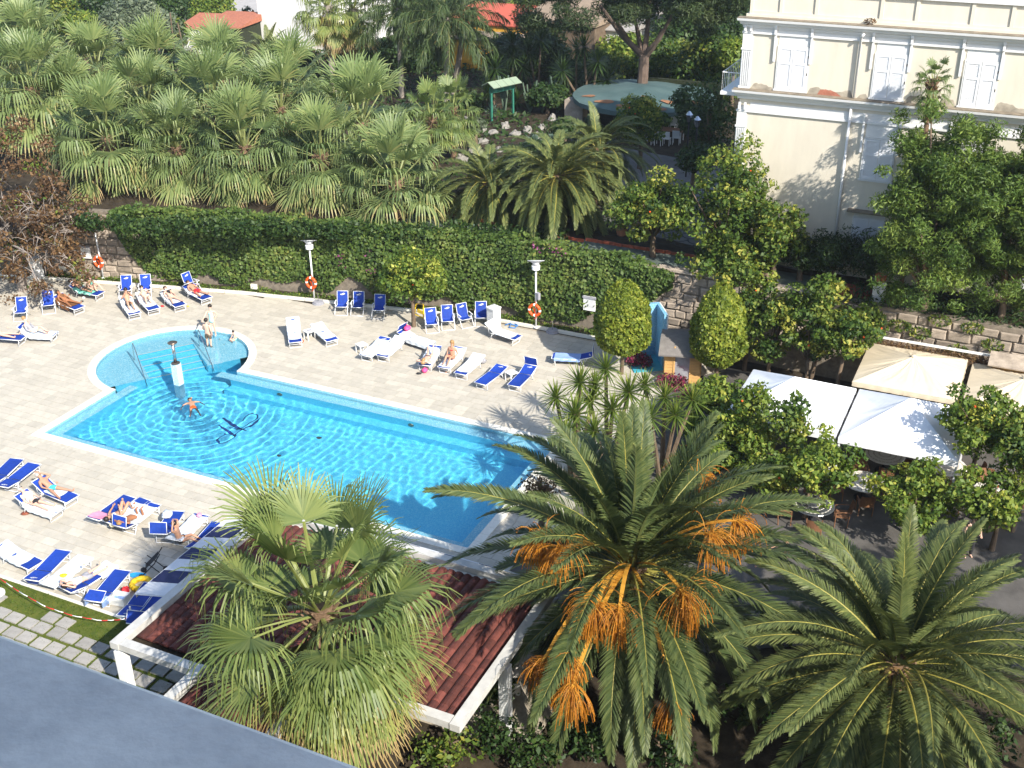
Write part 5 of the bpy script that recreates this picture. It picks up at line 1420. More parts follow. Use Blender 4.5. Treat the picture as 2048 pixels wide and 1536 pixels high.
# pool fittings
def rail(pts, label, r=.022):
    P_ = [Vector(p) for p in pts]; Q = []
    for i in range(len(P_)-1):
        p0, p1, p2, p3 = P_[max(i-1, 0)], P_[i], P_[i+1], P_[min(i+2, len(P_)-1)]
        for k in range(5):
            t = k/5; Q.append(.5*((2*p1)+(p2-p0)*t+(2*p0-5*p1+4*p2-p3)*t*t+(3*p1-p0-3*p2+p3)*t**3))
    Q.append(P_[-1]); mb = MB(); mb.tube(Q, r, 7)
    return single('handrail', mb, M['steel'], label, 'handrail', 'curved handrails of the pool bay', smooth=True)
c_ = Vector((*BC, 0)); S2, D2 = Vector((*sp_, 0)), Vector((*sd_, 0))
for sgn, lb in ((-1, 'curved steel handrail on the open side of the bay steps'), (1, 'curved steel handrail beside the man standing in the pool')):
    o = c_ + S2*1.55*sgn
    rail([o-D2*1.3+Vector((0, 0, -.34)), o-D2*1.25+Vector((0, 0, .55)), o-D2*1.0+Vector((0, 0, .80)), o-D2*.5+Vector((0, 0, .62)), o+D2*.3+Vector((0, 0, .15)), o+D2*.95+Vector((0, 0, -.25)), o+D2*1.25+Vector((0, 0, -.9))], lb)
p = at(358, 768, WZ)
t = thing('pool_fountain', 'mosaic pillar in the pool carrying a steel mushroom fountain', 'fountain', (p.x, p.y, 0))
mb = MB(); mb.box2((-.16, -.16, FZ), (.16, .16, .98)); mb.build('pillar', M['mosaic_pale'], t); t.children[0].data.materials[0] = mosaic('pillar_mosaic', (.42, .60, .68), (.52, .68, .74), (.66, .76, .80))
mb = MB(); mb.lathe([(.20, .98), (.20, 1.01), (.08, 1.03)], 14); mb.build('collar', M['bronze'], t)
mb = MB(); mb.tube([(0, 0, 1.0), (0, 0, 1.96)], .075, 10); mb.build('pipe', M['steel'], t, True)
mb = MB(); mb.lathe([(.09, 1.95), (.20, 1.98), (.22, 2.01), (.14, 2.05), (.02, 2.06)], 16); mb.build('spout_cap', M['bronze'], t, True)

# ------------------------------------------------------------------ restaurant furniture
M['wicker'] = mat('brown_wicker', (.20, .095, .045), .7, .2, 12, .4, 90); M['mosaictop'] = mat('pale_mosaic_top', (.66, .63, .56), .6, .1, 20); M['darktop'] = mat('dark_glass_top', (.05, .055, .06), .2, .2, 5)
def round_table(px, py, label, dark=False, wxyz=None):
    p = at(px, py, .75); t = thing('round_table', label, 'table', (p.x, p.y, 0), 0, 'round mosaic tables of the restaurant')
    mb = MB(); mb.lathe([(.74, .70), (.76, .72), (.74, .745)], 28); mb.build('tabletop', M['darktop' if dark else 'mosaictop'], t)
    for r in (.22, .42, .62):
        mb = MB(); n = 28
        for i in range(n):
            a, b = 2*pi*i/n, 2*pi*(i+.72)/n
            mb.poly([(cos(q_)*rr, sin(q_)*rr, .749) for q_, rr in ((a, r-.035), (b, r-.035), (b, r+.035), (a, r+.035))][::-1] if False else [(cos(q_)*rr, sin(q_)*rr, .749) for q_, rr in ((a, r-.02), (a, r+.02), (b, r+.02), (b, r-.02))][::-1])
        mb.build('mosaic_ring', M['joint'] if not dark else M['mosaictop'], t)
    mb = MB(); mb.lathe([(.30, 0), (.30, .03), (.05, .06), (.05, .70)], 12); mb.build('pedestal', M['black'], t)
    return t
def wicker_chair(x, y, rz, label):
    t = thing('wicker_chair', label, 'chair', (x, y, 0), rz, 'brown wicker chairs of the restaurant')
    mb = MB(); mb.box((0, 0, .43), (.5, .48, .05)); mb.build('seat', M['wicker'], t)
    mb = MB(); mb.grid(lambda u_, v_: (-.24-.10*u_-.05*(1-(2*v_-1)**2), (v_-.5)*.5, .45+u_*.48), 4, 6); mb.grid(lambda u_, v_: (-.27-.10*u_-.05*(1-(2*v_-1)**2), (v_-.5)*.5, .45+u_*.48), 4, 6); mb.build('backrest', M['wicker'], t)
    mb = MB()
    for s in (-1, 1): mb.tube([(.22, s*.27, 0), (.22, s*.27, .62), (.0, s*.28, .66), (-.30, s*.26, .68)], .02, 5); mb.tube([(-.22, s*.25, 0), (-.26, s*.25, .5)], .02, 5)
    mb.build('frame', M['wicker'], t); return t
k = 0
for px, py, dk, nm, lb in ((1728, 962, False, 'sunny pale table', 'round pale mosaic table in full sun between two orange trees'), (1627, 1008, True, 'dark table at the frond tip', 'round dark mosaic table below the palm frond tip'), (1893, 930, False, 'table at the tent corner', 'round mosaic table half under the corner of the white tent'), (1487, 908, False, 'leaf hidden table', 'round mosaic table mostly hidden by orange tree leaves'), (1770, 908, False, 'table in the dark under the tent', 'round mosaic table in the dark under the white tent'), (1985, 985, False, 'table behind the edge orange tree', 'round mosaic table behind the orange tree at the picture edge')):
    t = round_table(px, py, lb, dk)
    for a in (-155, -75, 15, 105):
        x, y = t.location.x+cos(R(a))*1.02, t.location.y+sin(R(a))*1.02
        wicker_chair(x, y, R(a+180)+.1*sin(k), 'wicker chair %s the %s' % ({-155: 'at the hotel side of', -75: 'in front of', 15: 'at the far end of', 105: 'behind'}[a], nm)); k += 1
# ------------------------------------------------------------------ people
_sk = []           # skinned meshes waiting to be baked
def skin_obj(name, V, E, Rr, m, parent=None, loc=None, rz=0, sub=1, root=0):
    me = bpy.data.meshes.new(name); me.from_pydata([tuple(v_) for v_ in V], E, []); me.materials.append(m)
    o = put(name, me, parent, loc, rz)
    md = o.modifiers.new('skin', 'SKIN'); md.use_smooth_shade = True; md.branch_smoothing = .3
    for i, r in enumerate(Rr):
        me.skin_vertices[0].data[i].radius = (r, r) if not hasattr(r, '__len__') else r
    me.skin_vertices[0].data[root].use_root = True
    s = o.modifiers.new('sub', 'SUBSURF'); s.levels = s.render_levels = sub
    _sk.append(o); return o
def person(J, label, skin='skin', clothes=(), hair='hair', loc=(0, 0, 0), rz=0, scale=1.0, hairlen=0, glasses=False, group=None):
    J = {k: Vector(v_) for k, v_ in J.items()}
    names = list(J); V = [J[k]*scale for k in names]; ix = {k: i for i, k in enumerate(names)}
    rad = dict(pelvis=.125, belly=.112, chest=.128, neck=.052, jaw=.072, head=.088, sh=.062, el=.041, ha=.028, hip=.088, kn=.056, an=.037, to=.027)
    Rr = [rad.get(k, rad.get(k[:2], rad.get(k[:3], .05)))*scale for k in names]
    E = [('pelvis', 'belly'), ('belly', 'chest'), ('chest', 'neck'), ('neck', 'jaw'), ('jaw', 'head')]
    for s in 'LR': E += [('chest', 'sh'+s), ('sh'+s, 'el'+s), ('el'+s, 'ha'+s), ('pelvis', 'hip'+s), ('hip'+s, 'kn'+s), ('kn'+s, 'an'+s), ('an'+s, 'to'+s)]
    E = [(ix[a], ix[b]) for a, b in E]
    # hands: palm, four curled fingers and a thumb
    for s in 'LR':
        d = (J['ha'+s]-J['el'+s]).normalized(); a = Vector((0, 0, 1)) if abs(d.z) < .8 else Vector((1, 0, 0)); side = d.cross(a).normalized(); bk = side.cross(d)
        palm = len(V); V.append((J['ha'+s]+d*.07)*scale); Rr.append((.034*scale, .018*scale)); E.append((ix['ha'+s], palm))
        for k, (o_, l) in enumerate(((-.026, .062), (-.009, .075), (.009, .07), (.026, .055))):
            b = len(V); V.append((J['ha'+s]+d*(.115)+side*o_)*scale); V.append((J['ha'+s]+d*(.115+l)+side*o_*1.2-bk*.02)*scale); Rr += [.009*scale, .0075*scale]; E += [(palm, b), (b, b+1)]
        b = len(V); V.append((J['ha'+s]+d*.05+side*.045)*scale); V.append((J['ha'+s]+d*.085+side*.065)*scale); Rr += [.010*scale, .008*scale]; E += [(ix['ha'+s], b), (b, b+1)]
    face = Vector(J.get('face', Vector((0, -1, 0)))).normalized() if 'face' in J else None
    o = skin_obj('person', V[:], E, Rr, M[skin], None, loc, rz, 1, ix['pelvis'])
    tag(o, label, 'person', group)
    H = J['head']*scale; up = (J['head']-J['jaw']).normalized()
    if face is None: face = (J['toL']-J['anL']).normalized()
    face = (face - up*face.dot(up)).normalized(); sd2 = up.cross(face)
    # face: nose, eyes, mouth; ears
    mb = MB(); B = Matrix((sd2, face, up)).transposed()
    def fb(p): return H + B @ (Vector(p)*scale)
    mb.tube([fb((0, .082, .0)), fb((0, .105, -.035)), fb((0, .082, -.045))], [.010*scale, .014*scale, .010*scale], 5)
    for s in (-1, 1): mb.ball(fb((s*.088, -.005, -.02)), .022*scale, 6, 4, .5, 1, 1.2)
    mb.build('nose_and_ears', M[skin], o, True)
    mb = MB()
    for s in (-1, 1): mb.ball(fb((s*.032, .078, .005)), (.022 if glasses else .011)*scale, 6, 4)
    mb.box(fb((0, .072, -.075)), (.045*scale, .012*scale, .010*scale)) if not glasses else mb.tube([fb((-.08, .04, .008)), fb((-.03, .085, .008)), fb((.03, .085, .008)), fb((.08, .04, .008))], .006, 4)
    mb.build('eyes_and_mouth', M['eye'], o)
    if hair:
        mb = MB(); n = 9
        def hf(u_, v_):
            el = -.25 + v_*1.82; az = pi*.62 + u_*2*pi*.88 - pi*.12*0 ; az = pi/2 + .62 + u_*(2*pi-1.24)
            el0 = -.55 if abs(u_-.5) < .4 else .1; el = el0 + v_*(pi/2-el0)
            d = Vector((cos(az)*cos(el), sin(az)*cos(el), sin(el)*1.05)); return fb(d*.108 + Vector((0, -.008, .012)))
        mb.grid(hf, 12, 6)
        mb.ball(fb((0, -.01, .02)), .099*scale, 10, 6, 1, 1, 1.03)
        if hairlen:
            mb.tube([fb((0, -.08, 0)), fb((0, -.12, -.12)), fb((0, -.10, -.12-hairlen))], [.07*scale, .075*scale, .03*scale], 7)
        mb.v = [v_ for v_ in mb.v]
        mb.build('hair', M[hair], o, True)
    P = lambda k: J[k]*scale
    for kind, m in clothes:
        if kind in ('shorts', 'trunks', 'briefs'):
            k = {'shorts': .72, 'trunks': .45, 'briefs': .08}[kind]; f = 1.20
            vs = [P('pelvis').lerp(P('belly'), .45 if kind != 'briefs' else .12), P('pelvis')]; rs = [.125*f*scale*.97, .132*f*scale*.98]; es = [(0, 1)]
            for s in 'LR':
                b = len(vs); vs.append(P('hip'+s)); vs.append(P('hip'+s).lerp(P('kn'+s), k)); rs += [.098*1.12*scale, (.088-.030*k)*1.32*scale]; es += [(1, b), (b, b+1)]
            skin_obj(kind, vs, es, rs, M[m], o, sub=1, root=1)
        elif kind == 'trousers':
            vs = [P('pelvis').lerp(P('belly'), .4), P('pelvis')]; rs = [.145*scale, .152*scale]; es = [(0, 1)]
            for s in 'LR':
                b = len(vs); vs += [P('hip'+s), P('kn'+s), P('an'+s)]; rs += [.108*scale, .08*scale, .062*scale]; es += [(1, b), (b, b+1), (b+1, b+2)]
            skin_obj('trousers', vs, es, rs, M[m], o, sub=1, root=1)
        elif kind in ('shirt', 'swimsuit', 'dress', 'bikini_top', 'cardigan'):
            lo = {'bikini_top': ('chest', .0), 'shirt': ('pelvis', .25), 'swimsuit': ('pelvis', -.05), 'dress': ('pelvis', 0), 'cardigan': ('pelvis', .2)}[kind]
            if kind == 'bikini_top': vs = [P('chest').lerp(P('belly'), .30), P('chest').lerp(P('neck'), .05)]; rs = [.128*scale, .136*scale]; es = [(0, 1)]
            else: vs = [P('pelvis').lerp(P('belly'), lo[1]), P('belly'), P('chest'), P('chest').lerp(P('neck'), .45 if kind in ('shirt', 'cardigan') else .15)]; rs = [.142*scale, .128*scale, .144*scale, (.075 if kind in ('shirt', 'cardigan') else .128)*scale]; es = [(0, 1), (1, 2), (2, 3)]
            if kind in ('shirt', 'cardigan'):
                kk = .5 if kind == 'shirt' else 1
                for s in 'LR':
                    b = len(vs); vs += [P('sh'+s), P('sh'+s).lerp(P('el'+s), kk)]; rs += [.074*scale, .056*scale]; es += [(2, b), (b, b+1)]
                    if kind == 'cardigan': vs.append(P('el'+s).lerp(P('ha'+s), .85)); rs.append(.042*scale); es.append((b+1, b+2))
            if kind in ('swimsuit',):
                for s in 'LR': b = len(vs); vs.append(P('hip'+s)); rs.append(.10*scale); es.append((0, b))
            if kind == 'dress':
                b = len(vs); vs.append(P('pelvis')-Vector((0, 0, .22*scale))); rs.append(.185*scale); es.append((0, b))
            skin_obj(kind, vs, es, rs, M[m], o, sub=1, root=1)
    return o
def lying(ang, prone=False, bend=(0, 0), arms='down', spread=.10, tw=.0, px=.04, headlift=0, legz=0):
    a = R(ang); b = Vector((-cos(a), 0, sin(a))); n_ = Vector((sin(a), 0, cos(a))); z0 = LZ0+.035; J = {}
    Pv = Vector((px, 0, z0+.115)); J['pelvis'] = Pv; J['belly'] = Pv + b*.17 + n_*.0; J['chest'] = Pv + b*.36 + n_*.015
    J['neck'] = Pv + b*.52 + n_*(.02+headlift*.4); J['jaw'] = Pv + b*.60 + n_*(.03+headlift*.8); J['head'] = Pv + b*.70 + n_*(.02+headlift)
    for s, y in (('L', 1), ('R', -1)):
        J['sh'+s] = J['chest'] + b*.07 + Vector((0, .165*y, 0)) - n_*.01
        J['hip'+s] = Pv + Vector((.05, .085*y, -.01))
        bd = bend[0 if y > 0 else 1]
        if bd:
            h = .42*sin(R(bd)); l = .42*cos(R(bd)); J['kn'+s] = J['hip'+s] + Vector((l, .02*y, h)); 
            J['an'+s] = Vector((J['kn'+s].x + math.sqrt(max(.01, .40**2-(J['kn'+s].z-z0-.05)**2))*1.0, J['kn'+s].y, z0+.05)) if bd > 0 else J['kn'+s] + Vector((-.05, 0, .38))
            J['to'+s] = J['an'+s] + Vector((.13, .02*y, .02))
        else:
            J['kn'+s] = J['hip'+s] + Vector((.42, (spread-.06)*y, -.02+legz*.5)); J['an'+s] = J['kn'+s] + Vector((.40, (spread-.06)*y, -.03+legz)); J['to'+s] = J['an'+s] + (Vector((.05, .04*y, .12)) if not prone else Vector((.12, 0, -.04)))
        sh = J['sh'+s]
        if arms == 'down': J['el'+s] = sh - b*.26 + Vector((0, .09*y, 0)) - n_*.03; J['ha'+s] = J['el'+s] - b*.10 + Vector((.14, -.04*y, .02))
        elif arms == 'up': J['el'+s] = sh + b*.16 + Vector((0, .20*y, .02)); J['ha'+s] = J['el'+s] + b*.12 + Vector((0, -.20*y, .04))
        elif arms == 'read': J['el'+s] = sh - b*.18 + Vector((0, .12*y, .05)); J['ha'+s] = J['el'+s] + Vector((.08, -.12*y, .20))
        elif arms == 'face': J['el'+s] = sh + n_*.10 + Vector((.05, .14*y, .0)) if y > 0 else sh - b*.26 + Vector((0, .09*y, 0)); J['ha'+s] = J['head'] + n_*.12 + Vector((0, .03, 0)) if y > 0 else J['el'+s] + Vector((.2, .04, 0))
    J['face'] = n_ if not prone else -n_
    return J
def on(key, J, label, **kw):
    t, a = LONG[key]; return person(J, label, loc=tuple(t.location), rz=t.rotation_euler.z, group=None, **kw)
def standing(arms='down', lean=0, face=(1, 0, 0)):
    J = dict(pelvis=(0, 0, .93), belly=(.0, 0, 1.08), chest=(.01, 0, 1.27), neck=(.01, 0, 1.45), jaw=(.025, 0, 1.52), head=(.015, 0, 1.62))
    for s, y in (('L', 1), ('R', -1)):
        J.update({'sh'+s: (.0, .165*y, 1.37), 'el'+s: (-.02, .25*y, 1.10), 'ha'+s: (.06, .26*y, .86), 'hip'+s: (0, .09*y, .88), 'kn'+s: (.03, .10*y, .48), 'an'+s: (-.01, .10*y, .06), 'to'+s: (.13, .12*y, .02)})
    J['face'] = face; return J

# at the pool
J = standing(); J['elR'] = (.16, -.26, 1.18); J['haR'] = (.36, -.30, 1.05); J['elL'] = (-.05, .30, 1.16); J['haL'] = (.05, .20, .98); J['knL'] = (.06, .10, .49)
p = at(428, 671, 0); person(J, 'woman in pale aqua tunic standing on the pool edge behind the man', 'skin2', (('dress', 'aqua'),), 'hair', p, R(-70), .97, 0, True)
J = standing(); J['elR'] = (-.10, -.27, 1.12); J['haR'] = (-.02, -.22, .92); J['elL'] = (.05, .27, 1.12); J['haL'] = (.18, .22, .98)
p = at(420, 700, -.32); person(J, 'man in olive shorts standing in the shallow pool with his back turned', 'skin2', (('shorts', 'olive'),), 'hair', p, R(100), .98)
J = standing(); J.update(pelvis=(0, 0, .42), belly=(.05, 0, .58), chest=(.10, 0, .75), neck=(.13, 0, .92), jaw=(.17, 0, .98), head=(.16, 0, 1.08))
for s, y in (('L', 1), ('R', -1)): J.update({'sh'+s: (.09, .16*y, .85), 'el'+s: (.22, .2*y, .62), 'ha'+s: (.38, .14*y, .48), 'hip'+s: (.02, .09*y, .38), 'kn'+s: (.40, .13*y, .42), 'an'+s: (.34, .12*y, .06), 'to'+s: (.46, .13*y, .02)})
p = at(473, 687, -.30); person(J, 'small child in green trunks sitting in the shallow rim of the bay', 'skin2', (('trunks', 'green_towel'),), 'hair', p, R(-120), .62)
J = lying(3, arms='down', spread=.16)
for s, y in (('L', 1), ('R', -1)): J['el'+s] = J['sh'+s] + Vector((.10, .22*y, -.02)); J['ha'+s] = J['el'+s] + Vector((.18, .10*y, -.06))
J['knL'] = J['hipL'] + Vector((.40, .06, -.08)); J['anL'] = J['knL'] + Vector((.34, .05, -.14)); J['toL'] = J['anL'] + Vector((.12, 0, .02))
p = at(385, 812, WZ); person(J, 'swimmer in orange trunks floating on his back amid the ring ripples', 'skin', (('trunks', 'orange'),), 'hair', (p.x, p.y, WZ-LZ0-.14), R(-40), .93)
# around the bay
a = LONG['g1'][1]; J = lying(a, arms='read', px=-.10); on('g1', J, 'man resting on the mint towel beside the sitting woman', skin='skin', clothes=(('trunks', 'greycloth'),))
J = lying(80, bend=(35, 55), arms='down', px=.50); J = {k: Vector(v_)+(Vector((0, .16, .02)) if k != 'face' else Vector()) for k, v_ in J.items()}; on('g1', J, 'woman in green swimsuit sitting up on the mint towel, looking down', skin='skin2', clothes=(('swimsuit', 'green_towel'),), hair='hair', hairlen=.16)
on('g2', lying(LONG['g2'][1], arms='down', spread=.16), 'very tanned woman lying on the brown towel beside a navy chair', skin='skin3', clothes=(('swimsuit', 'brown_towel'),), hairlen=.1)
J = lying(66, bend=(30, 42), arms='read', headlift=.16); on('h1', J, 'person bent forward reading on the lounger below an upright chair', skin='skin', clothes=(('trunks', 'black'),))
J = lying(38, bend=(52, 58), arms='read', headlift=.06); on('h2', J, 'woman in sunglasses holding her knees up on a white towel', skin='skin2', clothes=(('bikini_top', 'greycloth'), ('briefs', 'greycloth')), glasses=True)
on('h3', lying(LONG['h3'][1], arms='down', spread=.15), 'woman in black swimsuit lying with her head under a sunshade', skin='skin2', clothes=(('swimsuit', 'black'),))
on('h4', lying(LONG['h4'][1], arms='down', spread=.13, px=.1), 'man in red shorts lying beside the sideways navy chair', skin='skin', clothes=(('shorts', 'red'),))
on('i1', lying(30, arms='read', spread=.12), 'person in dark top lying at the picture edge under brown leaves', skin='skin2', clothes=(('swimsuit', 'black'),))
on('i2', lying(58, bend=(30, 20), arms='down', headlift=.08), 'woman in grey lilac cardigan sitting wrapped in a white towel', skin='skin2', clothes=(('cardigan', 'greycloth'), ('shorts', 'towel')), hair='blonde')
# middle group
J = lying(6, prone=True, arms='up', spread=.08); J = {k: (Vector((.75-v_[0], -v_[1], v_[2])) if k != 'face' else Vector(v_)) for k, v_ in ((k, Vector(v_)) for k, v_ in J.items())}
J['anL'] = J['knL'] + Vector((.03, .02, .38)); J['toL'] = J['anL'] + Vector((-.05, 0, .13)); J['anR'] = J['knR'] + Vector((-.20, .0, .30)); J['toR'] = J['anR'] + Vector((-.08, 0, .12))
on('c1', J, 'woman lying face down with her feet in the air', skin='skin2', clothes=(('briefs', 'black'),), hair='blonde', hairlen=.1)
J = lying(88, bend=(25, 30), arms='down', px=.25); on('c2', J, 'blonde woman in red bikini sitting upright on a towelled lounger', skin='skin', clothes=(('bikini_top', 'red'), ('briefs', 'red')), hair='blonde', hairlen=.12)
# near side
on('k1', lying(LONG['k1'][1], arms='face', spread=.17), 'grey haired man in turquoise trunks shading his face with one hand', skin='skin', clothes=(('trunks', 'cyan'),), hair='greyhair')
on('k2', lying(LONG['k2'][1], arms='down', spread=.10), 'man in white shirt and dark trunks lying on a towel draped lounger', skin='skin2', clothes=(('shirt', 'towel'), ('trunks', 'black')), hair='greyhair', glasses=True)
on('l1', lying(10, bend=(62, 50), arms='read', px=.0), 'woman with one knee bent high lying next to the pink towel', skin='skin', clothes=(('bikini_top', 'towel'), ('briefs', 'towel')), hair='hair')
on('l2', lying(14, bend=(-40, -30), arms='up', px=.05) | {}, 'person with bare feet raised behind an upright blue sunshade', skin='skin3', clothes=(('shorts', 'towel'),), hair='blonde')
on('n4', lying(12, arms='up', spread=.10), 'dark haired man in white shirt and grey shorts reading on his back', skin='skin2', clothes=(('shirt', 'towel'), ('shorts', 'greycloth')))
J = lying(82, bend=(25, 25), arms='up', px=0); p = at(362, 1098, 0); person(J, 'sunburnt person sitting low with both hands behind the head by the awning', 'skin', (('trunks', 'black'),), 'hair', (p.x, p.y, -.12), R(25))
# restaurant
J = standing(); J.update(pelvis=(0, 0, .52), belly=(0, 0, .68), chest=(.03, 0, .88), neck=(.05, 0, 1.06), jaw=(.08, 0, 1.12), head=(.09, 0, 1.22))
for s, y in (('L', 1), ('R', -1)): J.update({'sh'+s: (.02, .17*y, .98), 'el'+s: (.12, .24*y, .76), 'ha'+s: (.36, .16*y, .76), 'hip'+s: (.02, .09*y, .50), 'kn'+s: (.44, .11*y, .50), 'an'+s: (.42, .11*y, .07), 'to'+s: (.55, .12*y, .03)})
p = at(1576, 1088, 1.0); person(J, 'man in grey shirt sitting between the palm crowns at the restaurant', 'skin', (('shirt', 'greycloth'), ('shorts', 'black')), 'hair', (p.x, p.y, 0), R(200))
p = at(1946, 1055, 1.2); J2_ = standing(); J2_['elL'] = (.1, .24, 1.15); J2_['haL'] = (.32, .16, 1.12); person(J2_, 'waiter in black clothes standing under the orange tree at the restaurant', 'skin2', (('shirt', 'black'), ('trousers', 'black')), 'hair', (p.x, p.y, 0), R(-60))

bpy.context.view_layer.update()
dg = bpy.context.evaluated_depsgraph_get()
new = [(o, bpy.data.meshes.new_from_object(o.evaluated_get(dg))) for o in _sk]
for o, me in new:
    o.modifiers.clear(); o.data = me
# ------------------------------------------------------------------ palms
FS = fan_set(1.40, 1.55, 11, M['leaf_fan'], 34, .55, tone0=.36, wid=.85)
FS_BIG = fan_set(1.65, 1.75, 21, M['leaf_fan2'], 58, .52, tone0=.36, wid=.82)
DS = date_set(5.7, 31, M['leaf_date'], nl=150, ll=.62, lw=.046, base_tone=.50)
DS2 = date_set(5.7, 35, M['leaf_date'], nl=150, ll=.60, lw=.046, base_tone=.58, vee=28)
DS_M = date_set(3.6, 32, M['leaf_date'], nv=2, bk=1.4, nl=90, ll=.46, lw=.05, base_tone=.60)
QS = date_set(3.4, 33, M['leaf_queen'], angs=(80, 62, 45, 28, 10, -12), nv=1, nl=70, ll=.62, lw=.04, droop=.9, plum=.25)

# the two great date palms and the fan palm beside the bar
p = at_d(1262, 1128, 32.4); 
dp = date_palm('great date palm with orange fruit tassels between pool corner and restaurant', (p.x, p.y, 0), p.z, DS, 124, 3, lo=-56, sc=1.0, gap=R(-71), lean=(0, 0))
for k, (px, py, dd, rr) in enumerate(((1120, 1098, 30.4, .62), (1188, 1215, 29.5, .66), (1238, 1222, 29.4, .66), (1368, 1190, 29.6, .72), (1428, 1068, 30.6, .66), (1485, 1042, 31.0, .62), (1402, 948, 32.9, .70), (1082, 1330, 29.8, .5), (1142, 1385, 29.2, .62), (1345, 1418, 29.4, .52), (1075, 1085, 31.0, .55), (1140, 1330, 29.4, .45))):
    e = at_d(px, py, dd); put('fruit_tassel', date_cluster(60+k, (e.x-p.x, e.y-p.y, e.z-p.z+.05), 110, rr*.98, tone0=.55 if k not in (7, 9) else .35), dp, (0, 0, p.z-.05))
p = at_d(1795, 1318, 31)
dp2 = date_palm('great date palm without fruit nearest the camera beside the fruiting one', (p.x, p.y, 0), p.z, DS2, 84, 8, lo=-44, lean=(0, 0), sc=.93)
g = np.random.default_rng(9); n = 220
P = rnd_unit(g, n)*np.array([.55, .55, .4]) + np.array([0, 0, p.z-.35]); put('dry_sheaths', quads_mesh('dry_sheaths', leaves_at(P, rnd_unit(g, n), .55, .07, g, .5), M['leaf_brown'], g.uniform(.5, .8, n)), dp2)
p = at_d(640, 1212, 28)
fan_palm('great fan palm rising in front of the tiled bar roof', (p.x, p.y, 0), p.z, FS_BIG, 48, 5, None, .26, -70, 84, .98)

# palm grove behind the hedge: (crown pixel, row depth)
GRP = 'fan palms of the grove behind the hedge'
rows = [
 ('front row', [((212, 262), 18.2), ((352, 285), 19.6), ((487, 283), 20.2), ((640, 300), 20.6), ((792, 352), 20.4)]),
 ('second row', [((62, 165), 20.5), ((140, 200), 22), ((292, 205), 23.5), ((424, 200), 24), ((560, 205), 24.5), ((722, 235), 24.5)]),
 ('third row', [((58, 92), 26), ((192, 130), 28), ((310, 140), 28.5), ((440, 145), 29), ((575, 168), 29)]),
]
ordn = ['first', 'second', 'third', 'fourth', 'fifth', 'sixth']
k = 0
for rn, lst in rows:
    for i, ((px, py), yd) in enumerate(lst):
        p = at_y(px, py+8, yd)
        fan_palm('fan palm in the %s of the grove, %s from the brown leaved tree' % (rn, ordn[i]), (p.x, p.y, TZ), p.z-TZ, FS, 41 if rn == 'front row' else 40, 100+k, GRP, .24, -60 if rn == 'front row' else -50, 84, rng.uniform(1.10, 1.32)); k += 1
FSg = fan_set(.8, .8, 71, M['leaf_fan2'], 26, .6, tone0=.3)
for i, (px, py, yd, lb) in enumerate(((862, 235, 27, 'low yellowish green fan palm in front of the grey palm trunk'), (905, 215, 31, 'small fan palm at the foot of the tall palm with feathery crown'))):
    p = at_y(px, py, yd); fan_palm(lb, (p.x, p.y, TZ), max(.6, p.z-TZ), FSg, 34, 300+i, None, .14, -50, 80, 1.25)
# medium date palms at the path
for i, (px, py, yd, sc, lb, n) in enumerate(((980, 350, 22.6, 1.0, 'medium date palm behind the hedge, next to the fan palm grove', 84), (1115, 335, 22.6, 1.12, 'medium date palm with arching fronds above the brick edging', 100), (1195, 282, 26.5, 1.0, 'medium date palm in shade nearer the green pavilion', 70))):
    p = at_y(px, py, yd); date_palm(lb, (p.x, p.y, TZ), p.z-TZ-.35, DS_M, n, 400+i, None, .30, -46, 74, sc, pw=.8)
# tall palms: two with skirts, two with feathery crowns
FSw = fan_set(1.1, .95, 81, M['leaf_fan2'], 28, .75, tone0=.42)
def tall_fan(cx, cy, bx, by, label, seed):
    b = at(bx, by, TZ); c = at_y(cx, cy, b.y)
    t = fan_palm(label, (b.x, b.y, TZ), c.z-TZ, FSw, 44, seed, None, .22, -75, 82, 1.2, trunkmat='greytrunk', lean=(c.x-b.x, 0))
    g = np.random.default_rng(seed); n = 420; a = g.uniform(0, 2*pi, n); z = g.uniform(-3.2, -.6, n); r = .38+.28*(z+3.2)/2.6
    P = np.stack([np.cos(a)*r+(c.x-b.x)*(1+z/(c.z-TZ)*.8), np.sin(a)*r, c.z-TZ+z], 1)
    V = []
    for q_, aa in zip(P, a):
        d = np.array([np.cos(aa)*.12, np.sin(aa)*.12, -.55]); l = np.array([-np.sin(aa), np.cos(aa), 0])*.05
        V.append([q_-l, q_+l, q_+d+l*.4, q_+d-l*.4])
    put('dead_skirt', quads_mesh('dead_skirt', np.array(V), M['leaf_fan2'], g.uniform(.75, 1, n)), t)
tall_fan(655, 10, 668, 190, 'tall fan palm with straw coloured skirt near the white house', 501)
tall_fan(706, 16, 714, 182, 'tall fan palm standing in shade right behind the skirted one', 502)
def tall_feather(cx, cy, bx, by, label, seed, sc=1.0, n=24):
    b = at(bx, by, TZ); c = at_y(cx, cy, b.y)
    return date_palm(label, (b.x, b.y, TZ), c.z-TZ, QS, n, seed, None, .19, -30, 80, sc, trunkmat='greytrunk', lean=(c.x-b.x, 0))
tall_feather(797, 16, 803, 195, 'tall feathery palm with smooth grey trunk, darker crown of the pair', 511, 1.2, 36)
tall_feather(895, 34, 893, 208, 'tall feathery palm before the red roof', 512, 1.25, 36)
tall_feather(928, 50, 906, 190, 'slim feathery palm with thin trunk leaning against the taller one', 513, .95, 20)
p = at(540, 135, TZ); date_palm('upright grey green date palm in front of the white house', (p.x, p.y, TZ), .9, DS_M, 30, 520, None, .25, 10, 88, 1.0)
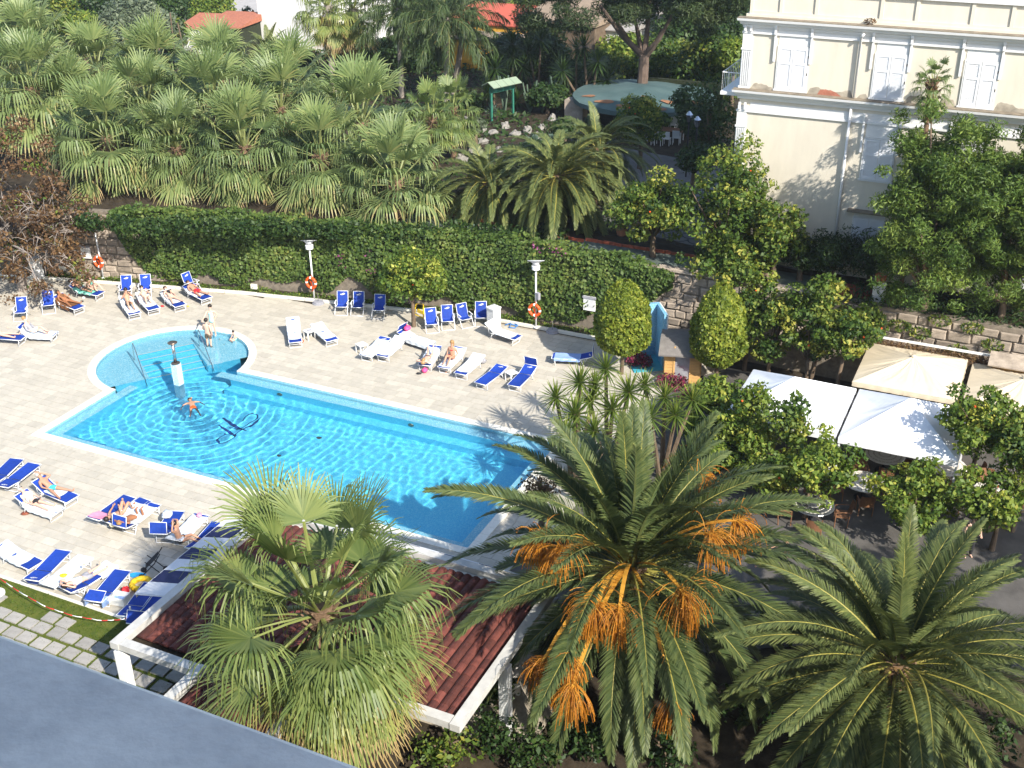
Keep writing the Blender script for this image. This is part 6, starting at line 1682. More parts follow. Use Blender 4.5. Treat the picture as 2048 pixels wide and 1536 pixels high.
# windmill palm before the villa
b = at_y(1850, 262, 20.2); c = at_y(1868, 158, 20.2)
FSx = fan_set(.55, .50, 91, M['leaf_fan2'], 22, .5, tone0=.16)
t = fan_palm('slender windmill palm with brown hanging leaves in front of the villa shutters', (b.x, b.y, TZ), c.z-TZ, FSx, 30, 530, None, .10, -62, 80, .95, lean=(c.x-b.x, 0))
g = np.random.default_rng(1); n = 160; a = g.uniform(0, 2*pi, n); z = g.uniform(-1.7, -.3, n); P = np.stack([np.cos(a)*.16+(c.x-b.x), np.sin(a)*.16, c.z-TZ+z], 1)
put('dead_skirt', quads_mesh('dead_skirt', leaves_at(P, np.stack([np.cos(a), np.sin(a), 0*a], 1), .3, .12, g, .3), M['leaf_brown'], g.uniform(.2, .6, n)), t)

# ------------------------------------------------------------------ clipped and fruit trees
def topiary(px, py, h, r, label, seed):
    p = at(px, py, 0); g = np.random.default_rng(seed); t = thing('topiary_tree', label, 'topiary', (p.x, p.y, 0), 0, 'egg shaped clipped trees beside the hut'); n = 12500
    z = g.random(n)**1.15; prof = np.where(z < .32, np.sqrt(np.clip(1-((.32-z)/.34)**2, 0, 1)), np.clip(1-((z-.32)/.70)**2.0, 0, 1)**.62); a = g.uniform(0, 2*pi, n); rr = 1.1*r*prof*(1-.16*g.random(n)) + (.06*np.sin(a*5+z*9)+.05*np.sin(a*3-z*14+seed))*prof
    zz = 1.15+(h-1.15)*z; P = np.stack([np.cos(a)*rr, np.sin(a)*rr, zz], 1); Nn = np.stack([np.cos(a), np.sin(a), .35+1.2*(z-.5)], 1)
    put('crown', quads_mesh('crown', leaves_at(P, Nn, .19, .11, g, .9), M['leaf_topiary'], np.clip(g.normal(.48, .2, n)+.16*np.sin(a*4+z*7)*np.sin(z*15+a*2), 0, 1)), t)
    mb = MB(); mb.tube([(0, 0, -.1), (.03, 0, 1.3)], [.10, .08], 7); mb.build('trunk', M['bark'], t)
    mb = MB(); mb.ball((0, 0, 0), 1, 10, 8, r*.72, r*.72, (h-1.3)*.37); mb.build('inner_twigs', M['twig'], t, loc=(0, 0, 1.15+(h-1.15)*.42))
topiary(1243, 748, 4.55, 1.16, 'bright clipped egg shaped tree beside the blue shower', 601)
topiary(1430, 772, 4.85, 1.12, 'bright clipped egg shaped tree behind the honey coloured hut', 602)
OG = 'orange trees of the hotel garden'
p = at(828, 653, 0); broad_tree('orange_tree', 'small round orange tree growing among the deck chairs by the hedge', 'orange tree', (p.x, p.y, 0), 1.5, 2.0, 1.6, 2.75, 'bright', 60, .35, .70, 520, .17, .10, 610, OG, .11, 2, shell=.5)
def otree(px, py, z, yd, R_, H_, label, seed, kind='orange', nl=18, zg=0, fr=1, nleaf=600, r0=.24, r1=.62, L=.18, group=OG, tr=.10):
    p = at_y(px, py, yd) if yd is not None else at(px, py, z)
    zc = p.z - zg
    broad_tree('orange_tree', label, 'orange tree', (p.x, p.y, zg), max(.5, zc-H_*.75), R_*1.18, H_*1.12, zc, kind, int(nl*2.1), r0, r1, nleaf, L, L*.58, seed, group, tr, fr)
otree(1550, 650, 0, 16.6, 1.5, 1.7, 'orange tree against the stone wall behind the second topiary', 620, nl=14)
otree(1622, 665, 0, 16.2, 1.7, 1.7, 'orange tree with open crown before the stone wall and beige parasol', 621, nl=15)
otree(1695, 665, 0, 15.6, 1.3, 1.2, 'orange tree branch reaching over the beige parasol', 622, nl=11)
otree(1500, 610, 0, 17.6, 1.2, 1.0, 'orange tree directly behind the second topiary, against the wall top', 619, nl=9)
otree(1735, 640, 0, 16.9, .9, .8, 'orange tree twigs spreading towards the sunlit stones', 618, nl=6)
otree(1640, 590, 0, 17.0, 1.2, 1.0, 'orange tree top with ripe fruit reaching above the wall', 623, nl=8)
otree(1425, 795, 0, 11.6, 1.3, 1.1, 'orange tree between date palm fronds and the first white tent', 624, 'bright', nl=16)
otree(1495, 862, 0, 8.6, 1.45, 1.2, 'orange tree covering the near corner of the first white tent', 625, 'bright', nl=18)
otree(1580, 835, 0, 8.0, .95, 1.0, 'sparse orange tree in front of the first white tent', 626, 'orange', nl=7)
otree(1622, 930, 0, 6.8, 1.65, 1.35, 'dense orange tree between the two shaded tables', 627, 'bright', nl=20)
otree(1540, 945, 0, 7.0, 1.1, .9, 'low orange tree above the table hidden by leaves', 628, 'bright', nl=11)
otree(1835, 985, 0, 7.2, 1.7, 1.45, 'orange tree between the sunny table and the tent corner table', 629, 'bright', nl=20)
otree(1968, 838, 0, 10.3, 1.55, 1.4, 'orange tree throwing shadow on the second white tent', 630, 'bright', nl=20)
otree(2005, 1000, 0, 7.5, 1.5, 1.3, 'orange tree above the black clothed waiter', 631, 'bright', nl=16)
otree(2060, 900, 0, 9.0, 1.3, 1.2, 'orange tree mostly beyond the picture edge', 632, 'orange', nl=14)
otree(1455, 905, 0, 8.2, 1.2, 1.0, 'orange tree hiding the table at the near side of the first white tent', 634, 'bright', nl=12)
otree(1505, 800, 0, 9.0, 1.0, .8, 'orange tree tip just in front of the first white canopy corner', 635, 'bright', nl=8)
otree(1410, 860, 0, 10.0, 1.1, 1.0, 'orange tree behind the top fronds of the fruiting date palm', 633, 'bright', nl=10)
# trees on the terrace in front of the villa
def tterr(px, py, yd, R_, H_, kind, label, seed, nl=22, name='broadleaf_tree', cat='tree', r0=.34, r1=.75, nleaf=430, L=.20, W=.115, zg=TZ, jit=.7, group=None, tr=.14, shell=.45, fr=0):
    p = at_y(px, py, yd); zc = p.z - zg
    return broad_tree(name, label, cat, (p.x, p.y, zg), max(.6, zc-H_*.7), R_*1.15, H_*1.1, zc, kind, int(nl*2.0), r0, r1, nleaf, L, W, seed, group, tr, fr, jit=jit, shell=shell)
tterr(1310, 415, 20.3, 2.15, 1.9, 'orange', 'broad orange tree on the terrace beside the scalloped paving', 640, 26, 'orange_tree', 'orange tree', fr=1)
tterr(1452, 405, 20.0, 2.0, 3.5, 'orange', 'tall dark orange tree at the villa corner', 641, 34, 'orange_tree', 'orange tree', fr=1)
tterr(1555, 460, 19.9, 1.7, 1.8, 'orange', 'light leaved tree casting its shadow on the cream villa wall', 642, 18, 'orange_tree', 'orange tree')
tterr(1465, 515, 19.4, 2.3, 1.3, 'orange', 'spreading low branches of the garden tree above the stone wall', 643, 20, 'orange_tree', 'orange tree')
tterr(1530, 565, 18.9, .9, .7, 'bright', 'bright green shoots hanging over the wall top', 644, 9, 'shrub', 'shrub', r0=.3, r1=.45)
def acacia(px, py, yd, R_, H_, label, seed, nl):
    p = at_y(px, py, yd); zc = p.z-TZ; g = np.random.default_rng(seed)
    t = thing('mimosa_tree', label, 'tree', (p.x, p.y, TZ)); lob = lobes_in(g, int(nl*2.2), R_, H_, .35, .75, zc, .40)
    put('trunk', trunk_mesh(g, max(1, zc-H_*.8), .17, [l[0] for l in lob[:12]]), t)
    V, T = clump_cloud(g, [(c, r, .75) for c, r, _ in lob], 950, .20, .05, 1.0, .8, .1)
    put('crown', quads_mesh('crown', V, M['leaf_acacia'], T), t)
acacia(1880, 420, 18.6, 3.5, 4.7, 'large feathery mimosa tree hiding the lower villa windows', 650, 100)
acacia(2040, 440, 19.0, 3.2, 4.6, 'dark feathery mimosa tree at the picture edge before the villa', 651, 84)
tterr(1670, 500, 20.4, 1.6, 1.3, 'dark', 'dark oleander bush at the foot of the villa wall', 652, 20, 'shrub', 'shrub', r0=.35, r1=.6, L=.2, W=.05)
tterr(1605, 505, 20.2, 1.3, 1.0, 'dark', 'dark oleander bush nearest the light leaved tree', 654, 16, 'shrub', 'shrub', r0=.35, r1=.6, L=.2, W=.05)
tterr(1745, 510, 20.6, 1.5, 1.2, 'dark', 'dark oleander bush between villa downpipe and mimosa', 653, 16, 'shrub', 'shrub', r0=.35, r1=.6, L=.2, W=.05)
mb = MB(); mb.grid(lambda u_, v_: (8.2+u_*4.2, 19.1+v_*1.3, TZ+.04+.30*sin(pi*v_)*(.6+.4*sin(u_*9))), 20, 6); tag(mb.build('red_soil_bank', mat('red_earth', (.24, .055, .03), .95, .3, 4, .6, 20), None, True), kind='structure')
g = np.random.default_rng(6); n = 2600; P = np.stack([g.uniform(9, 19, n), g.uniform(18.3, 20.5, n), TZ+.1+.3*g.random(n)], 1)
tag(put('terrace_undergrowth', quads_mesh('terrace_undergrowth', leaves_at(P, np.tile([0, -.3, .9], (n, 1)), .22, .07, g, .7), M['leaf_dark'], g.random(n))), kind='stuff')
p = at(1955, 590, TZ+.8); t = thing('folded_parasol', 'folded grey white parasol among the mimosa branches on the terrace', 'parasol', (p.x, p.y, TZ), 0); mb = MB(); mb.lathe([(.16, .9), (.30, 1.1), (.12, 2.3), (.02, 2.5)], 10); mb.build('canopy', M['stripe_w'], t, True); mb = MB(); mb.tube([(0, 0, 0), (0, 0, 2.6)], .03, 6); mb.build('pole', M['bark'], t)
# grasses and weeds in the stone wall
for i, (px, py) in enumerate(((1752, 640), (1840, 665), (1945, 655), (1985, 690), (1880, 640), (1700, 620), (1915, 700), (1800, 650))):
    x = at(px, py, 2.5).x
    for _ in range(5): q_, an = wall_pt(x, .1); P_ = at_y(px, py, q_.y); x = P_.x
    g = np.random.default_rng(700+i); n = 160; P = rnd_unit(g, n)*np.array([.45, .12, .25]); V = leaves_at(P, np.tile([0, -.8, .4], (n, 1)), .16, .06, g, .7)
    tag(put('wall_weed', quads_mesh('wall_weed', V, M['leaf_orange'], g.random(n)), None, (P_.x, P_.y-.05, P_.z)), ['weed tuft beside the white gate pillar', 'weed tuft above the white edge of the reed roof', 'largest weed tuft in the sunlit stones', 'weed tuft above the ochre shed', 'weed tuft just below the wall top under the mimosa', 'weed tuft next to the orange tree against the wall', 'weed tuft close to the ochre shed roof', 'weed tuft between gate pillar and reed roof'][i], 'weed', 'weeds in the stone wall')

# yuccas behind the fruiting date palm
YH = [[(1212, 738, 8.4), (1258, 785, 7.4), (1180, 800, 6.6), (1225, 820, 6.4)], [(1112, 795, 5.4), (1160, 765, 6.4), (1150, 830, 4.8), (1190, 770, 6.8)], [(1290, 770, 8.2), (1330, 795, 7.4), (1300, 835, 6.2), (1352, 830, 7.0), (1385, 800, 8.6)], [(1132, 868, 3.6), (1188, 862, 4.2), (1250, 860, 5.0)]]
YL = ['yucca clump with topmost rosette under the first topiary', 'yucca clump leaning over the pool corner deck', 'yucca clump between plank hut and date palm fronds', 'low yucca rosettes at the end of the pool']
for k, hs in enumerate(YH):
    W_ = [at_y(px, py, yy) for px, py, yy in hs]
    c = sum(W_, Vector())/len(W_)
    yucca(YL[k], (c.x, c.y, 0), [(w_.x-c.x, w_.y-c.y, max(.5, w_.z)) for w_ in W_], 'yuccas beside the pool corner', False, 800+k, 1.28)
tterr(1085, 975, -.4, .75, .7, 'brown', 'dry brown bush between the pool corner and the fruiting date palm', 660, 9, 'dry_bush', 'bush', .3, .45, 260, .14, .05, 0)
for i, (px, py, zz, R_) in enumerate(((1278, 722, .2, .7), (1345, 762, .3, .8), (1390, 790, .4, .7))):
    p = at(px, py, zz); g = np.random.default_rng(670+i); n = 900; P = rnd_unit(g, n)*np.array([R_, R_*.8, .35])*g.random((n, 1))**.4 + np.array([0, 0, .25])
    tag(put('flower_bed', quads_mesh('flower_bed', leaves_at(P, np.tile([0, 0, 1.], (n, 1)), .12, .09, g, .8), M['leaf_flower'], g.random(n)), None, (p.x, p.y, 0)), ['bed of dark red flowers between shower tray and topiary', 'red flowers in front of the plank hut', 'reddish shrub at the corner of the plank hut'][i], 'flowers', 'red flower beds by the hut')

# the brown leaved tree at the wall
p = at_y(45, 430, 11.2); g = np.random.default_rng(900)
t = thing('brown_leaved_tree', 'tree with bare grey branches and clusters of brown leaves before the stone wall', 'tree', (p.x-1.2, p.y, 0))
mb = MB(); zc = p.z; lob = []
mb.tube([(0, 0, -.1), (.2, 0, 1.8), (.1, .2, zc-1.2)], [.28, .22, .16], 8)
for k in range(110):
    a = g.uniform(0, 2*pi); el = g.uniform(-.45, 1.0); L = g.uniform(2.0, 5.2); e = Vector((cos(a)*cos(el)*L, sin(a)*cos(el)*L*.8, zc-1.2+sin(el)*L*.9)); s_ = Vector((.1, .2, zc-1.2-g.random()*.9)); m_ = s_.lerp(e, .5)+Vector((g.normal()*.3, g.normal()*.3, .35))
    mb.tube([s_, m_, e], [.075, .045, .014], 5)
    for j in range(8):
        e2 = m_.lerp(e, g.uniform(.1, 1)); d = Vector(rnd_unit(g, 1)[0])*g.uniform(.4, 1.0); mb.tube([e2, e2+d*.5+Vector((0, 0, .08)), e2+d], [.022, .014, .007], 4)
    if g.random() < .72: lob.append((tuple(e), g.uniform(.4, .75), .8))
    if g.random() < .5: lob.append((tuple(m_.lerp(e, .6)), g.uniform(.35, .6), .8))
mb.build('trunk', mat('pale_bark', (.26, .22, .19), .9, .25, 5), t)
for px, py, yy, r in ((60, 500, 10.6, .8), (30, 540, 10.3, .9), (75, 575, 10.2, .6), (20, 610, 9.8, .8), (45, 640, 9.6, .5), (110, 545, 10.6, .4), (60, 460, 11, .8), (110, 480, 11.5, .5), (40, 250, 12.5, .8), (90, 290, 12.5, .7), (30, 330, 12, .9), (100, 360, 12, .7), (60, 400, 11.5, .9), (10, 280, 12, .9), (15, 420, 11, .9), (120, 420, 12, .6), (70, 330, 12, .8), (20, 490, 10.5, 1.0)):
    q_ = at_y(px, py, yy); lob.append(((q_.x-t.location.x, q_.y-t.location.y, q_.z), r, .75))
V, T = clump_cloud(g, lob, 300, .20, .11, .9, .7); T = np.clip(T*.75+g.normal(0, .12, len(T)), 0, 1); put('crown', quads_mesh('crown', V, M['leaf_brown'], T), t)
V, T = clump_cloud(g, [(c, r*.9, s_) for i, (c, r, s_) in enumerate(lob) if i % 5 == 0 or i > len(lob)-6], 120, .2, .1, .9, .7); put('green_leaves', quads_mesh('green_leaves', V, M['leaf_orange'], T), t)
# undergrowth beneath the grove
for i in range(16):
    px = 150+i*62; p = at(px, 462+ (i % 3)*3+i*1.5, TZ+.2); g = np.random.default_rng(930+i); n = 500
    P = rnd_unit(g, n)*np.array([1.1, .6, .5])*g.random((n, 1))**.4 + np.array([0, 1.2, .3])
    tag(put('undergrowth', quads_mesh('undergrowth', leaves_at(P, np.tile([0, -.3, .9], (n, 1)), .22, .12, g, .7), M['leaf_dark'], g.random(n)), None, (p.x, p.y, TZ)), kind='stuff')
# ------------------------------------------------------------------ behind the grove
# green pavilion
p = at_y(1288, 190, 43.5)
gz = thing('garden_pavilion', 'round green roofed garden pavilion with stone pillar round the pine trunk', 'pavilion', (p.x, p.y, TZ))
M['greenroof'] = mat('faded_green_roof', (.045, .085, .085), .8, .25, .6, .2, 6, col2=(.085, .135, .13)); M['rust'] = mat('rust_patch', (.25, .12, .06), .9, .3, 4, .2, 20)
zr = p.z-TZ; RR = 4.75
mb = MB(); n = 30
for i in range(n):
    a, b = 2*pi*i/n, 2*pi*(i+1)/n
    for r0_, r1_ in ((0.01, 2.4), (2.4, RR)):
        f = lambda r, t: (cos(t)*r, sin(t)*r*.98, zr+.55*(1-r/RR)+.04*sin(t*9)*(r/RR))
        mb.poly([f(r0_, a), f(r1_, a), f(r1_, b), f(r0_, b)])
    mb.poly([(cos(a)*RR, sin(a)*RR*.98, zr-.3), (cos(b)*RR, sin(b)*RR*.98, zr-.3), (cos(b)*RR, sin(b)*RR*.98, zr+.04*sin(b*9)), (cos(a)*RR, sin(a)*RR*.98, zr+.04*sin(a*9))])
mb.build('roof', M['greenroof'], gz)
for (a, r, s) in ((-2.0, 3.7, 1.0), (-1.5, 3.9, 1.2), (-2.5, 3.8, .7), (-.7, 3.2, .9), (-.3, 3.9, 1.0), (-1.0, 4.2, .7), (-1.2, 2.0, .4)):
    mb = MB(); c = Vector((cos(a)*r, sin(a)*r*.98, 0)); P_ = []
    for i in range(12):
        t = 2*pi*i/12; q_ = c + Vector((cos(t)*s*.7, sin(t)*s*.32*(1+.3*sin(3*t+a)), 0)); rr = min(RR-.02, q_.length); P_.append((q_.x, q_.y, zr+.55*(1-rr/RR)+.05))
    mb.poly(P_); mb.build('rust_patch', M['rust'], gz)
for k in range(8):
    a = 2*pi*k/8+.2; mb = MB(); mb.box((cos(a)*4.3, sin(a)*4.2, zr/2-.1), (.18, .18, zr-.1)); mb.build('post', M['bark'], gz)
mb = MB(); mb.box((-4.1, -1.8, zr/2-.1), (1.3, .9, zr-.3)); mb.build('stone_pillar', M['stone'], gz)
mb = MB(); mb.box2((-1.5, 3.4, 0), (4.4, 3.6, 2.2)); mb.build('back_screen', M['twig'], gz)
p = at(1320, 285, TZ)
t = thing('garden_table', 'long white garden table in the shade of the green pavilion', 'table', (p.x, p.y+.6, TZ), R(5)); mb = MB(); mb.box2((-1.3, -.45, .70), (1.3, .45, .74)); mb.build('tabletop', M['wicker'], t)
for a in (-1.2, 1.2):
    for b in (-.4, .4): mb = MB(); mb.box((a, b, .35), (.05, .05, .7)); mb.build('leg', M['white'], t)
for k, (px, py, rz, wh) in enumerate(((1298, 288, 90, 'nearest the round orange tree'), (1317, 290, 88, 'second from the round orange tree'), (1333, 290, 95, 'third from the round orange tree'), (1352, 288, 100, 'at the far end of the table near the lantern'), (1345, 262, -90, 'facing the others across the table'), (1362, 258, -80, 'behind the table beside the lantern'))):
    q_ = at(px, py, TZ); c = thing('garden_chair', 'white plastic garden chair ' + wh, 'chair', (q_.x, q_.y, TZ), R(rz), 'white garden chairs at the pavilion table')
    mb = MB(); mb.box((0, 0, .43), (.46, .46, .03)); mb.build('seat', M['white'], c); mb = MB(); mb.box((-.22, 0, .68), (.03, .46, .45), 0, R(-10)); mb.build('backrest', M['white'], c)
    for a in (-.2, .2):
        for b in (-.2, .2): mb = MB(); mb.box((a, b, .215), (.035, .035, .43)); mb.build('leg', M['white'], c)
for k, (px, py) in enumerate(((1378, 262), (1394, 272))):
    q_ = at_y(px, py-18, 33); c = thing('garden_lantern', ['grey garden lantern under the pavilion eaves, farther of the pair', 'grey garden lantern under the pavilion eaves, nearer the villa'][k], 'lantern', (q_.x, q_.y, TZ)); h = q_.z-TZ
    mb = MB(); mb.tube([(0, 0, 0), (0, 0, h)], .05, 6); mb.build('post', M['black'], c); mb = MB(); mb.lathe([(.10, h), (.20, h+.4), (.22, h+.42), (.04, h+.62)], 6); mb.build('lamp_head', M['steel'], c)
otree_ = tterr(1283, 240, 33.5, 1.55, 1.6, 'orange', 'round dark orange tree standing before the green pavilion', 1000, 26, 'orange_tree', 'orange tree', fr=3)
# umbrella pine
b = at_y(1285, 168, 45.5); g = np.random.default_rng(1010); t = thing('umbrella_pine', 'umbrella pine with forked reddish trunk rising through the green pavilion', 'pine tree', (b.x, b.y, TZ)); h0 = b.z-TZ
f = at_y(1286, 108, 45.5).z-TZ
mb = MB(); mb.tube([(0, 0, 0), (0, 0, h0), (.05, 0, f)], [.44, .38, .34], 9); ends = []
for px, py in ((1232, 40), (1270, 35), (1325, 58), (1350, 20), (1300, 0), (1200, 10)):
    e = at_y(px, py, 45.5+g.normal()*.8); e = Vector((e.x-b.x, e.y-b.y, e.z-TZ)); s_ = Vector((.05, 0, f-.2)); mb.tube([s_, s_.lerp(e, .5)+Vector((0, 0, -.3)), e], [.24, .17, .10], 6); ends.append(e)
mb.build('trunk', mat('pine_bark', (.12, .085, .065), .95, .3, 4, .8, 10), t)
lob = []
for i in range(120):
    px, py = g.uniform(1050, 1480), g.uniform(-150, 78)
    if py > 40 and (1180 < px < 1360): py -= 45
    q_ = at_y(px, py-25*abs((px-1265)/215), 45.5+g.uniform(-4, 4)); lob.append(((q_.x-b.x, q_.y-b.y, q_.z-TZ), g.uniform(.7, 1.25), .6))
V, T = clump_cloud(g, lob, 620, .34, .06, 1.0, .7); put('crown', quads_mesh('crown', V, M['leaf_pine'], T), t)
# roofed notice board
a = at(1005, 238, TZ); t = thing('roofed_board', 'green notice board with little pitched roof in the rockery', 'notice board', (a.x, a.y, TZ), R(66)); gm = mat('green_paint', (.03, .16, .11), .5, .1, 5); gp = mat('pale_green_roof', (.24, .30, .21), .7, .08, 8)
for s in (-.95, .95): mb = MB(); mb.box((s, 0, 1.15), (.12, .12, 2.3)); mb.build('post', gm, t)
for s in (-1, 1):
    for k in range(4): mb = MB(); mb.box((-.94+k*.625, s*.32, 2.5), (.60, .68, .05), 0, 0, R(-26)*s); mb.build('roof_panel', gp, t)
mb = MB(); mb.box((0, -.02, 2.1), (2.2, .06, .42)); mb.build('fascia', gm, t)
# background buildings
def far_box(name, label, cat, px, py, yd, w_, d, h, wallm, roofm, rz=0, zg=TZ, pitch=.5, over=.2, kind='gable', wins=()):
    p = at_y(px, py, yd); t = thing(name, label, cat, (p.x, p.y, zg), R(rz)); hh = h
    mb = MB(); mb.box2((-w_/2, 0, 0), (w_/2, d, hh)); mb.build('wall', wallm, t)
    mb = MB(); o = over
    if kind == 'lean':
        b = mb._a([(-w_/2-o, -o, hh+.05), (w_/2+o, -o, hh+.05), (w_/2+o, d+o, hh+.05+pitch), (-w_/2-o, d+o, hh+.05+pitch), (-w_/2-o, -o, hh-.05), (w_/2+o, -o, hh-.05), (w_/2+o, d+o, hh-.05), (-w_/2-o, d+o, hh-.05)])
        for q_ in ((0, 1, 2, 3), (4, 5, 1, 0), (5, 6, 2, 1), (6, 7, 3, 2), (7, 4, 0, 3)): mb.face([b+i for i in q_])
    elif kind == 'gable':
        b = mb._a([(-w_/2-o, -o, hh), (w_/2+o, -o, hh), (w_/2+o, d+o, hh), (-w_/2-o, d+o, hh), (-w_/2-o, d/2, hh+pitch), (w_/2+o, d/2, hh+pitch)])
        for q_ in ((0, 1, 5, 4), (2, 3, 4, 5), (0, 4, 3), (1, 2, 5), (0, 3, 2, 1)): mb.face([b+i for i in q_])
    else: mb.box2((-w_/2-o, -o, hh), (w_/2+o, d+o, hh+.12))
    mb.build('roof', roofm, t)
    for x, z, ww, hw in wins:
        mb = MB(); mb.box2((x-ww/2, -.04, z), (x+ww/2, -.003, z+hw)); f_ = mb.build('window', M['villawhite'], t)
        mb = MB(); mb.box2((x-ww/2+.08, -.06, z+.08), (x+ww/2-.08, -.042, z+hw-.08)); mb.build('shutter', M['shutter'], f_)
    return t
RED = mat('red_roof_sheet', (.42, .09, .05), .7, .08, 3, .1, 20, stretch=(8, 1, 1)); BRN = mat('brown_roof_sheet', (.24, .18, .125), .85, .15, 2, .2, 12); OCH = mat('ochre_wall', (.58, .31, .035), .85, .1, 1.5)
WH = mat('white_house_wall', (.72, .71, .67), .8, .04, .6); GREYR = mat('grey_roof', (.30, .28, .26), .9, .2, 3); OLDT = mat('old_tile_roof', (.33, .12, .07), .9, .25, 5, .4, 14)
far_box('white_house', 'white house with one shuttered window behind the tall skirted palm', 'house', 600, 110, 54.5, 8.0, 9, 9, WH, OLDT, 0, kind='flat', wins=((-1.6, 4.3, 1.5, 1.7),))
t = far_box('white_shed', 'small white shed with sagging old tile roof behind the fan palm grove', 'shed', 402, 112, 50, 3.6, 3.6, 2.1, WH, OLDT, 8, kind='lean', pitch=.6, over=.15)
far_box('dark_shed', 'open dark shed with tiled lean-to roof beside the white shed', 'shed', 447, 100, 50.5, 3.3, 4.2, 2.3, M['twig'], OLDT, 8, kind='lean', pitch=.5)
far_box('red_roofed_house', 'house with bright red sheet roof behind the feathery palms', 'house', 990, 118, 60, 8.6, 5, 2.3, OCH, RED, 0, kind='lean', pitch=.8)
far_box('ochre_house', 'ochre walled outbuilding behind the dark yuccas', 'house', 940, 150, 53.5, 8.5, 3, 2.3, OCH, BRN, 0, kind='flat')
far_box('brown_shed', 'shed with brown corrugated roof beside the red roof', 'shed', 1118, 125, 60, 6.4, 6, 2.8, M['bark'], BRN, -4, kind='lean', pitch=1.5)
far_box('white_walled_shed', 'shed with white wall and grey roof behind the umbrella pine', 'shed', 1195, 115, 62, 6.0, 6, 2.2, WH, GREYR, -4, kind='lean', pitch=1.3)
far_box('grey_house', 'long grey roofed house at the top picture edge', 'house', 960, 30, 92, 18, 8, 3.2, WH, GREYR, 0, kind='lean', pitch=1.8)
far_box('pale_house', 'pale house between bright trees at the top picture edge', 'house', 1150, 28, 86, 12, 8, 2.6, WH, GREYR, 4, kind='lean', pitch=1.5)
# lane with gate wall, parked scooters
p0 = at(482, 0, TZ)
strip_poly('lane', [(p0.x-9, 62, ), (p0.x+9, 62), (p0.x+14, 110), (p0.x-6, 110)], TZ+.03, mat('lane_concrete', (.36, .34, .32), .9, .12, 2))
q_ = at_y(478, 52, 57); t = thing('gate_wall', 'white wall with blue gate at the lane', 'gate', (q_.x, q_.y, TZ), R(12)); zt_ = q_.z-TZ+.6
for a, b in ((-3.4, -1.9), (1.5, 2.6)): mb = MB(); mb.box2((a, 0, 0), (b, .3, zt_)); mb.build('wall', WH, t)
mb = MB(); mb.box2((-3.5, -.05, zt_), (-1.8, .35, zt_+.12)); mb.build('coping', M['brick'], t)
for k in range(14): mb = MB(); mb.box((-1.85+k*.25, .15, zt_/2), (.07, .04, zt_-.1)); mb.build('bar', M['cyan'], t)
mb = MB(); mb.box((-.2, .16, zt_-.1), (3.4, .05, .08)); mb.box((-.2, .16, .3), (3.4, .05, .08)); mb.build('rail', M['cyan'], t)
def scooter(px, py, yd, label, rz):
    q_ = at_y(px, py, yd); t = thing('scooter', label, 'scooter', (q_.x, q_.y, TZ+.03), R(rz), 'scooters parked in the lane'); dk = M['black']
    for x in (-.6, .6): mb = MB(); mb.M = Matrix.Translation((x, 0, .26)) @ Matrix.Rotation(pi/2, 4, 'X'); mb.lathe([(.26, -.05), (.26, .05)], 14); mb.build('wheel', dk, t)
    mb = MB(); mb.prism([(-.75, -.15), (.3, -.15), (.3, .15), (-.75, .15)], .35, .72); mb.box((.45, 0, .62), (.12, .36, .7), 0, R(-15)); mb.build('body', M['greycloth'], t); mb = MB(); mb.box((-.3, 0, .8), (.7, .28, .12)); mb.build('seat', dk, t); mb = MB(); mb.tube([(.42, -.33, 1.08), (.5, 0, 1.02), (.42, .33, 1.08)], .03, 5); mb.build('handlebar', dk, t)
for k, px in enumerate((452, 476, 500)): scooter(px, 22-k*4, 72+k*2, ['dark scooter nearest the trees in the lane', 'middle dark scooter parked in the lane', 'dark scooter nearest the white house in the lane'][k], 60)
# stakes and rail fence behind the grove
fn_ = thing('stake_fence', 'rough fence of wooden stakes and rails in front of the white shed', 'fence', (0, 0, 0))
for a, b in (((320, 105), (310, 70)), ((350, 108), (340, 25)), ((372, 118), (355, 45)), ((395, 112), (392, 72)), ((430, 115), (425, 60))):
    A_, B_ = at_y(*a, 40), at_y(*b, 40); mb = MB(); mb.tube([(A_.x, A_.y, TZ), tuple(A_), tuple(B_)], .06, 5); mb.build('stake', M['bark'], fn_)
for y in (103, 112, 119):
    A_, B_ = at_y(360, y, 40.1), at_y(480, y+6, 40.1); mb = MB(); mb.tube([A_, B_], .05, 5); mb.build('rail', M['bark'], fn_)
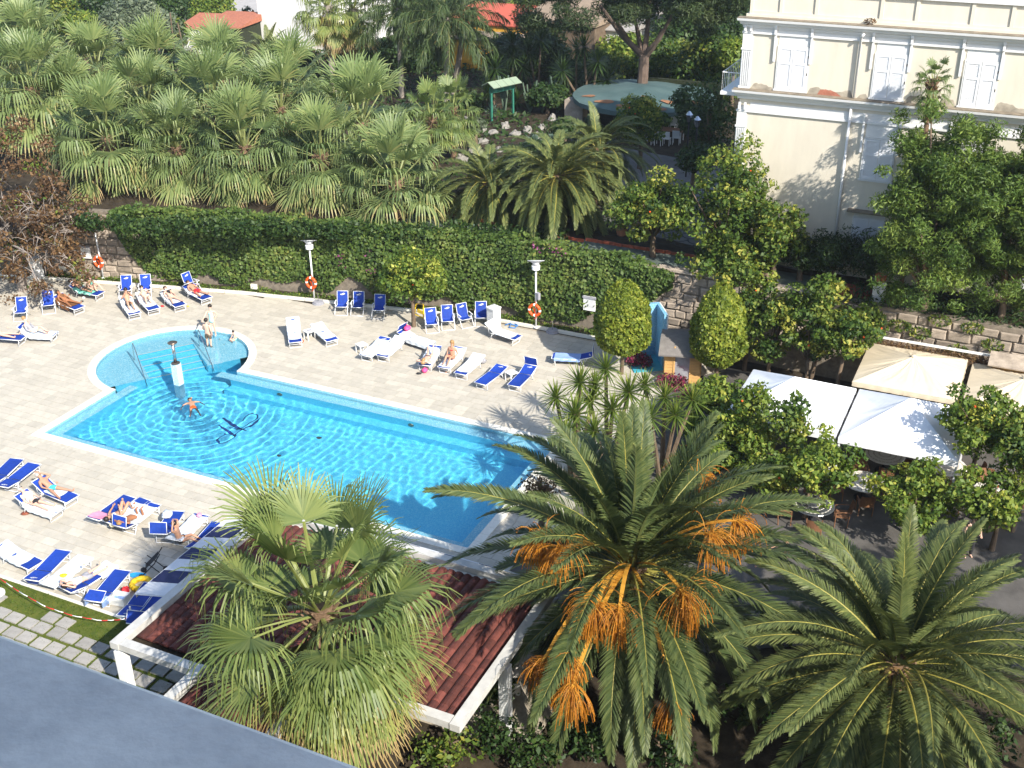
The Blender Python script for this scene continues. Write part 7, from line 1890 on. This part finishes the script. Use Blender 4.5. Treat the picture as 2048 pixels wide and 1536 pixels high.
# background trees: (px, py of the crown centre, depth, radius, half height, kind, label)
BT = [
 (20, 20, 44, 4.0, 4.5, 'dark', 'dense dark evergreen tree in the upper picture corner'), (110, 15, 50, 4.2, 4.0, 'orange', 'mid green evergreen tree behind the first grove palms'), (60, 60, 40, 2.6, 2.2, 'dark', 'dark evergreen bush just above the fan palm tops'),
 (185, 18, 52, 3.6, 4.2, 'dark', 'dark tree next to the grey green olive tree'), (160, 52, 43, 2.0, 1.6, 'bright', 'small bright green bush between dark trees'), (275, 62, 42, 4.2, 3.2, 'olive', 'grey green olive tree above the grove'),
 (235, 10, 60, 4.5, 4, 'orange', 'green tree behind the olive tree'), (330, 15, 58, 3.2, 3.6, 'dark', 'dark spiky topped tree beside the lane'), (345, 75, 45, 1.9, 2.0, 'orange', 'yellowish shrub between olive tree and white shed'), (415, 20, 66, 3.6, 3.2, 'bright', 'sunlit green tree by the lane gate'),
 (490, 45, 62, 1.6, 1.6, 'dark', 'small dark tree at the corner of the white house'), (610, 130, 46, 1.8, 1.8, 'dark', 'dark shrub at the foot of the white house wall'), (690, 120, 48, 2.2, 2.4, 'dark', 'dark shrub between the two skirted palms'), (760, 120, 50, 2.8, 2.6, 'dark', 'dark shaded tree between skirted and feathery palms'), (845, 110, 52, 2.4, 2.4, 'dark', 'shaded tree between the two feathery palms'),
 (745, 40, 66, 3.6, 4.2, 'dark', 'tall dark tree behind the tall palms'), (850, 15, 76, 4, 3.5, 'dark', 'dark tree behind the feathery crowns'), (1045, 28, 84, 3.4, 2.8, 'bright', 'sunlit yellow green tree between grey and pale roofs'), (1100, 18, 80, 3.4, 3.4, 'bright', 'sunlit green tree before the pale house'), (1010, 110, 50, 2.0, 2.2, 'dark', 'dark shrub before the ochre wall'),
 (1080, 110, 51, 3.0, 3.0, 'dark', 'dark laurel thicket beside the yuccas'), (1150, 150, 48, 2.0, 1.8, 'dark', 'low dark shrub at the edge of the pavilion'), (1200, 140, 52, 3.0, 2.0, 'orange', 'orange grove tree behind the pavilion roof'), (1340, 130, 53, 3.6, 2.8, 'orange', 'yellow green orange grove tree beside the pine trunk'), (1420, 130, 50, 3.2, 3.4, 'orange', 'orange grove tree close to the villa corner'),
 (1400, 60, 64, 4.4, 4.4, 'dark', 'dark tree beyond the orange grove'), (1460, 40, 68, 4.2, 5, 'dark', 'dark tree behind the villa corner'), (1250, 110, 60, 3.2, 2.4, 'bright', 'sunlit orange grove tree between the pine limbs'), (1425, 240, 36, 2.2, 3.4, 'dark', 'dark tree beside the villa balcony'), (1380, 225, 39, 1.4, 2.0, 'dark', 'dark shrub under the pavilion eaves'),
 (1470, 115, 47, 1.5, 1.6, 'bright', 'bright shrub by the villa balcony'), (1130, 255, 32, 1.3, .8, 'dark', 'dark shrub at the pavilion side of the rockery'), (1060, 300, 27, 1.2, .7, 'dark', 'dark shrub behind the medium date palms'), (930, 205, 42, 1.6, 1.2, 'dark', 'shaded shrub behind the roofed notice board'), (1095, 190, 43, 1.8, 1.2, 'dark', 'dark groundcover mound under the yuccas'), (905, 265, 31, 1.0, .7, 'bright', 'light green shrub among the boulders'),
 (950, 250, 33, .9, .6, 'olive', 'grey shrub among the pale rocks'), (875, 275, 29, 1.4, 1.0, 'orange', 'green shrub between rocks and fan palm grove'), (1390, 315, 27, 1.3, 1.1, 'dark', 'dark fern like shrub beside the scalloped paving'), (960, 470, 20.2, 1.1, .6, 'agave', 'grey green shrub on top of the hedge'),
]
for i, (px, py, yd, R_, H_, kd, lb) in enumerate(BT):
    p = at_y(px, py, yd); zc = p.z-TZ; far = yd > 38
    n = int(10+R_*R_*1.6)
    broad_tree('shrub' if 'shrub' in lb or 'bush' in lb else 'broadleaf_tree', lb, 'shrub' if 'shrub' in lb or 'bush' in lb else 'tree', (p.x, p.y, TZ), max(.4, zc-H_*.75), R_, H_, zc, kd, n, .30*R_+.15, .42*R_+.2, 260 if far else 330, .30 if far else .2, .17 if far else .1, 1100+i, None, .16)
# dark yucca trees by the ochre wall
for i, (px, py, yd, lb) in enumerate(((1022, 85, 47, 'dark yucca tree before the red roof'), (1075, 78, 48, 'dark yucca tree in front of the brown shed roof'), (1152, 95, 46, 'dark yucca tree near the pavilion, nearer the brown roof'), (1180, 92, 45, 'thick headed dark yucca tree next to the pavilion'), (985, 135, 44, 'small dark yucca against the ochre wall'))):
    p = at_y(px, py, yd); h = p.z-TZ; g = np.random.default_rng(1200+i)
    yucca(lb, (p.x, p.y, TZ), [(g.normal()*.3, g.normal()*.3, h-.1*g.random()), (g.normal()*.8, g.normal()*.5, h-.9), (g.normal()*1.0, g.normal()*.5, h-1.6), (g.normal()*.9, .2, h-2.2)], 'dark yucca trees behind the rockery', True, 1200+i, 1.5)
# agaves and cactus columns in the rockery
for i, (px, py) in enumerate(((1085, 225), (1100, 215), (1115, 225), (1060, 225), (1010, 225), (1070, 285), (1105, 285), (1175, 250), (985, 225))):
    p = at(px, py, TZ); g = np.random.default_rng(1300+i); mb = MB()
    if i < 5:
        for k in range(7): a = g.uniform(0, 6); e = Vector((cos(a)*.5, sin(a)*.4, g.uniform(1.2, 2.6))); mb.tube([(0, 0, 0), (e.x*.5, e.y*.5, e.z*.4), tuple(e)], [.07, .07, .05], 6)
        t = thing('cactus', ['tallest pale green column cactus before the dark laurel thicket', 'column cactus next to the tallest one', 'column cactus leaning towards the pavilion', 'column cactus nearest the roofed notice board', 'column cactus behind the roofed notice board'][i], 'cactus', (p.x, p.y, TZ), 0, 'column cacti of the rockery'); mb.build('stem', mat('cactus_green', (.08, .12, .08), .7) if 'cactus_green' not in bpy.data.materials else bpy.data.materials['cactus_green'], t)
    else:
        Q, T = sword_head(1300+i, 34, .9, .13, -10); t = thing('agave', ['', '', '', '', '', 'agave rosette in front of the roofed notice board', 'agave rosette between notice board and medium date palms', 'agave rosette at the pavilion side of the rockery', 'agave rosette behind the roofed notice board'][i], 'agave', (p.x, p.y, TZ), 0, 'agaves of the rockery'); put('rosette', quads_mesh('rosette', Q, M['leaf_agave'], T), t)
p = at(1243, 470, TZ); t = thing('flower_pot', 'terracotta pot with grey trailing succulent at the edge of the scalloped paving', 'plant pot', (p.x, p.y, TZ)); mb = MB(); mb.lathe([(.22, 0), (.34, .45), (.37, .5), (.30, .5)], 14); mb.build('pot', mat('terracotta', (.45, .19, .10), .85), t)
g = np.random.default_rng(3); n = 260; P = rnd_unit(g, n)*np.array([.42, .42, .28])+np.array([0, 0, .6]); put('foliage', quads_mesh('foliage', leaves_at(P, rnd_unit(g, n), .16, .05, g, .5), M['leaf_agave'], g.random(n)), t)
# foreground shrubs below the palms
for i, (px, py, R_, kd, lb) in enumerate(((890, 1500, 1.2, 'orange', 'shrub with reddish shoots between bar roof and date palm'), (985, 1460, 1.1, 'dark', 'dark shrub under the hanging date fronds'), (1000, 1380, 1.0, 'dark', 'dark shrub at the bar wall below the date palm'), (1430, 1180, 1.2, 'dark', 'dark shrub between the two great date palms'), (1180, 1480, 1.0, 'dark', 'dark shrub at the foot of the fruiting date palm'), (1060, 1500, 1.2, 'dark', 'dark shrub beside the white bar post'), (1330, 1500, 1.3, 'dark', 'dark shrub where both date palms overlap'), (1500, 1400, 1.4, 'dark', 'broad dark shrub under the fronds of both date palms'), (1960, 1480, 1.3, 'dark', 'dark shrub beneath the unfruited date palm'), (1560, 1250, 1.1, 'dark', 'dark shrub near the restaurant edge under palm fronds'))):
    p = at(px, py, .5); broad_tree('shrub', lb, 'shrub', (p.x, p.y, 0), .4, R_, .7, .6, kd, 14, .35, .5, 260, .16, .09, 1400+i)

# garden trees just outside the picture whose shade falls on the restaurant and the bar
for i, (x, y, zc, R_, H_, lb) in enumerate(((23.2, -1.6, 7.6, 3.0, 2.2, 'leafy garden tree beyond the picture edge shading the restaurant floor'), (21.2, -11.6, 7.0, 3.0, 2.2, 'leafy garden tree beyond the picture corner shading the second date palm'), (16.4, -16.2, 5.6, 2.6, 1.8, 'leafy garden tree below the hotel window, under the picture edge'), (27.5, 2.6, 8.0, 3.0, 2.4, 'leafy garden tree farther out shading the tables by the tents'))):
    broad_tree('broadleaf_tree', lb, 'tree', (x, y, 0), zc-1.6, R_, H_, zc, 'dark', 40, .6, 1.0, 190, .26, .15, 1500+i, None, .2)

g = np.random.default_rng(61); n = 26000; X_ = g.uniform(-62, -4, n); Y_ = g.uniform(22, 60, n)
hgt_ = .12+.35*np.clip(np.sin(X_*.7+np.sin(Y_*.5)*2)*np.sin(Y_*.6+X_*.2), 0, 1)
keep = (np.sin(X_*.45+1.3)+np.sin(Y_*.5+X_*.3) > -.9) & ((X_+13.3)**2+(Y_-46)**2 > 26) & ~((X_ > -12) & (Y_ < 38))
P = np.stack([X_, Y_, TZ+hgt_*g.random(n)], 1)[keep]
tag(put('garden_ground_cover', quads_mesh('garden_ground_cover', leaves_at(P, np.tile([0, -.3, .9], (len(P), 1)), .34, .18, g, .6), M['leaf_dark'], np.clip(g.normal(.5, .25, len(P)), 0, 1))), kind='stuff')
# ------------------------------------------------------------------ thin summer haze over the whole garden
hm = bpy.data.materials.new('haze'); hm.use_nodes = True; t = hm.node_tree; t.nodes.remove(t.nodes['Principled BSDF'])
pv = N(t, 'ShaderNodeVolumePrincipled'); pv.inputs['Color'].default_value = (.86, .92, 1, 1); pv.inputs['Density'].default_value = .0003; pv.inputs['Anisotropy'].default_value = .3
t.links.new(pv.outputs[0], t.nodes['Material Output'].inputs['Volume'])
mb = MB(); mb.box2((-255, -115, -3.2), (255, 295, 29.0)); tag(mb.build('haze', hm), kind='stuff')
